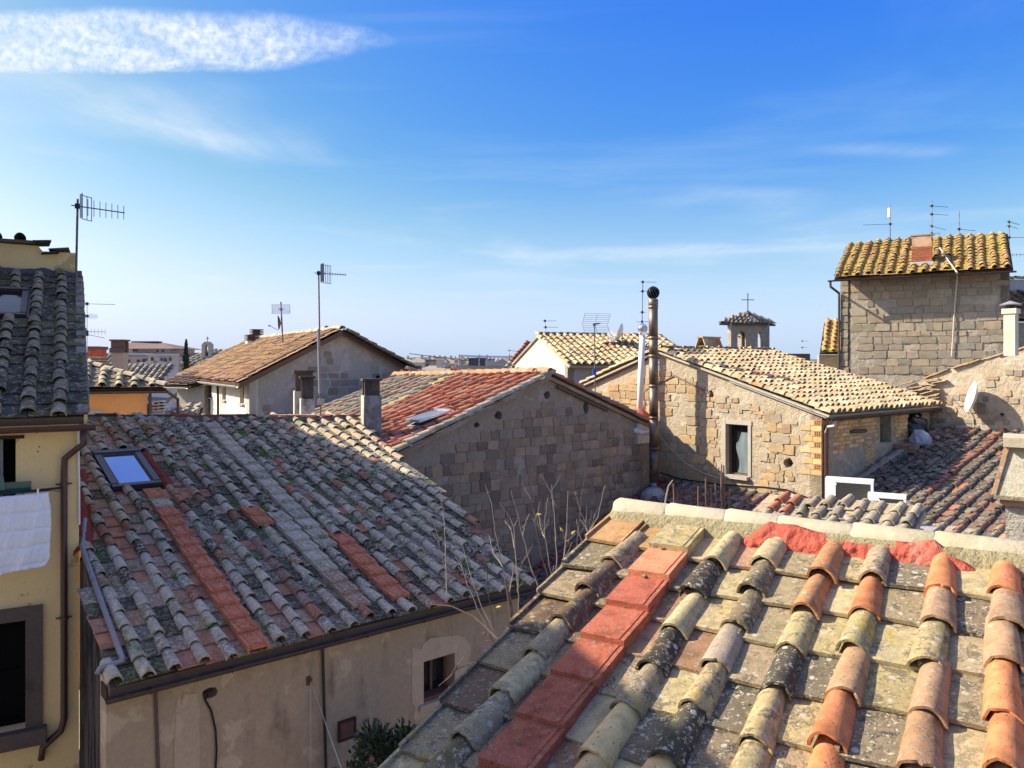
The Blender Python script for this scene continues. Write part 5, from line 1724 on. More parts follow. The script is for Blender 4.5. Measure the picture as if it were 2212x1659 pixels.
MB().box(Frame(Vector((tp.x, tp.y, 0)) + oy * .3, ox), .0, 2.55, TER - .2, TER, -2.0, 0).build('terrace', M['mortar_grey'], outb)
MB().box(Frame(Vector((tp.x, tp.y, 0)) + oy * .3, ox), .2, 2.4, 0, TER - .2, -1.9, -.1).build('terrace_wall', M['mortar_tan'], outb)

def ac_unit(label, u0, u1, vtop, y, w, hgt, dep):
    c = ray((u0 + u1) / 2, vtop, y)
    t = thing('air_conditioner', label, 'air conditioner', (c.x, c.y, TER), 'air conditioners on the terrace')
    fr = Frame(Vector((c.x, c.y, 0)) - ox * w / 2, (ox + Vector((.0, .25, 0))).normalized())
    z0, z1 = c.z - hgt, c.z
    m = MB()
    fw = .05
    m.box(fr, 0, w, z0, z0 + .06, -dep, 0).box(fr, 0, w, z1 - .08, z1, -dep, 0).box(fr, 0, .22, z0 + .06, z1 - .08, -dep, 0).box(fr, w - .05, w, z0 + .06, z1 - .06, -dep, 0)
    m.box(fr, .15, w - .05, z0 + .06, z1 - .06, -dep, -.12)
    m.build('casing', M['white_paint'], t)
    gm = MB().box(fr, .15, w - .05, z0 + .06, z1 - .06, -.11, -.012)
    gr = gm.build('grille', M['grille'], t)
    lv = MB()
    k = 0
    while z0 + .09 + k * .035 < z1 - .08:
        lv.box(fr, .152, w - .052, z0 + .085 + k * .035, z0 + .097 + k * .035, -.0115, -.002); k += 1
    lv.build('louvres', M['grille'], gr)
    MB().box(fr, .17, .24, z1 - .14, z1 - .11, -.0105, .006).build('badge', M['white_paint'], t)
    vt = MB()
    for r in range(4):
        for cc in range(2):
            f3 = Frame(fr.pt(w, 0, 0), -fr.n)
            vt.box(f3, dep * (.18 + .4 * cc), dep * (.46 + .4 * cc), z0 + hgt * (.16 + .19 * r), z0 + hgt * (.28 + .19 * r), .001, .008)
    vt.build('side_vents', M['iron_dark'], t)
    for a in (.12, w - .18):
        MB().box(fr, a, a + .06, TER, z0 - .001, -dep, .0).build('foot', M['iron_dark'], t)
    return t
ac_unit('large white air conditioner with dark grille, taller of the pair', 1783, 1880, 1037, 16.9, .98, .72, .34)
ac_unit('small white air conditioner with side vents, lower of the pair', 1878, 1950, 1070, 16.3, .74, .46, .28)

# ---------------------------------------------------------------- stone wall with the big dish
SW = P3(13.9, 25.55, 0)
sw = Frame(Vector((SW.x, SW.y, 0)), wx)
dish_h = thing('rubble_wall_house', 'rubble stone house wall with sloping tile coping and satellite dish', 'house', (SW.x + 3, SW.y + 1, 0))
tp1, tp2, tp3, tp4 = sw.hit(1995, 818), sw.hit(2060, 795), sw.hit(2212, 752), sw.hit(2330, 718)
swall = slab('wall', [(-.9, 0), (tp4[0], 0), (tp4[0], tp4[1]), (tp3[0], tp3[1]), (tp2[0], tp2[1]), (tp1[0], tp1[1] - .05), (-.9, tp1[1] - .35)], [], sw, .4, M['mortar_tan'], dish_h)
SC_ = [(.36, .26, .16, 1), (.33, .27, .2, 1), (.40, .30, .19, 1), (.30, .26, .21, 1)]
stone_wall(swall, sw, [(-.5, CZ - 3.0), (tp4[0], CZ - 3.0), (tp3[0], tp3[1] - .45), (tp2[0], tp2[1] - .45), (tp1[0], tp1[1] - .5)], (.13, .26), (.16, .42), .035, SC_, M['stone'], 101, .03, .6, [], lim=200, noisy=.03)
for (pA, pB, sd_) in ((tp1, tp2, 1), (tp2, tp3, 2), (tp3, tp4, 3)):
    A_, B_ = sw.pt(pA[0], pA[1], .02), sw.pt(pB[0], pB[1], .02)
    fv = Frame(A_, -sw.n, B_ - A_)
    fv = Frame(A_, sw.n * -1, B_ - A_)
    fm = flat_meshes(.5, .5, .035, 'sw%d' % sd_, 0, 3, .03, .015)
    rg = random.Random(sd_); its = []
    for k in range(max(1, int((B_ - A_).length / .34))):
        its.append((rg.choice(fm), fv.mat(.18 + rg.uniform(-.05, .05), k * .34, .0 if fv.n.z > 0 else -.05, rot=rg.uniform(-.05, .05)), jit(rg.choice([(.46, .30, .19, .4), (.42, .36, .27, .8), (.45, .36, .22, .8)]), rg)))
    field('coping_tile', its, M['tile_gold'], dish_h, 60)
# broken stack of tiles where the wall meets the golden roof
rg = random.Random(6)
for k in range(16):
    a = rg.uniform(-.75, .35); b = tp1[1] - .65 + .042 * k + rg.uniform(-.02, .02)
    m = MB().box(Frame(sw.pt(a, b, .06), (sw.a + Vector((0, 0, rg.uniform(-.05, .35)))).normalized()), -.22, .22, -.016, .016, -.12, .14)
    o = m.build('broken_tile', M['tile_gold'], dish_h); o.color = jit((.44, .34, .24, .6), rg)
m = MB()
smear(dish_h, sw, [(-.3, CZ - 2.45), (1.0, CZ - 2.35), (2.6, CZ - 2.55), (3.6, CZ - 2.7)], .35, .10, M['mortar_grey'], 'mortar_fillet', 45)
hp_ = sw.hit(2165, 895)
MB().lathe(sw.pt(hp_[0], hp_[1], .0), [(.05, .0), (.05, .03), (.03, .031)], 10, sw.n).build('vent_hole', M['iron_dark'], dish_h)
# rear volume so the house is solid
MB().box(sw, -.5, tp4[0], 0, CZ - 1.0, -5, -.41).build('rear_wall', M['mortar_tan'], dish_h)

def dish(name, label, c, axis, rad, holder, mat='dish_paint', group=None, arm=True, back=None):
    c = Vector(c); axis = Vector(axis).normalized()
    t = thing(name, label, 'satellite dish', holder, group)
    prof = []
    for k in range(9):
        r = rad * k / 8
        prof.append((max(r, .002), .16 * rad * (k / 8) ** 2 * 2))
    inner = [(r, hh + .012) for r, hh in prof[::-1]]
    m = MB()
    m.lathe(c - axis * .1, prof + [(rad * 1.015, .32 * rad + .008)] + inner, 28, axis)
    m.build('reflector', M[mat], t, True)
    up = Vector((0, 0, 1))
    foot = c - axis * .1
    MB().tube([Vector(holder), (Vector(holder) + foot) / 2 + Vector((0, 0, -.03)), foot], .025, 7).build('mount', M['zinc'], t)
    if arm:
        low = c + (Vector((0, 0, -1)) - axis * axis.dot(Vector((0, 0, -1)))).normalized() * rad * .98 + axis * .15 * rad
        tip = c + axis * rad * 1.15 - Vector((0, 0, rad * .35))
        MB().tube([low, tip], .012, 5).build('feed_arm', M['zinc'], t)
        MB().lathe(tip, [(.02, -.05), (.035, -.03), (.035, .03), (.02, .05)], 8, axis).build('receiver', M['cloth_grey'], t)
    return t
dc_ = ray(2101, 859, 24.1)
dh_ = sw.hit(2112, 872)
dish('satellite_dish', 'large white satellite dish on the rubble stone wall above the dark roof', dc_, Vector((-.88, .30, .25)), .50, sw.pt(dh_[0] + .1, dh_[1], .0))
MB().tube([sw.pt(*sw.hit(u, v, .05), .05) for u, v in ((2090, 880), (2102, 905), (2104, 935), (2112, 955), (2135, 975), (2160, 985))], .014, 5).build('dish_cable', M['wire_pale'], dish_h)

# bags, brick pile in the corner
bagc = lfr3.pt(*lfr3.hit(1972, 945), 0)
def blob(name, label, cat, c, rx, ry, rz, mat, seed):
    vs, fs = [], []
    S, T = 18, 12
    for i in range(T + 1):
        th = math.pi * i / T
        for j in range(S):
            ph = 2 * math.pi * j / S
            v = Vector((math.sin(th) * math.cos(ph), math.sin(th) * math.sin(ph), math.cos(th)))
            k = 1 + .22 * noise.noise(v * 1.7 + Vector((seed, 0, 0))) + .12 * noise.noise(v * 5 + Vector((0, seed, 0)))
            vs.append(Vector(c) + Vector((v.x * rx * k, v.y * ry * k, max(-.5, v.z) * rz * k)))
    for i in range(T):
        for j in range(S):
            a = i * S + j; b = i * S + (j + 1) % S
            fs.append((a, b, b + S, a + S))
    o = MB().add(vs, fs).build(name, mat, None)
    return tag(o, label, cat)
blob('rubbish_bag', 'heap of crumpled black plastic sheeting under the brick wall eave', 'plastic sheet', lfr3.pt(*lfr3.hit(1962, 950), 0) + Vector((0, 0, .42)), .62, .5, .52, M['bag_black'], 3)
blob('rubbish_bag', 'pale grey full plastic bag leaning on the black plastic heap', 'plastic bag', lfr3.pt(*lfr3.hit(1988, 968), 0) + Vector((0, 0, .26)), .30, .28, .30, M['bag_white'], 8)
pile = thing('brick_pile', 'small stack of tan bricks lying on the dark roof', 'bricks', lfr3.pt(*lfr3.hit(1960, 982), .05))
rg = random.Random(2)
pb_ = lfr3.hit(1958, 980)
for r in range(4):
    for cc in range(3):
        m = MB().box(Frame(lfr3.pt(pb_[0] - .30 + cc * .215 + rg.uniform(-.02, .02), pb_[1] - .12, .09 + r * .062), wx, q), 0, .2, 0, .28, 0, .055)
        o = m.build('brick', M['brick'], pile); o.color = jit((.36, .25, .16, 1), rg)

# ---------------------------------------------------------------- stone tower house
T1, T2 = P3(14.1, 33, 0), P3(19.35, 29.9, 0)
tx = (T2 - T1).normalized(); ty = Vector((-tx.y, tx.x, 0))
TE = 3.86
tow = thing('tower_house', 'tall grey brown stone house with golden lichen tile roof', 'house', (T1.x + 2, T1.y + 2, 0))
tw = Frame(Vector((T1.x, T1.y, 0)), tx)
TW = (T2 - T1).length
twall = slab('front_wall', rect(0, TW, 0, CZ + TE), [], tw, .4, M['mortar_tower'], tow)
slab('side_wall', [(0, 0), (4.6, 0), (4.6, CZ + TE), (0, CZ + TE + 1.6)], [], Frame(Vector((T1.x, T1.y, 0)) + ty * 4.6, -ty), .4, M['mortar_tower'], tow)
slab('side_wall', [(0, 0), (4.6, 0), (4.6, CZ + TE + 1.5), (0, CZ + TE)], [], Frame(Vector((T2.x, T2.y, 0)), ty), .4, M['mortar_tower'], tow)
TCL = [(.32, .27, .20, 1), (.30, .255, .195, 1), (.345, .29, .215, 1), (.29, .25, .195, 1), (.35, .285, .2, 1)]
stone_wall(twall, tw, rect(.34, TW, CZ - .8, CZ + TE - .1), (.22, .36), (.26, .70), .04, TCL, M['stone'], 111, .02, .10, [], lim=300, noisy=.015)
stone_wall(twall, tw, rect(.0, .36, CZ - .8, CZ + TE - .1), (.28, .36), (.32, .33), .05, TCL, M['stone'], 112, .03, 0, [], lim=60, margin=.0, name='corner_stone', bond=0)
tst = .44
OV = .95
tfr = Frame(tw.pt(-.12, CZ + TE - OV * .30, OV), tx, Vector((ty.x, ty.y, tst)))
TLEN = 5.0
tdk = slab('roof', rect(0, TW + .2, 0, TLEN), [], tfr, .08, M['wood_dark'], tow, -.02)
TWC = [(.38, .23, .13, .7), (.40, .26, .15, .8), (.34, .2, .12, .6), (.36, .27, .15, .9)]
tile_roof(tdk, tfr, rect(0, TW + .2, 0, TLEN - .05), .40, .38, M['tile_tower'], lambda kind, i, j, s, t, rg: rg.choice(TWC) if kind == 'cover' else (.36, .26, .12, 1.), seed=113, cseg=8, rings=1, rw=.29, s_off=.1, rough=1.3, tagn='tower')
gutter(tow, tfr.pt(-.25, -.05, -.08), tfr.pt(TW + .3, -.05, -.08), .055, M['gutter'], -ty, 'gutter', 1.6)
e0 = tfr.pt(-.15, -.05, -.14)
MB().tube([e0, e0 + Vector((0, 0, -.2)), tw.pt(-.05, CZ + TE - .85, .10), tw.pt(-.05, CZ + TE - 1.1, .07), tw.pt(-.05, CZ - 1, .07)], .05, 8).build('downpipe', M['gutter'], tow)
MB().tube([tfr.pt(*tfr.hit(2030, 535, .2), .2), tfr.pt(*tfr.hit(2050, 565, .2), .2), tfr.pt(*tfr.hit(2067, 588, .14), .14)] + [tw.pt(*tw.hit(u, v, .3), .3) for u, v in ((2068, 600),)] + [tw.pt(*tw.hit(u, v, .1), .1) for u, v in ((2064, 640), (2060, 700), (2056, 770))], .025, 6).build('white_cable', M['wire_pale'], tow)
# chimney on the tower roof
cb = tfr.hit(1992, 570)
ch = thing('brick_chimney', 'red brick chimney with tile hood on the golden tower roof', 'chimney', tfr.pt(cb[0], cb[1]))
cfr = Frame(Vector((tfr.pt(cb[0], cb[1]).x, tfr.pt(cb[0], cb[1]).y, 0)), tx)
cz0 = tfr.pt(cb[0], cb[1]).z
MB().box(cfr, -.36, .36, cz0 - .3, cz0 + .66, -.3, .30).build('shaft', plaster('brick shaft', (.30, .115, .07), (.2, .08, .05), .2, (.34, .15, .1), .3, 30), ch)
rg = random.Random(4)
for r in range(7):
    for cc in range(3):
        a0 = -.38 + cc * .25 + (.12 if r % 2 else 0)
        o = MB().box(cfr, max(-.37, a0), min(.37, a0 + .24), cz0 + .08 + r * .083, cz0 + .152 + r * .083, .28, .318).build('brick', M['brick'], ch)
        o.color = jit((.36, .13, .075, 1), rg)
MB().box(cfr, -.42, .42, cz0 - .2, cz0 + .05, -.34, .42).build('mortar_collar', M['grey_wall'], ch)
chimney_hood(ch, cfr, -.37, .37, -.32, .32, cz0 + .66, cz0 + 1.14, M['tile_red'], .05, .04, .3)
for o in ch.children:
    if o.name.startswith(('hood', 'cap')):
        o.color = (.40, .26, .17, .6)
# lower golden roof left of the tower
sid = thing('side_house', 'small stone house with golden tile roof against the tower', 'house', (14.5, 36, 0))
sA = ray(1771, 762, 36.5)
sfr = Frame(sA - ty * 0 , Vector((1, -.1, 0)), Vector((.45, .9, .62)))
sdk = slab('roof', rect(0, 2.0, 0, 3.0), [], sfr, .08, M['wood_dark'], sid, -.02)
tile_roof(sdk, sfr, rect(0, 2.0, 0, 3.0), .40, .38, M['tile_tower'], lambda kind, i, j, s, t, rg: rg.choice(TWC) if kind == 'cover' else (.36, .26, .12, 1.), seed=115, cseg=6, rings=1, rw=.27, s_off=.6, tagn='side', lim=80)
slab('wall', rect(.1, 2.0, 0, sA.z - .1), [], Frame(Vector((sA.x, sA.y + .35, 0)), sfr.a), .3, M['mortar_tower'], sid)
rgt = thing('back_house', 'stone house with dark tile roof behind the metal-capped chimney', 'house', (23, 33, 0))
bA = ray(2176, 690, 31)
bfr2 = Frame(bA, Vector((1, .1, 0)), Vector((-.1, .9, .5)))
bdk = slab('roof', rect(0, 5, 0, 2.6), [], bfr2, .08, M['wood_dark'], rgt, -.02)
tile_roof(bdk, bfr2, rect(0, 3.0, 0, 2.6), .40, .38, M['tile_gold'], lambda kind, i, j, s, t, rg: rg.choice(TWC + [(.12, .1, .09, 1.)]), seed=116, cseg=6, rings=1, rw=.27, tagn='backr', lim=80)
slab('wall', rect(.0, 5.0, 0, bA.z - .1), [], Frame(Vector((bA.x, bA.y + .3, 0)), bfr2.a), .3, M['mortar_tower'], rgt)
wbk = slab('upper_wall', rect(0, 5, bA.z + 1.0, bA.z + 1.9), [], Frame(Vector((bA.x, bA.y + 2.4, 0)), bfr2.a), .3, M['grey_wall'], rgt)
ridge_row(rgt, Vector((bA.x, bA.y + 2.4, bA.z + 1.92)), Vector((bA.x + 4, bA.y + 2.8, bA.z + 1.92)), M['tile_gold'], GLD, .13, .4, 118)
# white chimney with metal hat
wc = ray(2183, 745, 21.3)
wch = thing('metal_capped_chimney', 'slim cream rendered chimney with conical metal hat above the tile coping', 'chimney', wc)
wf2 = Frame(Vector((wc.x, wc.y, 0)), wx)
MB().box(wf2, -.13, .15, wc.z - .3, wc.z + .92, -.14, .14).build('shaft', M['cream_wall'], wch)
MB().box(wf2, -.17, .19, wc.z + .86, wc.z + 1.0, -.18, .18).build('collar', M['cream_wall'], wch)
MB().lathe(Vector((wc.x, wc.y, wc.z + 1.0)), [(.12, 0), (.12, .10), (.10, .11)], 12).build('neck', M['iron_dark'], wch)
MB().lathe(Vector((wc.x, wc.y, wc.z + 1.1)), [(.26, 0), (.27, .02), (.12, .08), (.01, .12)], 16).build('hat', M['gutter_grey'], wch)

# ---------------------------------------------------------------- near chimney block on the right edge
nc_ = ray(2172, 1090, 7.6)
nch = thing('rendered_chimney', 'thick rough-rendered chimney with lichen-covered sloping stone hood behind the ridge', 'chimney', (nc_.x + .3, nc_.y, 0))
nf = Frame(Vector((nc_.x, nc_.y, 0)), Vector((.84, -.54, 0)))
nz = nc_.z
MB().box(nf, 0, .75, 0, nz - .001, -.6, 0).build('shaft', M['chimney_rough'], nch)
for cc in range(3):
    o = MB().box(nf, -.05 + cc * .26, .20 + cc * .26, nz, nz + .06, -.6, .05).build('brick', M['brick'], nch); o.color = (.42, .25, .15, 1)
MB().box(nf, -.10, .8, nz + .062, nz + .10, -.65, .10).build('slab', M['tile_near'], nch).color = (.40, .34, .22, .8)
sl_ = MB()
sl_.add([nf.pt(-.08, nz + .10, .08), nf.pt(.8, nz + .10, .08), nf.pt(.8, nz + .56, -.12), nf.pt(.04, nz + .56, -.12),
         nf.pt(-.08, nz + .10, .0), nf.pt(.8, nz + .10, .0), nf.pt(.8, nz + .56, -.2), nf.pt(.04, nz + .56, -.2)],
        [(0, 1, 2, 3), (7, 6, 5, 4), (0, 4, 5, 1), (1, 5, 6, 2), (2, 6, 7, 3), (3, 7, 4, 0)])
sl_.build('hood_slab', tile_mat('lichen slab', (.50, .47, .36), .75, .3, (.1, .1, .04), .1, (.5, .33, .05), .3, .8, 1, 1.1), nch).color = (.46, .41, .28, 1.)
sl2 = MB()
sl2.add([nf.pt(-.12, nz + .10, .10), nf.pt(-.08, nz + .10, .10), nf.pt(.04, nz + .60, -.10), nf.pt(.0, nz + .60, -.10),
         nf.pt(-.12, nz + .10, .02), nf.pt(-.08, nz + .10, .02), nf.pt(.04, nz + .60, -.18), nf.pt(.0, nz + .60, -.18)],
        [(0, 1, 2, 3), (7, 6, 5, 4), (0, 4, 5, 1), (1, 5, 6, 2), (2, 6, 7, 3), (3, 7, 4, 0)])
sl2.build('hood_edge', M['tile_near'], nch).color = (.42, .27, .16, .6)
MB().box(nf, -.02, .8, nz + .57, nz + .66, -.6, .0).build('cap', M['ridge_cap'], nch)
MB().box(nf, .06, .8, nz + .10, nz + .57, -.5, -.2).build('core', M['chimney_rough'], nch)
# ---------------------------------------------------------------- flues
fb = ray(1413, 1042, 24.2)
fl = thing('steel_flue', 'tall tarnished steel flue pipe with dark spinning cowl by the stone gable', 'flue', fb)
ftop = ray(1411, 650, 24.2)
def along(f):
    return fb.lerp(ftop, f)
cuts = [0, .19, .36, .535, .70, .80, .97]
for k in range(len(cuts) - 1):
    MB().tube([along(cuts[k]), along(cuts[k + 1] - .004)], .142, 20).build('flue_section', M['steel'], fl, True)
    MB().tube([along(cuts[k + 1] - .012), along(cuts[k + 1] + .004)], .152, 20).build('joint_band', M['steel'], fl, True)
MB().lathe(along(.975), [(.142, 0), (.155, .03), (.155, .18), (.13, .2)], 18).build('collar', M['steel'], fl, True)
cw = along(.975) + Vector((0, 0, .40))
def cowl(parent, c, r, mat, dark):
    MB().lathe(c, [(r * .55, -r * .9), (r * .86, -r * .5), (r * .93, 0), (r * .86, r * .5), (r * .5, r * .84), (.01, r * .92)], 18).build('cowl_core', dark, parent, True)
    for k in range(14):
        m = MB()
        pts = []
        for i in range(9):
            th = math.pi * (.12 + .76 * i / 8)
            ph = 2 * math.pi * k / 14 + .9 * (i / 8 - .5)
            pts.append(c + Vector((math.sin(th) * math.cos(ph), math.sin(th) * math.sin(ph), math.cos(th))) * r)
        m.tube(pts, r * .085, 4)
        m.build('cowl_vane', mat, parent)
    MB().lathe(c + Vector((0, 0, r * .9)), [(r * .4, -.02), (r * .4, .02), (.01, .04)], 12).build('cowl_top', mat, parent)
cowl(fl, cw, .188, M['iron_dark'], M['black'])
MB().lathe(fb - Vector((0, 0, .2)), [(.04, -.02), (.142, .2)], 16).build('foot_cone', M['steel_bright'], fl)
rg = random.Random(5)
o = MB().lathe(fb - Vector((0, 0, .5)), [(.45, 0), (.40, .18), (.25, .3), (.16, .34)], 12).build('mortar_collar', M['mortar_grey'], fl)
wb, wt = ray(1381, 890, 25.3), ray(1388, 725, 25.3)
wpipe = thing('white_flue', 'white flue pipe with bright steel cowl rising from a red sealed base', 'flue', wb)
MB().tube([wb - Vector((0, 0, .3)), wb.lerp(wt, .5), wt], .10, 18).build('pipe', M['white_pipe'], wpipe, True)
MB().lathe(wt, [(.10, 0), (.135, .03), (.135, .12), (.10, .14)], 16).build('collar', M['steel_bright'], wpipe)
cowl(wpipe, wt + Vector((0, 0, .24)), .155, M['steel_bright'], M['alu'])
MB().lathe(wb - Vector((0, 0, .35)), [(.4, 0), (.36, .25), (.2, .40), (.12, .45)], 12).build('sealed_base', M['red_paint'], wpipe)
MB().box(Frame(ray(1386, 915, 25.0), q), -.5, .4, -.6, .05, -.3, .3).build('plinth', M['white_wall'], wpipe)

# ---------------------------------------------------------------- chimneys on the grey roof
def pillar_chimney(label, u0, u1, vtop, vcap, vbase, y, fr_dir, dep, group=None, hood=True):
    c0, c1 = ray(u0, vbase, y), ray(u1, vbase, y)
    w = (c1 - c0).length
    ztop = ray(u0, vtop, y).z; zcap = ray(u0, vcap, y).z
    t = thing('chimney', label, 'chimney', (c0 + c1) / 2, group)
    fr = Frame(Vector((c0.x, c0.y, 0)), fr_dir)
    L_ = w * .95
    MB().box(fr, 0, L_, min(c0.z, c1.z) - .6, ztop, -dep, 0).build('shaft', M['chimney_white'], t)
    MB().box(fr, .0, L_ + .0, c0.z - .6, ztop - .0, .001, .012).build('sooty_face', M['soot'], t)
    chimney_hood(t, Frame(fr.pt(0, 0, 0), fr.a), .03, L_ - .03, -dep + .03, -.03, ztop + .001, zcap - .06, M['hood_stone'], .06, .05, .10)
    MB().box(fr, .1, L_ - .1, ztop, ztop + .02, -dep + .1, -.1).build('flue_mouth', M['black'], t)
    return t
cfd = (e1 * .9 + Vector((.1, -.3, 0))).normalized()
pillar_chimney('tall sooty chimney with open stone hood at the verge of the grey roof', 786, 826, 855, 818, 960, 19.6, cfd, .5)
pillar_chimney('squat sooty chimney with open stone hood, front one of the twin chimneys', 650, 681, 862, 803 + 10, 900, 20.4, cfd, .45, 'twin chimneys behind the ridge')
pillar_chimney('squat sooty chimney with open stone hood, rear one of the twin chimneys', 636, 680, 845, 800, 900, 21.4, cfd, .45, 'twin chimneys behind the ridge')

# ---------------------------------------------------------------- aerials
rgA = 'roof aerials'
b_ = P3(0, 0, 0)
pL = ray(163, 660, 16.2)
aerial('roof_aerial', 'tall dark mast with framed reflector aerial at the corner of the yellow house', ray(162, 720, 15.6), ray(168, 430, 15.6).z - ray(162, 720, 15.6).z, [(2.58, (.93, .1, -.12), .92, 7, .17, 'v', (.24, .22, 3))], .022, None, 'mast', (.055, 0))
aerial('roof_aerial', 'tall mast with curved grid reflector aerial behind the grey roof ridge', ray(693, 905, 21.2), ray(688, 585, 21.2).z - ray(693, 905, 21.2).z, [(4.02, (.95, -.1, -.07), .78, 9, .05, 'v', (.25, .32, 6))], .022, None, 'mast', (-.06, 0))
bx = ray(693, 868, 21.2)
MB().tube([ray(688, 712, 21.2), ray(691, 850, 21.2)], .045, 8).build('mast_sleeve', M['zinc'], bpy.data.objects['roof_aerial.001'])
MB().box(Frame(bx, (1, 0, 0)), -.09, .09, -.08, .08, -.05, .05).build('junction_box', M['chimney_white'], bpy.data.objects['roof_aerial.001'])
aerial('roof_aerial', 'thin mast with three stacked aerials rising behind the orange house', ray(188, 775, 27), ray(186, 652, 27).z - ray(188, 775, 27).z, [(1.93, (1, .1, -.02), .95, 3, .04, 'h', None), (1.5, (1, -.3, -.05), .45, 9, .09, 'v', None), (.95, (1, .2, .0), .6, 5, .12, 'v', None), (.85, (1, .1, -.2), .6, 4, .03, 'h', None)], .016, rgA, 'alu')
aerial('roof_aerial', 'mast with grid aerial and satellite dish on the orange tile roof', ray(611, 738, 31), ray(607, 652, 31).z - ray(611, 738, 31).z, [(1.3, (.2, -1, 0), .25, 3, .1, 'h', (.22, .36, 5))], .03, None, 'mast', (-.08, 0))
dish('satellite_dish', 'small dark satellite dish on the mast above the orange tile roof', ray(601, 697, 30.9), Vector((-.93, -.25, -.05)), .30, ray(609, 700, 31), 'stone_dark')
aerial('roof_aerial', 'mast with square horizontal grid aerial in front of the white house', ray(1286, 890, 26), ray(1284, 700, 26).z - ray(1286, 890, 26).z, [(2.95, (.3, -1, .1), .4, 6, .1, 'h', (.42, .48, 6))], .022, None, 'mast', (-.03, 0))
MB().box(Frame(ray(1284, 803, 25.98), (1, 0, 0)), -.06, .06, -.1, .1, -.04, .04).build('blue_box', M['blue_box'], bpy.data.objects['roof_aerial.004'])
aerial('roof_aerial', 'leaning thin mast with short aerials left of the white house', ray(1182, 742, 34), ray(1177, 692, 34).z - ray(1182, 742, 34).z, [(1.0, (1, .1, 0), .5, 3, .03, 'h', None), (.72, (1, .1, 0), .55, 3, .03, 'h', None), (.42, (1, .1, 0), .15, 2, .1, 'h', None)], .016, rgA, 'alu', (-.1, 0))
aerial('roof_aerial', 'tall thin mast with many rod aerials behind the white flue', ray(1386, 750, 33), ray(1389, 606, 33).z - ray(1386, 750, 33).z, [(2.8, (1, .1, -.01), .6, 3, .03, 'h', None), (2.4, (1, .1, 0), .4, 3, .03, 'h', None), (1.5, (1, .4, 0), .15, 3, .12, 'h', None), (1.1, (.4, 1, 0), .3, 3, .28, 'h', None), (.7, (1, 0, 0), .12, 2, .1, 'h', None)], .018, rgA, 'antenna_dark', (.05, 0))
for k, (u, vb, vt, arms, nm) in enumerate((
        (1923, 545, 440, [(1.22, (-1, .1, -.02), 1.2, 5, .03, 'h', None)], 'mast with white cylinder aerial and low crossbar on the tower roof'),
        (2013, 540, 432, [(1.85, (1, .1, -.05), .8, 5, .03, 'h', None), (1.5, (1, .1, -.03), .8, 5, .03, 'h', None), (1.0, (.7, -.5, -.35), .6, 4, .1, 'h', None), (.7, (.6, .6, 0), .4, 4, .3, 'h', None)], 'mast with four crossbar aerials beside the tower chimney'),
        (2072, 535, 455, [(1.05, (1, .1, -.08), .8, 4, .03, 'h', None), (.45, (1, .1, -.05), .7, 4, .03, 'h', None)], 'mast with two long crossbars on the tower roof'),
        (2180, 620, 475, [(2.45, (.6, -.4, -.3), .4, 5, .3, 'h', None), (1.9, (.5, -.5, -.3), .35, 3, .12, 'h', None), (1.55, (1, 0, 0), .7, 3, .03, 'h', None), (1.0, (1, .2, .05), .8, 4, .1, 'v', None)], 'mast with crossed rod aerials at the right end of the tower roof'))):
    dist_ = 35 if k < 3 else 34
    bb = ray(u, vb, dist_); tt = ray(u, vt, dist_)
    hh = tt.z - bb.z
    t_ = aerial('roof_aerial', nm, bb, hh, [(min(a[0] * hh / 2.1, hh * .97), *a[1:]) for a in arms], .020, None, 'zinc')
    if k == 0:
        MB().lathe(ray(1921, 462, dist_) - Vector((0, 0, .18)), [(.03, 0), (.07, .03), (.07, .42), (.03, .45)], 10).build('cylinder_aerial', M['white_paint'], t_)
aerial('roof_aerial', 'small far mast with one crossbar over the distant roofs', ray(1100, 800, 60), 1.7, [(1.55, (1, .1, -.1), 1.0, 3, .03, 'h', None)], .03, rgA, 'alu')
aerial('roof_aerial', 'small far mast left of the tower over the golden roof', ray(1733, 770, 60), 1.3, [(1.2, (1, .1, 0), .5, 3, .03, 'h', None), (.7, (1, .1, 0), .4, 3, .03, 'h', None)], .02, rgA, 'alu')

# ---------------------------------------------------------------- orange tile house with the blue-grey gable
g2 = Vector((.857, .515, 0)).normalized(); r2 = Vector((-.515, .857, 0)).normalized()
PK2 = P3(-6.5, 29, 1.26)
W2, S2, L2 = 3.3, .52, 15.0
gh = thing('gable_house', 'long house with orange tile roof, white side wall and bare blue-grey stone gable', 'house', (PK2.x - 3, PK2.y + 5, 0))
c2 = math.cos(math.atan(S2))
OVE = .45
f2r = Frame(PK2 - g2 * (W2 + OVE) - Vector((0, 0, S2 * (W2 + OVE))) - r2 * .35, -r2, Vector((g2.x, g2.y, S2)))
LN2 = (W2 + OVE) / c2
gdk = slab('roof', rect(-L2, 0, 0, LN2), [], f2r, .12, M['wood'], gh, -.02)
ORC = [(.39, .25, .15, .7), (.37, .225, .135, .8), (.41, .275, .175, .8), (.35, .235, .16, 1.)]
tile_roof(gdk, f2r, rect(-L2, -.1, 0, LN2 - .1), .42, .40, M['tile_orange'], lambda kind, i, j, s, t, rg: rg.choice(ORC), seed=121, cseg=6, rings=1, rw=.22, tagn='gab')
ridge_row(gh, f2r.pt(-L2, LN2, .04), f2r.pt(0, LN2, .04), M['tile_gold'], [(.46, .42, .33, .6), (.42, .38, .3, .8)], .15, .45, 122)
f2l = Frame(PK2 + g2 * (W2 + OVE) - Vector((0, 0, S2 * (W2 + OVE))) - r2 * .35, r2, Vector((-g2.x, -g2.y, S2)))
gd2 = slab('roof', rect(0, L2, 0, LN2), [], f2l, .12, M['wood_dark'], gh, -.02)
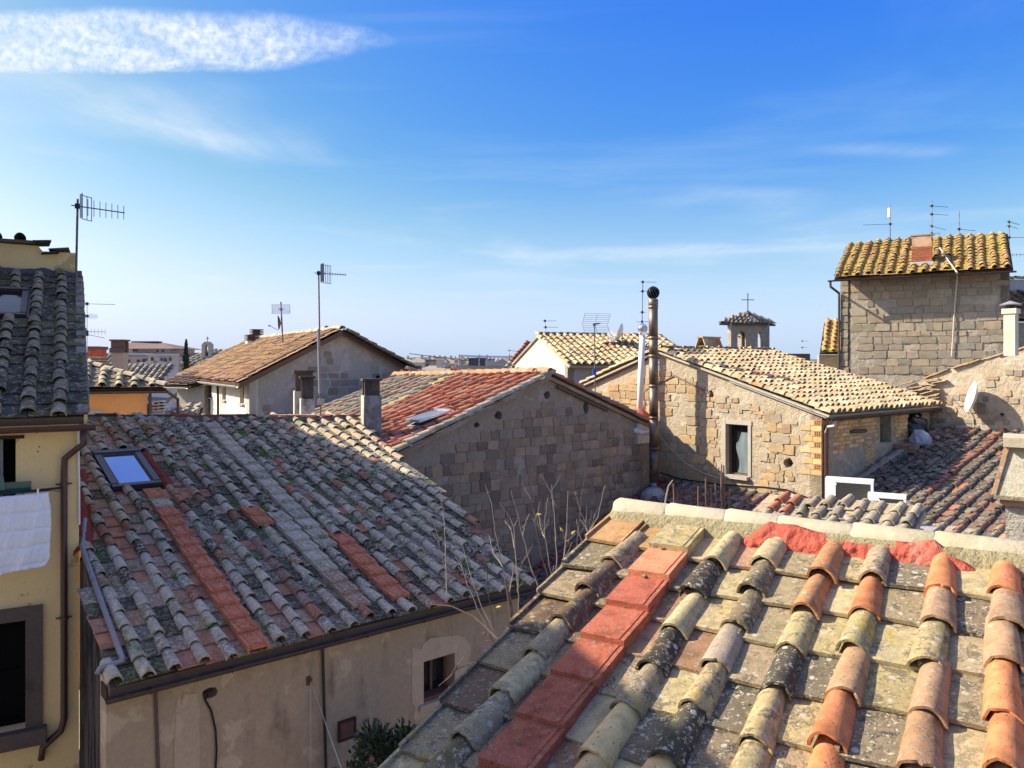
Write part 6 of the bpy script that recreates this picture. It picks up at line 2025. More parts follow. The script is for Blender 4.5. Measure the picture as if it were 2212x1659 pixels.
tile_roof(gd2, f2l, rect(0, 3.0, 0, LN2 - .1), .42, .40, M['tile_dark'], lambda kind, i, j, s, t, rg: rg.choice(DARKC), seed=123, cseg=6, rings=1, rw=.25, tagn='gab2', lim=80)
gf = Frame(Vector((PK2.x, PK2.y, 0)), g2)
z2 = lambda a: PK2.z - S2 * abs(a) - .14
gwl = slab('gable_wall', [(-W2, 0), (W2, 0), (W2, z2(W2)), (0, z2(0)), (-W2, z2(W2))], [], gf, .4, M['mortar_grey'], gh)
GG = [(.29, .265, .24, 1), (.26, .235, .21, 1), (.33, .30, .27, 1), (.27, .24, .2, 1)]
stone_wall(gwl, gf, [(-W2 + .1, CZ - 3.2), (W2 - .1, CZ - 3.2), (W2 - .1, z2(W2) - .1), (0, z2(0) - .25), (-W2 + .1, z2(W2) - .1)], (.24, .32), (.3, .5), .02, GG, M['stone'], 125, .05, .0, [], lim=200,
           skipfn=lambda a, b, rg: rg.random() < .52 + .9 * noise.noise((a * .8, b * .8, 7)))
hq_ = gf.hit(816, 815)
MB().lathe(gf.pt(hq_[0], hq_[1], .0), [(.08, .0), (.08, .02), (.06, .021)], 10, gf.n).build('flue_hole', M['black'], gh)
# boards under the verge
for sg in (-1, 1):
    p0_ = PK2 + g2 * sg * (W2 + OVE) - Vector((0, 0, S2 * (W2 + OVE))) - r2 * .33
    fbv = Frame(p0_ - Vector((0, 0, .14)), PK2 - r2 * .33 - p0_)
    MB().box(fbv, 0, (PK2 - r2 * .33 - p0_).length, -.07, .02, -.02 if sg < 0 else -.0, .03 if sg < 0 else .05).build('verge_board', M['wood'], gh)
sw2 = Frame(Vector((PK2.x, PK2.y, 0)) - g2 * W2 + r2 * 9.6, -r2)      # a 0 far .. 9.6 near corner
ze = PK2.z - S2 * W2 - .1
wins2 = []
for (u0, u1, v0, v1) in ((451, 457, 825, 858), (480, 488, 828, 864), (518, 527, 833, 872)):
    wins2.append(window_rect(sw2, ((u0, v0), (u1, v0), (u0, v1), (u1, v1))))
wwl = slab('side_wall', rect(0, 9.6, 0, ze), [rect(*w) for w in wins2], sw2, .3, M['white_wall'], gh)
for w in wins2:
    o = MB().box(sw2, w[0], w[1], w[2], w[3], -.22, -.12).build('shutter', M['wood'], gh)
    MB().box(sw2, w[0] - .08, w[1] + .08, w[2] - .06, w[2] - .002, -.1, .08).build('sill', M['stone_pale'], o)
gutter(gh, f2r.pt(-L2, -.04, -.1), f2r.pt(-.1, -.04, -.1), .08, M['gutter_grey'], -g2, 'gutter', 3)
MB().tube([sw2.pt(*sw2.hit(u, v, .1), .1) for u, v in ((446, 822), (470, 828), (471, 860), (471, 960))], .05, 7).build('downpipe', M['wood_dark'], gh)
# twin louvred chimneys on its roof
for (u, vt, vb, y, w, lb) in ((543, 722, 757, 39, .5, 'pale chimney with louvred slab top on the orange tile roof, lower of two'), (554, 710, 752, 40, .5, 'pale chimney with louvred slab top on the orange tile roof, taller of two')):
    c = ray(u, vb, y); top = ray(u, vt, y).z
    t = thing('louvred_chimney', lb, 'chimney', c, 'louvred chimneys')
    fr = Frame(Vector((c.x, c.y, 0)), g2)
    MB().box(fr, -w / 2, w / 2, c.z - 1, top - .33, -w / 2, w / 2).build('shaft', M['white_wall'], t)
    for k in range(4):
        MB().box(fr, -w / 2 - .05, w / 2 + .05, top - .31 + k * .078, top - .27 + k * .078, -w / 2 - .05, w / 2 + .05).build('louvre_slab', M['stone_dark'], t)
    MB().box(fr, -w / 2 + .1, w / 2 - .1, top - .33, top - .05, -w / 2 + .1, w / 2 - .1).build('louvre_core', M['black'], t)
MB().tube([ray(885, 764, 31), ray(960, 773, 37), ray(1050, 783, 44)], .018, 4).build('overhead_wire', M['wire_black'], gh)

# annex with the pointed opening
an = thing('annex_house', 'old stone annex with pointed arch opening and short brown tile roof', 'house', (-14.5, 33, 0))
aA = ray(383, 833, 34.5); aB = ray(442, 829, 33.8)
af = Frame(Vector((aA.x, aA.y, 0)), Vector((aB.x - aA.x, aB.y - aA.y, 0)))
AL = (Vector((aB.x, aB.y)) - Vector((aA.x, aA.y))).length
ao = af.hit(415, 893); a1_, t1_ = af.hit(421, 893)[0] - af.hit(407, 893)[0], af.hit(414, 857)[1]
arch = []
cxa = ao[0]; hw = a1_ / 2
for k in range(7):
    f = k / 6
    arch.append((cxa + hw * (1 - f ** 1.6), t1_ - .45 + .45 * math.sin(f * math.pi / 2)))
arch = [(cxa + hw, CZ - 3.5)] + arch + [(2 * cxa - x, y) for x, y in arch[::-1][1:]] + [(cxa - hw, CZ - 3.5)]
slab('wall', rect(0, AL, 0, aA.z), [arch], af, .35, M['mortar_tower'], an)
MB().box(af, cxa - hw, cxa + hw, CZ - 3.6, t1_, -.5, -.36).build('opening', M['black'], an)
MB().box(af, cxa + hw * .35, cxa + hw + .02, CZ - 3.5, t1_ - .25, -.2, .05).build('open_shutter', M['rust_hatch'], an)
stone_wall(an, af, rect(.05, AL - .05, CZ - 3, aA.z - .9), (.2, .3), (.25, .45), .03, [(.34, .30, .22, 1), (.30, .26, .19, 1), (.38, .33, .25, 1)], M['stone'], 131, .04, .2, [(cxa - hw - .1, cxa + hw + .1, CZ - 5, t1_ + .1)], lim=60)
MB().box(af, .1, AL, aA.z - .9, aA.z - .05, .001, .03).build('grey_band', M['mortar_grey'], an)
anr = Frame(af.pt(-.4, 0, .6) + Vector((0, 0, aA.z + .02)), af.a, Vector((-af.n.x, -af.n.y, .22)))
adk = slab('roof', rect(0, AL + .2, 0, 5.5), [], anr, .1, M['wood_dark'], an, -.02)
tile_roof(adk, anr, rect(0, AL + .2, 0, 5.5), .42, .42, M['tile_old'], lambda kind, i, j, s, t, rg: rg.choice([(.34, .26, .19, .8), (.38, .24, .16, .6), (.30, .24, .18, 1.)]), seed=132, cseg=6, rings=1, rw=.25, tagn='annex', lim=120)
gutter(an, anr.pt(0, -.04, -.08), anr.pt(AL, -.04, -.08), .06, M['gutter_grey'], af.n, 'gutter', 3)

# ---------------------------------------------------------------- orange house
oh = thing('orange_house', 'orange rendered house with deep eaves and cream capped tile roof', 'house', (-14, 26, 0))
oA, oB = ray(140, 838, 23.6), ray(318, 839, 24.6)
of = Frame(Vector((oA.x, oA.y, 0)), Vector((oB.x - oA.x, oB.y - oA.y, 0)))
OLn = (Vector((oB.x, oB.y)) - Vector((oA.x, oA.y))).length
slab('front_wall', rect(0, OLn, 0, oA.z - .02), [], of, .3, M['orange_wall'], oh)
slab('side_wall', rect(0, 5, 0, oA.z - .02), [], Frame(of.pt(OLn, 0, -.001), -of.n), .3, M['orange_wall'], oh)
MB().box(of, of.hit(172, 893)[0], of.hit(222, 893)[0], of.hit(200, 920)[1], of.hit(200, 886)[1], 0, .04).build('grey_panel', M['grey_wall'], oh)
orr = Frame(of.pt(-.6, oA.z - .02, .45), of.a, Vector((-of.n.x, -of.n.y, .36)))
OE = OLn + 1.15
hipt = orr.hit(178, 780)
opl = [(0, 0), (OE, 0), (hipt[0] - .3, hipt[1] + .05), (0, hipt[1] + .3)]
ohd = slab('roof', opl, [], orr, .1, M['wood_dark'], oh, -.02)
CRC = [(.46, .41, .31, .9), (.40, .35, .26, 1.), (.50, .45, .35, .7)]
tile_roof(ohd, orr, opl, .46, .38, M['tile_old'], lambda kind, i, j, s, t, rg: rg.choice(CRC) if kind == 'cover' else rg.choice([(.22, .19, .14, 1.), (.28, .24, .18, 1.)]), seed=141, cseg=9, rings=1, rw=.25, s_off=.25, rough=1.0, tagn='orh', lim=200)
ridge_row(oh, orr.pt(OE, .0, .06), orr.pt(hipt[0] - .3, hipt[1] + .05, .06), M['tile_old'], [(.56, .49, .38, .4), (.50, .44, .34, .5)], .13, .42, 142, name='hip_tile')
for k in range(6):
    a = OLn - .45 - k * .82
    MB().box(of, a - .06, a + .06, oA.z - .15, oA.z - .07, -.1, .36).build('eave_bracket', M['wood_dark'], oh)
gutter(oh, orr.pt(0, -.05, -.09), orr.pt(OE, -.05, -.09), .07, M['gutter'], of.n, 'gutter', 2)
MB().tube([orr.pt(OE, -.05, -.1), ray(384, 862, 25.5), ray(385, 960, 25.5)], .05, 7).build('downpipe', M['gutter'], oh)
MB().tube([of.pt(*of.hit(324, 850, .1), .1), of.pt(*of.hit(324, 930, .1), .1)], .05, 7).build('downpipe', M['gutter'], oh)

# dark lean-to, tile-stack chimneys and a little dish between the houses
dk = thing('slate_shed', 'dark sheet-roofed shed squeezed behind the orange house', 'shed', ray(345, 880, 29))
m = MB(); a_, b_, c_, d_ = ray(325, 868, 29), ray(366, 846, 31), ray(372, 900, 31), ray(325, 908, 29)
sf = Frame(Vector((a_.x, a_.y, 0)), Vector((b_.x - a_.x, b_.y - a_.y, 0)))
slab('roof', [(0, a_.z - .25), (2, a_.z + .15), (2, a_.z + .3), (0, a_.z - .1)], [], sf, 3, M['slate'], dk, .3)
slab('wall', [(0, 0), (2, 0), (2, a_.z + .1), (0, a_.z - .3)], [], sf, 2.5, M['slate'], dk)
for k, (u, vt, lb) in enumerate(((338, 868, 'tile-stack chimney close to the orange house wall'), (349, 867, 'tile-stack chimney nearer the small pale dish'))):
    c = ray(u, 905, 26); top = ray(u, vt, 26).z
    t = thing('tile_stack_chimney', lb, 'chimney', c, 'tile-stack chimneys')
    fr = Frame(Vector((c.x, c.y, 0)), (1, .15, 0))
    MB().box(fr, -.08, .08, c.z - 3, top - .33, -.1, .1).build('shaft', M['chimney_white'], t)
    MB().box(fr, -.05, .05, top - .33, top, -.06, .06).build('core', M['black'], t)
    for j in range(4):
        MB().box(fr, -.11, .11, top - .32 + j * .1, top - .27 + j * .1, -.13, .13).build('stacked_tile', M['white_wall'], t)
dish('satellite_dish', 'small pale satellite dish beside the tile-stack chimneys', ray(372, 881, 28), Vector((.3, -.9, .3)), .24, ray(374, 895, 28.3))
lr = thing('low_shed', 'low shed with pale tile roof below the annex', 'shed', ray(368, 893, 28))
lfx = Frame(ray(352, 903, 27.5), (1, .2, 0), (-.2, .9, .3))
ld = slab('roof', rect(0, 1.2, 0, 1.0), [], lfx, .1, M['wood_dark'], lr, -.02)
tile_roof(ld, lfx, rect(0, 1.2, 0, 1.0), .36, .38, M['tile_old'], lambda kind, i, j, s, t, rg: rg.choice(CRC), seed=143, cseg=6, rings=1, rw=.25, tagn='lsh', lim=40)
c = lfx.pt(.6, .5)
MB().box(Frame(Vector((c.x, c.y, 0)), (1, .2, 0)), -.5, .5, 0, c.z - .12, -1.4, .2).build('wall', M['grey_wall'], lr)

# chimneys in front of the apartment block
c = ray(259, 800, 30)
t = thing('hooded_chimney', 'tall plaster chimney with dark boxed hood behind the orange house', 'chimney', c)
fr = Frame(Vector((c.x, c.y, 0)), (1, .1, 0))
MB().box(fr, -.22, .22, 0, ray(0, 762, 30).z, -.25, .25).build('shaft', M['chimney_rough'], t)
chimney_hood(t, fr, -.24, .24, -.27, .27, ray(0, 762, 30).z + .001, ray(0, 737, 30).z, M['stone_dark'], .06, .05, .06)
MB().box(fr, -.26, .26, ray(0, 762, 30).z + .001, ray(0, 752, 30).z, .20, .30).build('hood_front', M['stone_dark'], t)
c = ray(198, 800, 28)
t = thing('banded_chimney', 'wide grey block chimney with red tile band behind the orange house', 'chimney', c)
fr = Frame(Vector((c.x, c.y, 0)), (1, .1, 0))
zz = ray(0, 770, 28).z
MB().box(fr, -.45, .38, 0, zz, -.4, .4).build('shaft', M['mortar_tower'], t)
for k in range(6):
    MB().box(fr, -.46, .39, zz - .62 + k * .1, zz - .57 + k * .1, -.41, .415).build('course', M['stone_dark'], t)
for k in range(4):
    o = MB().box(fr, -.42 + k * .2, -.24 + k * .2, zz, zz + .25, -.4, .4).build('upright_tile', M['tile_red'], t); o.color = (.42, .13, .08, .3)
MB().box(fr, -.48, .41, zz + .25, zz + .36, -.42, .42).build('cap', M['stone_dark'], t)

# ---------------------------------------------------------------- white house and its red neighbour
wh = thing('white_house', 'cream white house with golden lichen tile roof behind the stone gable', 'house', (3, 34, 0))
wy = 33.0
wC = ray(1226, 830, wy)                      # front corner between gable and long wall
wp = ray(1193, 744, wy + 2.2)
wa = Vector((.93, .36, 0)).normalized(); wbk = Vector((-.36, .93, 0)).normalized()
wC = Vector((wC.x, wC.y, 0))
WHW = 3.1
ez = ray(1228, 783, wy).z
whs = .40
pkz = ez + WHW * whs
wlf = Frame(wC, wa)
slab('front_wall', rect(0, 6.5, 0, ez), [], wlf, .3, M['grey_wall'], wh)
wgf = Frame(wC + wbk * WHW * 2, -wbk)
wgw = slab('gable_wall', [(0, 0), (2 * WHW, 0), (2 * WHW, ez), (WHW, pkz), (0, ez)], [], wgf, .3, M['cream_wall'], wh)
whr = Frame(wC - wbk * .45 - wa * .12 + Vector((0, 0, ez - .45 * whs + .06)), wa, Vector((wbk.x, wbk.y, whs)))
wdk = slab('roof', rect(0, 6.7, 0, (WHW + .45) * 1.077), [], whr, .1, M['stone_pale'], wh, -.02)
tile_roof(wdk, whr, rect(0, 6.7, 0, (WHW + .45) * 1.077 - .1), .34, .38, M['tile_gold'], gold_col, seed=151, cseg=7, rings=1, rw=.30, tagn='wh')
ridge_row(wh, whr.pt(0, (WHW + .45) * 1.077, .03), whr.pt(6.7, (WHW + .45) * 1.077, .03), M['tile_dark'], [(.12, .11, .1, 1.)], .11, .4, 152)
whb = Frame(wC + wbk * (2 * WHW + .2) + wa * 6.6 + Vector((0, 0, ez - .2 * whs + .06)), -wa, Vector((-wbk.x, -wbk.y, whs)))
slab('roof', rect(0, 6.7, 0, (WHW + .2) * 1.077), [], whb, .1, M['far_roof'], wh, -.02)
for (u, v0, v1) in ((1183, 808, 836), (1202, 806, 838)):
    a, b0 = wgf.hit(u, v1); a, b1 = wgf.hit(u, v0)
    o = MB().box(wgf, a - .28, a + .28, b0, b1, .001, .05).build('shutter', M['grey_wall'], wh)
    sl_ = MB()
    for k in range(8):
        sl_.box(wgf, a - .22, a + .22, b0 + (b1 - b0) * (k + .2) / 8, b0 + (b1 - b0) * (k + .6) / 8, .051, .065)
    sl_.build('shutter_slats', M['grey_wall'], o)
dish('satellite_dish', 'large pale satellite dish on the white house ridge', ray(1340, 718, 36), Vector((-.9, .3, .3)), .44, ray(1344, 745, 36))
dish('satellite_dish', 'small satellite dish turned sideways on the white house ridge', ray(1322, 727, 36), Vector((.75, -.55, .3)), .28, ray(1328, 745, 36))
MB().box(Frame(ray(1335, 745, 36), wa), -.8, .9, -.25, .12, -.2, .2).build('ridge_plinth', M['stone_dark'], wh)
# valley roof between the white house and the golden one
rn = thing('red_neighbour', 'low pale house with faded red tile roof left of the white house', 'house', (1.5, 40, 0))
nA = ray(1094, 797, 40)
rf2 = Frame(nA, Vector((.97, -.1, 0)), Vector((.35, .9, .42)))
rd2 = slab('roof', rect(0, 4, 0, 3.4), [], rf2, .1, M['wood'], rn, -.02)
tile_roof(rd2, rf2, rect(0, 3.4, 0, 3.4), .40, .40, M['tile_red'], lambda kind, i, j, s, t, rg: rg.choice(REDC[:3] + [(.40, .2, .13, .5)]) if t > .7 else (.46, .40, .3, .8), seed=153, cseg=6, rings=1, rw=.27, tagn='rn', lim=120)
slab('wall', rect(.15, 3.2, 0, nA.z - .12), [], Frame(Vector((nA.x, nA.y + .4, 0)), rf2.a), .3, M['grey_wall'], rn)
gutter(rn, rf2.pt(0, -.04, -.08), rf2.pt(3.0, -.04, -.08), .05, M['gutter_grey'], (0, -1, 0), 'gutter', 3)

# ---------------------------------------------------------------- belfry
by = 46.0
bc = ray(1624, 755, by)
bel = thing('belfry', 'square stone belfry with arched bell openings, tiled pyramid roof and iron cross', 'belfry', (bc.x, bc.y, 0))
bd1 = Vector((.90, -.28, 0)).normalized(); bd2 = Vector((-bd1.y, bd1.x, 0))
cnr = ray(1627, 755, by - .9)
cnr = Vector((cnr.x, cnr.y, 0))
BW_ = 1.55
ztb, zbb = ray(0, 700, by).z, 0.0
def archw(fr, w, label):
    cxa, hw, zs = w / 2, .27, ztb - .78
    ar = [(cxa - hw, zs - .75), (cxa + hw, zs - .75)] + [(cxa + hw * math.cos(k * math.pi / 8), zs + hw * 1.2 * math.sin(k * math.pi / 8)) for k in range(9)]
    slab('wall', rect(0, w, zbb, ztb), [ar], fr, .25, M['mortar_tower'], bel)
lf_ = Frame(cnr - bd1 * BW_ + bd2 * 0, bd1)
lf_ = Frame(cnr + Vector((-BW_ * .93, -.12 + .0, 0)), Vector((BW_ * .93, .12, 0)))
rt_ = Frame(cnr, Vector((.80, .60, 0)))
archw(lf_, BW_, 'l'); archw(rt_, BW_ * .92, 'r')
bk1 = Frame(cnr + rt_.a * BW_ * .92, -lf_.a); archw(bk1, BW_, 'b')
bk2 = Frame(cnr - lf_.a * BW_ + rt_.a * BW_ * .92, -rt_.a); archw(bk2, BW_ * .92, 'c')
cc_ = cnr - lf_.a * BW_ / 2 + rt_.a * BW_ * .46
apex = Vector((cc_.x, cc_.y, ray(0, 680, by).z))
crn = [cnr - lf_.a * (BW_ + .3) - rt_.a * .3, cnr + lf_.a * .3 - rt_.a * .3, cnr + lf_.a * .3 + rt_.a * (BW_ * .92 + .3), cnr - lf_.a * (BW_ + .3) + rt_.a * (BW_ * .92 + .3)]
crn = [Vector((p.x, p.y, ztb - .02)) for p in crn]
pr = MB().add(crn + [apex] + [p - Vector((0, 0, .1)) for p in crn], [(0, 1, 4), (1, 2, 4), (2, 3, 4), (3, 0, 4), (0, 5, 6, 1), (1, 6, 7, 2), (2, 7, 8, 3), (3, 8, 5, 0), (8, 7, 6, 5)]).build('roof', M['stone_dark'], bel)
for k in range(4):
    A_, B_ = crn[k], crn[(k + 1) % 4]
    mid = (A_ + B_) / 2
    f4 = Frame(A_, B_ - A_, apex - mid)
    ln4 = (B_ - A_).length
    tile_roof(pr, f4, [(0, 0), (ln4, 0), (ln4 / 2, (apex - mid).length)], .26, .36, M['tile_old'], lambda kind, i, j, s, t, rg: rg.choice([(.32, .28, .22, 1.), (.26, .23, .19, 1.)]), seed=160 + k, cseg=6, rings=1, rw=.28, tagn='bel%d' % k, rough=.3, lim=80 if k < 2 else 0)
    ridge_row(bel, crn[k] + Vector((0, 0, .04)), apex + Vector((0, 0, .02)), M['tile_old'], [(.34, .30, .24, 1.)], .07, .35, 165 + k, name='hip_tile')
MB().lathe(apex, [(.22, -.08), (.16, .1), (.1, .18), (.02, .24)], 10).build('finial', M['stone_dark'], bel)
MB().tube([apex, apex + Vector((0, 0, 1.25))], .025, 6).tube([apex + Vector((-.38, 0, .85)), apex + Vector((.38, 0, .85))], .022, 6).build('cross', M['iron_dark'], bel)
MB().lathe(Vector((cc_.x, cc_.y, ztb - 1.25)), [(.24, 0), (.2, .06), (.14, .25), (.12, .4), (.03, .48)], 14).tube([cc_ + Vector((-.6, 0, ztb - .76)), cc_ + Vector((.6, 0, ztb - .76))], .04, 6).build('bell', M['bronze'], bel)
# tile-tent chimney on the golden roof ridge
c = dfr.pt(*dfr.hit(1530, 752), 0)
c = ray(1533, 752, 27.6)
tt_ = thing('tile_tent_chimney', 'small tent chimney of leaning orange tiles on the golden roof ridge', 'chimney', c)
f5 = Frame(c - q * .55, q)
for sg in (-1, 1):
    for k in range(3):
        fx = Frame(f5.pt(.0 + k * .34, -.1, -sg * .28), f5.a, Vector((0, 0, 1)) + f5.n * sg * .42)
        o = MB().box(fx, 0, .33, 0, .52, -.015, .015).build('leaning_tile', M['tile_orange'], tt_)
        o.color = ((.52, .40, .24, .4), (.50, .36, .22, .4), (.55, .22, .12, .1))[k]
o = MB().box(Frame(f5.pt(0, .36, 0), f5.a), -.03, 1.06, 0, .05, -.13, .13).build('top_tile', M['tile_orange'], tt_); o.color = (.5, .4, .24, .5)
MB().box(f5, .05, .97, -.4, .1, -.2, .2).build('base', M['stone_dark'], tt_)

# ---------------------------------------------------------------- apartment block, chapel, cypress
ay = 150.0
ap = thing('apartment_block', 'distant pale pink apartment block with brown hipped roof and balconies', 'apartment block', ray(310, 800, ay))
def fbox(name, u0, u1, v0, v1, y, dep, mat, parent, d=0.0):
    a = ray(u0, v1, y); b = ray(u1, v0, y)
    return MB().box(Frame(Vector((a.x, a.y - d, 0)), (1, 0, 0)), 0, b.x - a.x, a.z, b.z, -dep, 0).build(name, mat, parent)
fbox('wall', 178, 352, 766, 900, ay, 16, M['lilac_wall'], ap)
fbox('wall', 271, 318, 770, 840, ay, 2, M['pink_wall'], ap, .4)
fbox('wall', 322, 385, 767, 900, ay - 6, 12, M['lilac_wall'], ap)
fbox('top_storey', 235, 366, 752, 768, ay + 1, 12, M['lilac_wall'], ap)
fbox('cornice', 178, 330, 763, 767, ay - .6, 2, M['grey_wall'], ap)
fbox('cornice', 318, 388, 764, 768, ay - 7, 2, M['grey_wall'], ap)
A_, B_, C_, D_ = ray(262, 753, ay - 1), ray(380, 753, ay - 1), ray(350, 740, ay + 6), ray(285, 737, ay + 6)
MB().add([A_, B_, C_, D_, A_ + Vector((0, 14, 0)), B_ + Vector((0, 14, 0))], [(0, 1, 2, 3), (1, 5, 2), (4, 0, 3), (5, 4, 3, 2), (0, 4, 5, 1)]).build('roof', M['far_red'], ap)
fbox('roof_rail', 284, 341, 737, 740, ay + 5, 2, M['slate'], ap)
wi = 0
for (u, v, w, hgt, yy) in ((278, 780, 6, 6, ay - .4), (299, 780, 6, 6, ay - .4), (278, 797, 6, 6, ay - .4), (299, 797, 6, 6, ay - .4), (329, 776, 6, 8, ay - 6), (329, 794, 6, 8, ay - 6), (349, 776, 4, 6, ay - 6), (349, 792, 4, 6, ay - 6), (357, 778, 5, 8, ay - 6), (357, 795, 5, 8, ay - 6), (368, 776, 4, 7, ay - 6), (368, 794, 4, 7, ay - 6), (312, 779, 8, 7, ay - .4), (312, 797, 8, 7, ay - .4), (292, 757, 10, 5, ay + 1), (268, 757, 6, 5, ay + 1), (340, 758, 4, 6, ay + 1), (352, 758, 5, 6, ay + 1)):
    o = fbox('window', u - w / 2, u + w / 2, v - hgt / 2, v + hgt / 2, yy, .3, M['glass_dark'], ap, .12)
for (u, v) in ((329, 781), (329, 799), (357, 783), (314, 784), (314, 801)):
    fbox('balcony', u - 8, u + 8, v - 1.5, v + 2.5, ay - 6 if u > 320 else ay - .4, 1.4, M['grey_wall'], ap, 1.2)
chp = thing('chapel', 'distant stone chapel with small arched bell gable and old tile roof', 'chapel', ray(445, 800, 85))
cy_ = 85.0
c0_ = ray(386, 775, cy_)
cw0 = Frame(Vector((c0_.x, c0_.y, 0)), (1, .25, 0))
slab('wall', rect(0, 3.0, 0, c0_.z), [], cw0, 6, M['mortar_tower'], chp)
crf = Frame(ray(388, 789, cy_ - .5), Vector((1, .15, 0)), Vector((.55, .8, .42)))
cd = slab('roof', rect(0, 9, 0, 4.0), [], crf, .1, M['wood'], chp, -.02)
tile_roof(cd, crf, rect(0, 8.6, 0, 4.0), .6, .6, M['tile_old'], lambda kind, i, j, s, t, rg: rg.choice(CRC), seed=171, cseg=5, rings=1, rw=.25, tagn='chp', lim=120)
MB().box(Frame(Vector((crf.O.x, crf.O.y + .6, 0)), (1, .15, 0)), 0, 9, 0, crf.O.z - .1, -6, 0).build('wall', M['mortar_tower'], chp)
bc0 = ray(435.5, 772, cy_ + 1); bz1 = ray(0, 744, cy_ + 1).z; bz2 = ray(0, 738, cy_ + 1).z
bgf = Frame(Vector((bc0.x, bc0.y, 0)), (1, .1, 0))
slab('bell_gable', [(0, bc0.z - 2), (1.05, bc0.z - 2), (1.05, bz1), (.75, bz2), (.3, bz2), (0, bz1)], [[(.36, bc0.z + .1), (.70, bc0.z + .1), (.70, bz1 - .25), (.53, bz1 - .0), (.36, bz1 - .25)]], bgf, .9, M['chimney_rough'], chp)
MB().tube([bgf.pt(.53, bz2, -.4), bgf.pt(.53, bz2 + .6, -.4)], .04, 5).tube([bgf.pt(.35, bz2 + .4, -.4), bgf.pt(.7, bz2 + .4, -.4)], .035, 5).build('cross', M['iron_dark'], chp)
fbox('roof', 388, 500, 762, 772, 110, 10, M['far_red'], thing('brown_roof_house', 'distant brown-roofed house behind the chapel', 'house', ray(470, 790, 110)))
def cypress(label, u, vb, vt, y, w):
    c = ray(u, vb, y); top = ray(u, vt, y).z
    t = thing('cypress_tree', label, 'tree', (c.x, c.y, 0))
    MB().tube([Vector((c.x, c.y, 0)), Vector((c.x, c.y, top - 1))], [.2, .05], 6).build('trunk', M['wood'], t)
    m = MB(); rg = random.Random(3)
    H_ = top - c.z + 4
    for k in range(1500):
        f = rg.random() ** .8
        z = top - H_ * f
        r = w * (f ** .6) * math.sqrt(rg.random()) * (1 + .25 * math.sin(z * 3 + k % 3))
        th = rg.uniform(0, 6.283)
        p = Vector((c.x + r * math.cos(th), c.y + r * math.sin(th), z))
        s_ = rg.uniform(.1, .22)
        d1 = Vector((rg.uniform(-1, 1), rg.uniform(-1, 1), rg.uniform(1, 3))).normalized() * s_ * 1.6
        d2 = d1.orthogonal().normalized() * s_ * .6
        m.quad(p - d2, p + d1 * .3, p + d2, p + d1)
    m.build('crown', M['cypress'], t)
cypress('slim dark cypress tree beside the chapel', 402, 800, 736, 80, .5)

# ---------------------------------------------------------------- far town strip
rg = random.Random(14)
def far_house(u0, u1, vt, vr, y, wallm, roofm, lb, grp, flat=False):
    a = ray(u0, vt, y); b = ray(u1, vt, y)
    t = thing('far_house', lb, 'house', ((a.x + b.x) / 2, y, 0), grp)
    w = b.x - a.x
    fr = Frame(Vector((a.x, a.y, 0)), Vector((1, rg.uniform(-.15, .15), 0)))
    dp_ = max(5, w * .6)
    if flat:
        MB().box(fr, 0, w, 0, a.z, -dp_, 0).build('wall', wallm, t)
        MB().box(fr, -.3, w + .3, a.z, a.z + .35, -dp_ - .3, .3).build('roof', roofm, t)
    else:
        zr = ray(u0, vr, y).z
        slab('wall', rect(0, w, 0, a.z), [], fr, dp_, wallm, t)
        vs = [fr.pt(-.4, a.z, .5), fr.pt(w + .4, a.z, .5), fr.pt(w * .86, zr, -dp_ / 2), fr.pt(w * .14, zr, -dp_ / 2), fr.pt(-.4, a.z, -dp_ - .5), fr.pt(w + .4, a.z, -dp_ - .5)]
        MB().add(vs, [(0, 1, 2, 3), (1, 5, 2), (5, 4, 3, 2), (4, 0, 3), (0, 4, 5, 1)]).build('roof', roofm, t)
    n = max(1, int(w / 3.5))
    for k in range(n):
        MB().box(fr, (k + .35) * w / n, (k + .35) * w / n + 1.0, a.z - 2.0, a.z - .7, 0, .06).build('window', M['glass_dark'], t)
    MB().box(fr, w * .6, w * .6 + .5, a.z, ray(u0, vr, y).z + .5, -dp_ * .4, -dp_ * .4 + .5).build('chimney', M['chimney_white'], t)
gp_ = 'distant town houses'
spec = [(905, 955, 804, 790, 62, 'far_wall', 'far_roof', 'distant tan-roofed house right of the orange tile house'),
        (952, 1000, 809, 797, 55, 'far_wall', 'far_roof', 'distant stone house with mottled tan roof above the red roof ridge'),
        (985, 1050, 806, 788, 66, 'far_wall', 'far_roof', 'distant broad house with sunlit tan roof above the red roof ridge'),
        (1040, 1100, 805, 793, 58, 'far_wall', 'slate', 'distant house with dark slate roof near the red neighbour')]
for s_ in spec:
    far_house(*s_[:5], M[s_[5]], M[s_[6]], s_[7], None)
x = 840
while x < 1180:
    w = rg.uniform(14, 30)
    far_house(x, x + w, rg.uniform(778, 786), rg.uniform(771, 777), rg.uniform(150, 260), M[rg.choice(['far_wall', 'grey_wall', 'lilac_wall'])], M[rg.choice(['far_roof', 'far_red', 'far_roof'])], 'tiny hazy house on the skyline of the distant town', gp_, rg.random() < .3)
    x += w * rg.uniform(.5, .85)
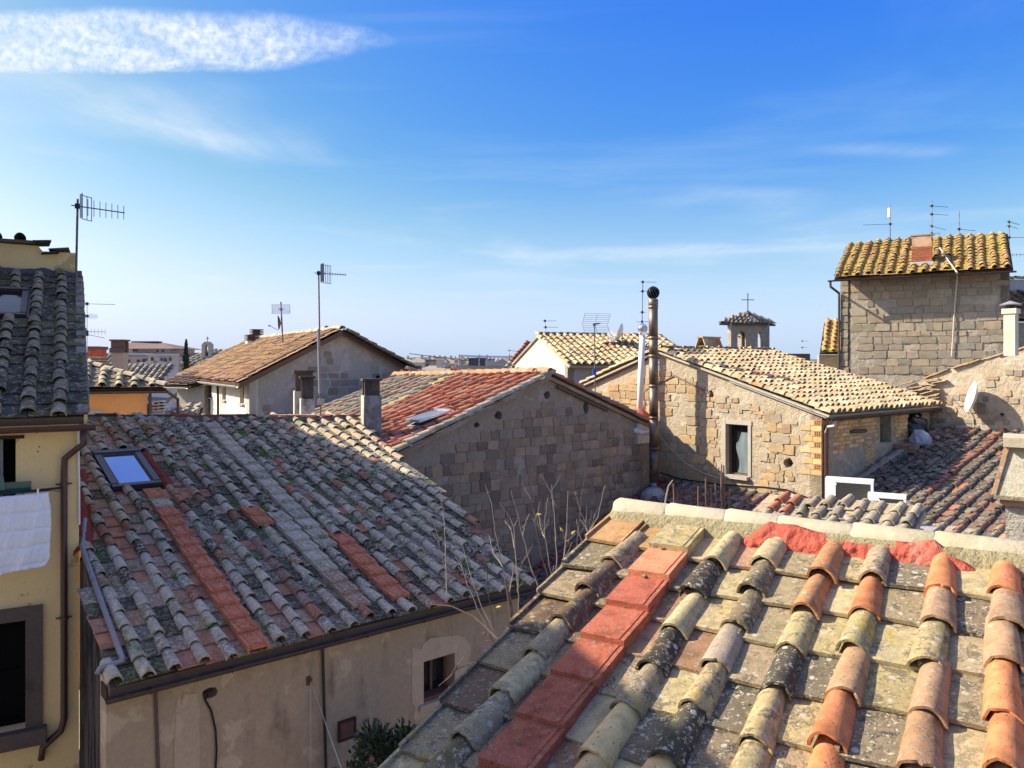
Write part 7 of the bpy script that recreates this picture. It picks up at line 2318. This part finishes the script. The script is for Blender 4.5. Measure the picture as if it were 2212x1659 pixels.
for (u0, u1, v, y) in ((180, 240, 775, 60), (255, 350, 806, 45)):
    a = ray(u0, v + 14, y)
    t = thing('striped_roof_house', 'house with ribbed grey tile roof before the apartment block, ' + ('upper' if u0 < 200 else 'lower') + ' one', 'house', a)
    f6 = Frame(a, (1, .05, 0), (0, .9, .5))
    w_ = ray(u1, v, y).x - a.x
    d6 = slab('roof', rect(0, w_, 0, 1.6), [], f6, .1, M['wood'], t, -.02)
    tile_roof(d6, f6, rect(0, w_, 0, 1.6), .34, .4, M['tile_old'], lambda kind, i, j, s, t, rg: rg.choice(CRC) if kind == 'cover' else (.10, .09, .09, 1.), seed=180 + u0, cseg=5, rings=1, rw=.28, tagn='st%d' % u0, lim=80)
    MB().box(Frame(Vector((a.x, a.y + .3, 0)), (1, .05, 0)), .1, w_ - .1, 0, a.z - .1, -3, 0).build('wall', M['grey_wall'], t)
# terrace with a pipe rail and a dark sheet wall on the skyline
te = thing('roof_terrace', 'distant roof terrace with long pipe rail and dark sheet wall', 'terrace', ray(1050, 800, 52))
fbox('sheet_wall', 1012, 1048, 773, 790, 52, .3, M['slate'], te)
fbox('base', 985, 1090, 788, 900, 53, 6, M['far_wall'], te)
MB().tube([ray(992, 768, 52), ray(1035, 770, 52), ray(1100, 771, 52), ray(1130, 771, 52)], .07, 5).build('rail_pipe', M['alu'], te)
for u in (992, 1035, 1052, 1100):
    MB().tube([ray(u, 766, 52), ray(u, 790, 52)], .06, 5).build('rail_post', M['grey_wall'], te)
for (u, v, lb) in ((1063, 776, 'a'), (1085, 774, 'b')):
    c = ray(u, v, 56)
    t = thing('pyramid_roof', 'distant slate pyramid roof behind the terrace rail', 'roof', c, 'slate pyramid roofs')
    z0_ = ray(u, 790, 56).z
    MB().add([c, Vector((c.x - .75, 55.3, z0_)), Vector((c.x + .75, 55.3, z0_)), Vector((c.x + .75, 56.7, z0_)), Vector((c.x - .75, 56.7, z0_))], [(0, 1, 2), (0, 2, 3), (0, 3, 4), (0, 4, 1), (4, 3, 2, 1)]).build('roof', M['slate'], t)
    MB().box(Frame((c.x, 56, 0), (1, 0, 0)), -.7, .7, 0, z0_ - .01, -.65, .65).build('wall', M['far_wall'], t)
hx = thing('ridge_hut', 'dark roof ridge peeping over the golden roof left of the tower', 'roof', ray(1720, 780, 50))
fbox('roof', 1690, 1750, 764, 800, 50, 4, M['stone_dark'], hx)
# low hills
vs, fs = [], []
for i in range(81):
    a = -70 + 140 * i / 80
    d = 2600
    hgt = 24 + 22 * noise.noise((i * .13, 2, 0)) + 8 * noise.noise((i * .5, 5, 0))
    x, y = d * math.sin(R(a)), d * math.cos(R(a))
    vs += [(x * .8, y * .8, -1), (x, y, hgt), (x * 1.2, y * 1.2, -1)]
for i in range(80):
    for j in range(2):
        k = i * 3 + j
        fs.append((k, k + 3, k + 4, k + 1))
MB().add(vs, fs).build('hills', M['hill'])['kind'] = 'structure'
# ---------------------------------------------------------------- bare shrub, stalks and bush
def zp(x, y):
    return ((1500 + .452 * x) / 1.736, (1650 + .452 * y) / 1.736)
STEMS = [
    [(1095, 115), (1083, 490), (1120, 680), (1170, 950), (1260, 1240)], [(1555, 200), (1500, 500), (1475, 800), (1455, 1000), (1290, 1190)],
    [(1700, 370), (1640, 640), (1560, 780), (1500, 960), (1220, 1300)], [(1395, 420), (1380, 740), (1360, 960), (1300, 1160)], [(1255, 370), (1285, 700), (1300, 1000), (1290, 1170)],
    [(1170, 290), (1250, 430), (1282, 540)], [(1010, 355), (1083, 490)], [(700, 365), (760, 520), (790, 760), (840, 1000), (880, 1200), (920, 1400), (955, 1610)],
    [(620, 520), (680, 680), (700, 850), (720, 1050), (735, 1300), (780, 1560)], [(920, 420), (980, 640), (1040, 880), (1100, 1100), (1180, 1300)], [(335, 470), (370, 700), (380, 1000), (390, 1290)],
    [(245, 610), (300, 750), (350, 980), (385, 1110)], [(410, 730), (470, 900), (520, 1080), (560, 1200), (640, 1400), (745, 1600)], [(495, 795), (540, 970), (600, 1170), (680, 1390), (800, 1640)],
    [(1225, 480), (1200, 700), (1200, 800), (1240, 1050), (1275, 1240)], [(1075, 610), (1030, 720), (1020, 800)], [(1110, 860), (1040, 960), (990, 1080), (970, 1260)], [(960, 960), (975, 1150), (985, 1300), (980, 1480)],
    [(1640, 560), (1580, 740), (1560, 780)], [(1150, 620), (1180, 780), (1200, 810)], [(745, 710), (800, 850), (850, 1050), (900, 1260), (910, 1500), (900, 1620)], [(945, 1010), (930, 1130), (905, 1260)],
    [(1440, 770), (1370, 900), (1355, 1040), (1290, 1180)], [(1455, 450), (1500, 600), (1570, 780), (1580, 870)], [(820, 520), (900, 620), (940, 720), (950, 900), (985, 1300)],
    [(1585, 580), (1570, 760), (1520, 900), (1440, 1060)], [(1410, 700), (1405, 900), (1350, 1080), (1230, 1260)], [(1345, 740), (1370, 850), (1360, 960)], [(740, 790), (770, 930), (850, 1050)],
    [(1465, 660), (1490, 800), (1540, 920)], [(1100, 655), (1160, 730), (1195, 790)], [(870, 670), (930, 760), (950, 900)], [(1625, 710), (1650, 780)], [(1275, 1040), (1268, 1200), (1215, 1310)],
]
shr = thing('bare_shrub', 'leafless shrub of many thin pale upright shoots before the stone gable', 'shrub', ray(1180, 1430, 8.6))
rg = random.Random(31)
for k, st in enumerate(STEMS):
    n = len(st)
    yb = 8.2 + rg.uniform(-.5, .9)
    pts = []
    for i, (x, y) in enumerate(st):
        f = i / (n - 1)
        pts.append(ray(*zp(x, y), yb + (.25 * math.sin(k * 2.1)) * (1 - f)))
    # finer, slightly wavering line
    fine = []
    for i in range(n - 1):
        for j in range(4):
            f = j / 4
            p = pts[i].lerp(pts[i + 1], f)
            fine.append(p + Vector((rg.uniform(-.006, .006), rg.uniform(-.006, .006), 0)))
    fine.append(pts[-1])
    N_ = len(fine)
    MB().tube(fine, [.0026 + .0036 * i / N_ for i in range(N_)], 5).build('shoot', M['twig'] if rg.random() < .75 else M['twig_dark'], shr)
    if rg.random() < .85 and N_ > 6:
        p = fine[N_ // 2]
        e_ = p + Vector((rg.uniform(-.12, .12), rg.uniform(-.1, .1), rg.uniform(.08, .25)))
        MB().tube([p, p.lerp(e_, .5) + Vector((.01, 0, 0)), e_], [.005, .004, .0025], 4).build('side_twig', M['twig'], shr)
br = [zp(*p) for p in ((220, 1360), (430, 1380), (620, 1470), (720, 1560), (800, 1640), (905, 1725))]
MB().tube([ray(u, v, 8.9 - .1 * i) for i, (u, v) in enumerate(br)], [.005, .008, .010, .012, .014, .016], 6).build('branch', M['twig_dark'], shr)
for s_ in ([(905, 1260), (930, 1400), (945, 1580), (990, 1800)], [(870, 1150), (905, 1350), (930, 1600), (960, 1800)], [(980, 1480), (975, 1650), (985, 1800)], [(740, 1600), (800, 1760), (830, 1830)], [(955, 1610), (965, 1700), (985, 1820)]):
    MB().tube([ray(*zp(*p), 8.4) for p in s_], [.010, .012, .013, .014][:len(s_)], 6).build('stem', M['twig_dark'], shr)
for s_ in ([(1340, 2130 - 0)],):
    pass
def zq(x, y):
    return ((1500 + .452 * x) / 1.736, (2130 + .452 * y) / 1.736)
for s_ in ([(790, 770), (670, 770), (560, 800), (460, 850), (380, 930), (320, 980)], [(460, 850), (500, 780), (535, 735)], [(445, 1180), (410, 1150), (340, 1160)], [(400, 1190), (430, 1130), (400, 1090)], [(700, 610), (790, 600), (880, 640)], [(380, 930), (420, 900), (470, 800)]):
    MB().tube([ray(*zq(*p), 8.6) for p in s_], [.008 - .0009 * i for i in range(len(s_))], 5).build('side_twig', M['twig_dark'], shr)
def leaf(c, s_, rg, mat, parent, name='leaf'):
    d1 = Vector((rg.uniform(-1, 1), rg.uniform(-1, .3), rg.uniform(-.6, 1))).normalized() * s_
    d2 = d1.cross(Vector((rg.uniform(-.3, .3), -1, .3))).normalized() * s_ * .45
    m = MB().add([c - d1, c - d1 * .2 + d2 + Vector((0, .004, 0)), c + d1, c - d1 * .2 - d2 + Vector((0, .004, 0)), c + Vector((0, -.008, 0))], [(0, 1, 4), (1, 2, 4), (2, 3, 4), (3, 0, 4)])
    o = m.build(name, mat, parent)
    md = o.modifiers.new('t', 'SOLIDIFY'); md.thickness = .002
    return o
for (x, y, f_) in ((1455, 440, zp), (1152, 618, zp), (1340, 742, zp), (1438, 768, zp), (818, 1385, zp), (1022, 720, zp), (698, 545, zq)):
    leaf(ray(*f_(x, y), 8.25), .035, rg, M['leaf_dry'] if y != 545 else M['rust_hatch'], shr, 'dry_leaf')
# red stalks behind the near ridge
rst = thing('dry_stalks', 'thin red-brown dry stalks rising behind the near roof ridge', 'weeds', ray(1530, 1105, 7.0))
def zr(x, y):
    return ((2200 + .452 * x) / 1.736, (1700 + .452 * y) / 1.736)
for s_ in ([(720, 250), (728, 440)], [(752, 315), (755, 440)], [(925, 270), (928, 480)], [(988, 205), (990, 360), (995, 500)], [(1032, 290), (1045, 500)], [(1068, 250), (1080, 510)], [(1120, 90), (1118, 300), (1128, 530)], [(1138, 100), (1140, 330), (1145, 540)], [(1190, 305), (1180, 450), (1150, 540)], [(1110, 455), (1112, 530)]):
    pts = [ray(*zr(*p), 7.0) for p in s_]
    MB().tube(pts + [pts[-1] - Vector((0, 0, .4))], [.006] + [.008] * len(s_), 5).build('stalk', M['twig_red'], rst)
pts = [ray(*zr(*p), 6.9) for p in ((715, 222), (680, 270), (660, 360), (645, 460))]
MB().tube(pts + [pts[-1] - Vector((0, 0, .4))], [.005, .007, .008, .009, .01], 5).build('stalk', M['twig'], rst)
# camellia bush at the foot of the stained wall
cb_ = ray(842, 1640, 10.6)
bush = thing('camellia_bush', 'dark glossy leafed bush with a few pink flowers below the stained wall window', 'bush', (cb_.x, cb_.y, 0))
rg = random.Random(8)
cen = [(cb_ + Vector((dx, dy, dz)), r_) for dx, dy, dz, r_ in ((0, 0, -.25, .62), (-.22, 0, .22, .30), (.22, .1, .18, .28), (.45, 0, -.25, .40), (-.42, 0, -.35, .38), (0, .1, -.9, .8), (.05, 0, .05, .35))]
m = MB()
for k in range(4200):
    c, r_ = rg.choice(cen)
    v = Vector((rg.gauss(0, 1), rg.gauss(0, 1), rg.gauss(0, 1))).normalized() * r_ * (rg.random() ** .45) * rg.uniform(.8, 1.15)
    p = c + v
    d1 = (v.normalized() + Vector((rg.uniform(-.8, .8), rg.uniform(-.8, .8), rg.uniform(-.5, .9)))).normalized() * rg.uniform(.03, .055)
    d2 = d1.orthogonal().normalized()
    d2.rotate(Matrix.Rotation(rg.uniform(0, 6.28), 3, d1)); d2 *= d1.length * .5
    m.add([p - d1, p + d2 - d1 * .1, p + d1, p - d2 - d1 * .1], [(0, 1, 2), (0, 2, 3)])
o = m.build('foliage', M['leaf'], bush); o['kind'] = 'stuff'
for k in range(7):
    a = Vector((cb_.x + rg.uniform(-.15, .15), cb_.y + rg.uniform(-.1, .1), 0))
    e_ = rg.choice(cen)[0] + Vector((rg.uniform(-.2, .2), 0, rg.uniform(-.1, .3)))
    MB().tube([a, a.lerp(e_, .5) + Vector((rg.uniform(-.1, .1), 0, 0)), e_], [.03, .02, .006], 6).build('stem', M['twig_dark'], bush)
for k in range(9):
    c, r_ = rg.choice(cen)
    p = c + Vector((rg.uniform(-.8, .8) * r_, -r_ * .85, rg.uniform(-.5, .8) * r_))
    m = MB()
    for j in range(6):
        a = j * math.pi / 3
        d = Vector((math.cos(a), -.4, math.sin(a))) * .03
        s_ = Vector((-math.sin(a), 0, math.cos(a))) * .018
        m.quad(p, p + d * .7 + s_, p + d * 1.2, p + d * .7 - s_)
    m.build('flower', M['flower'], bush)
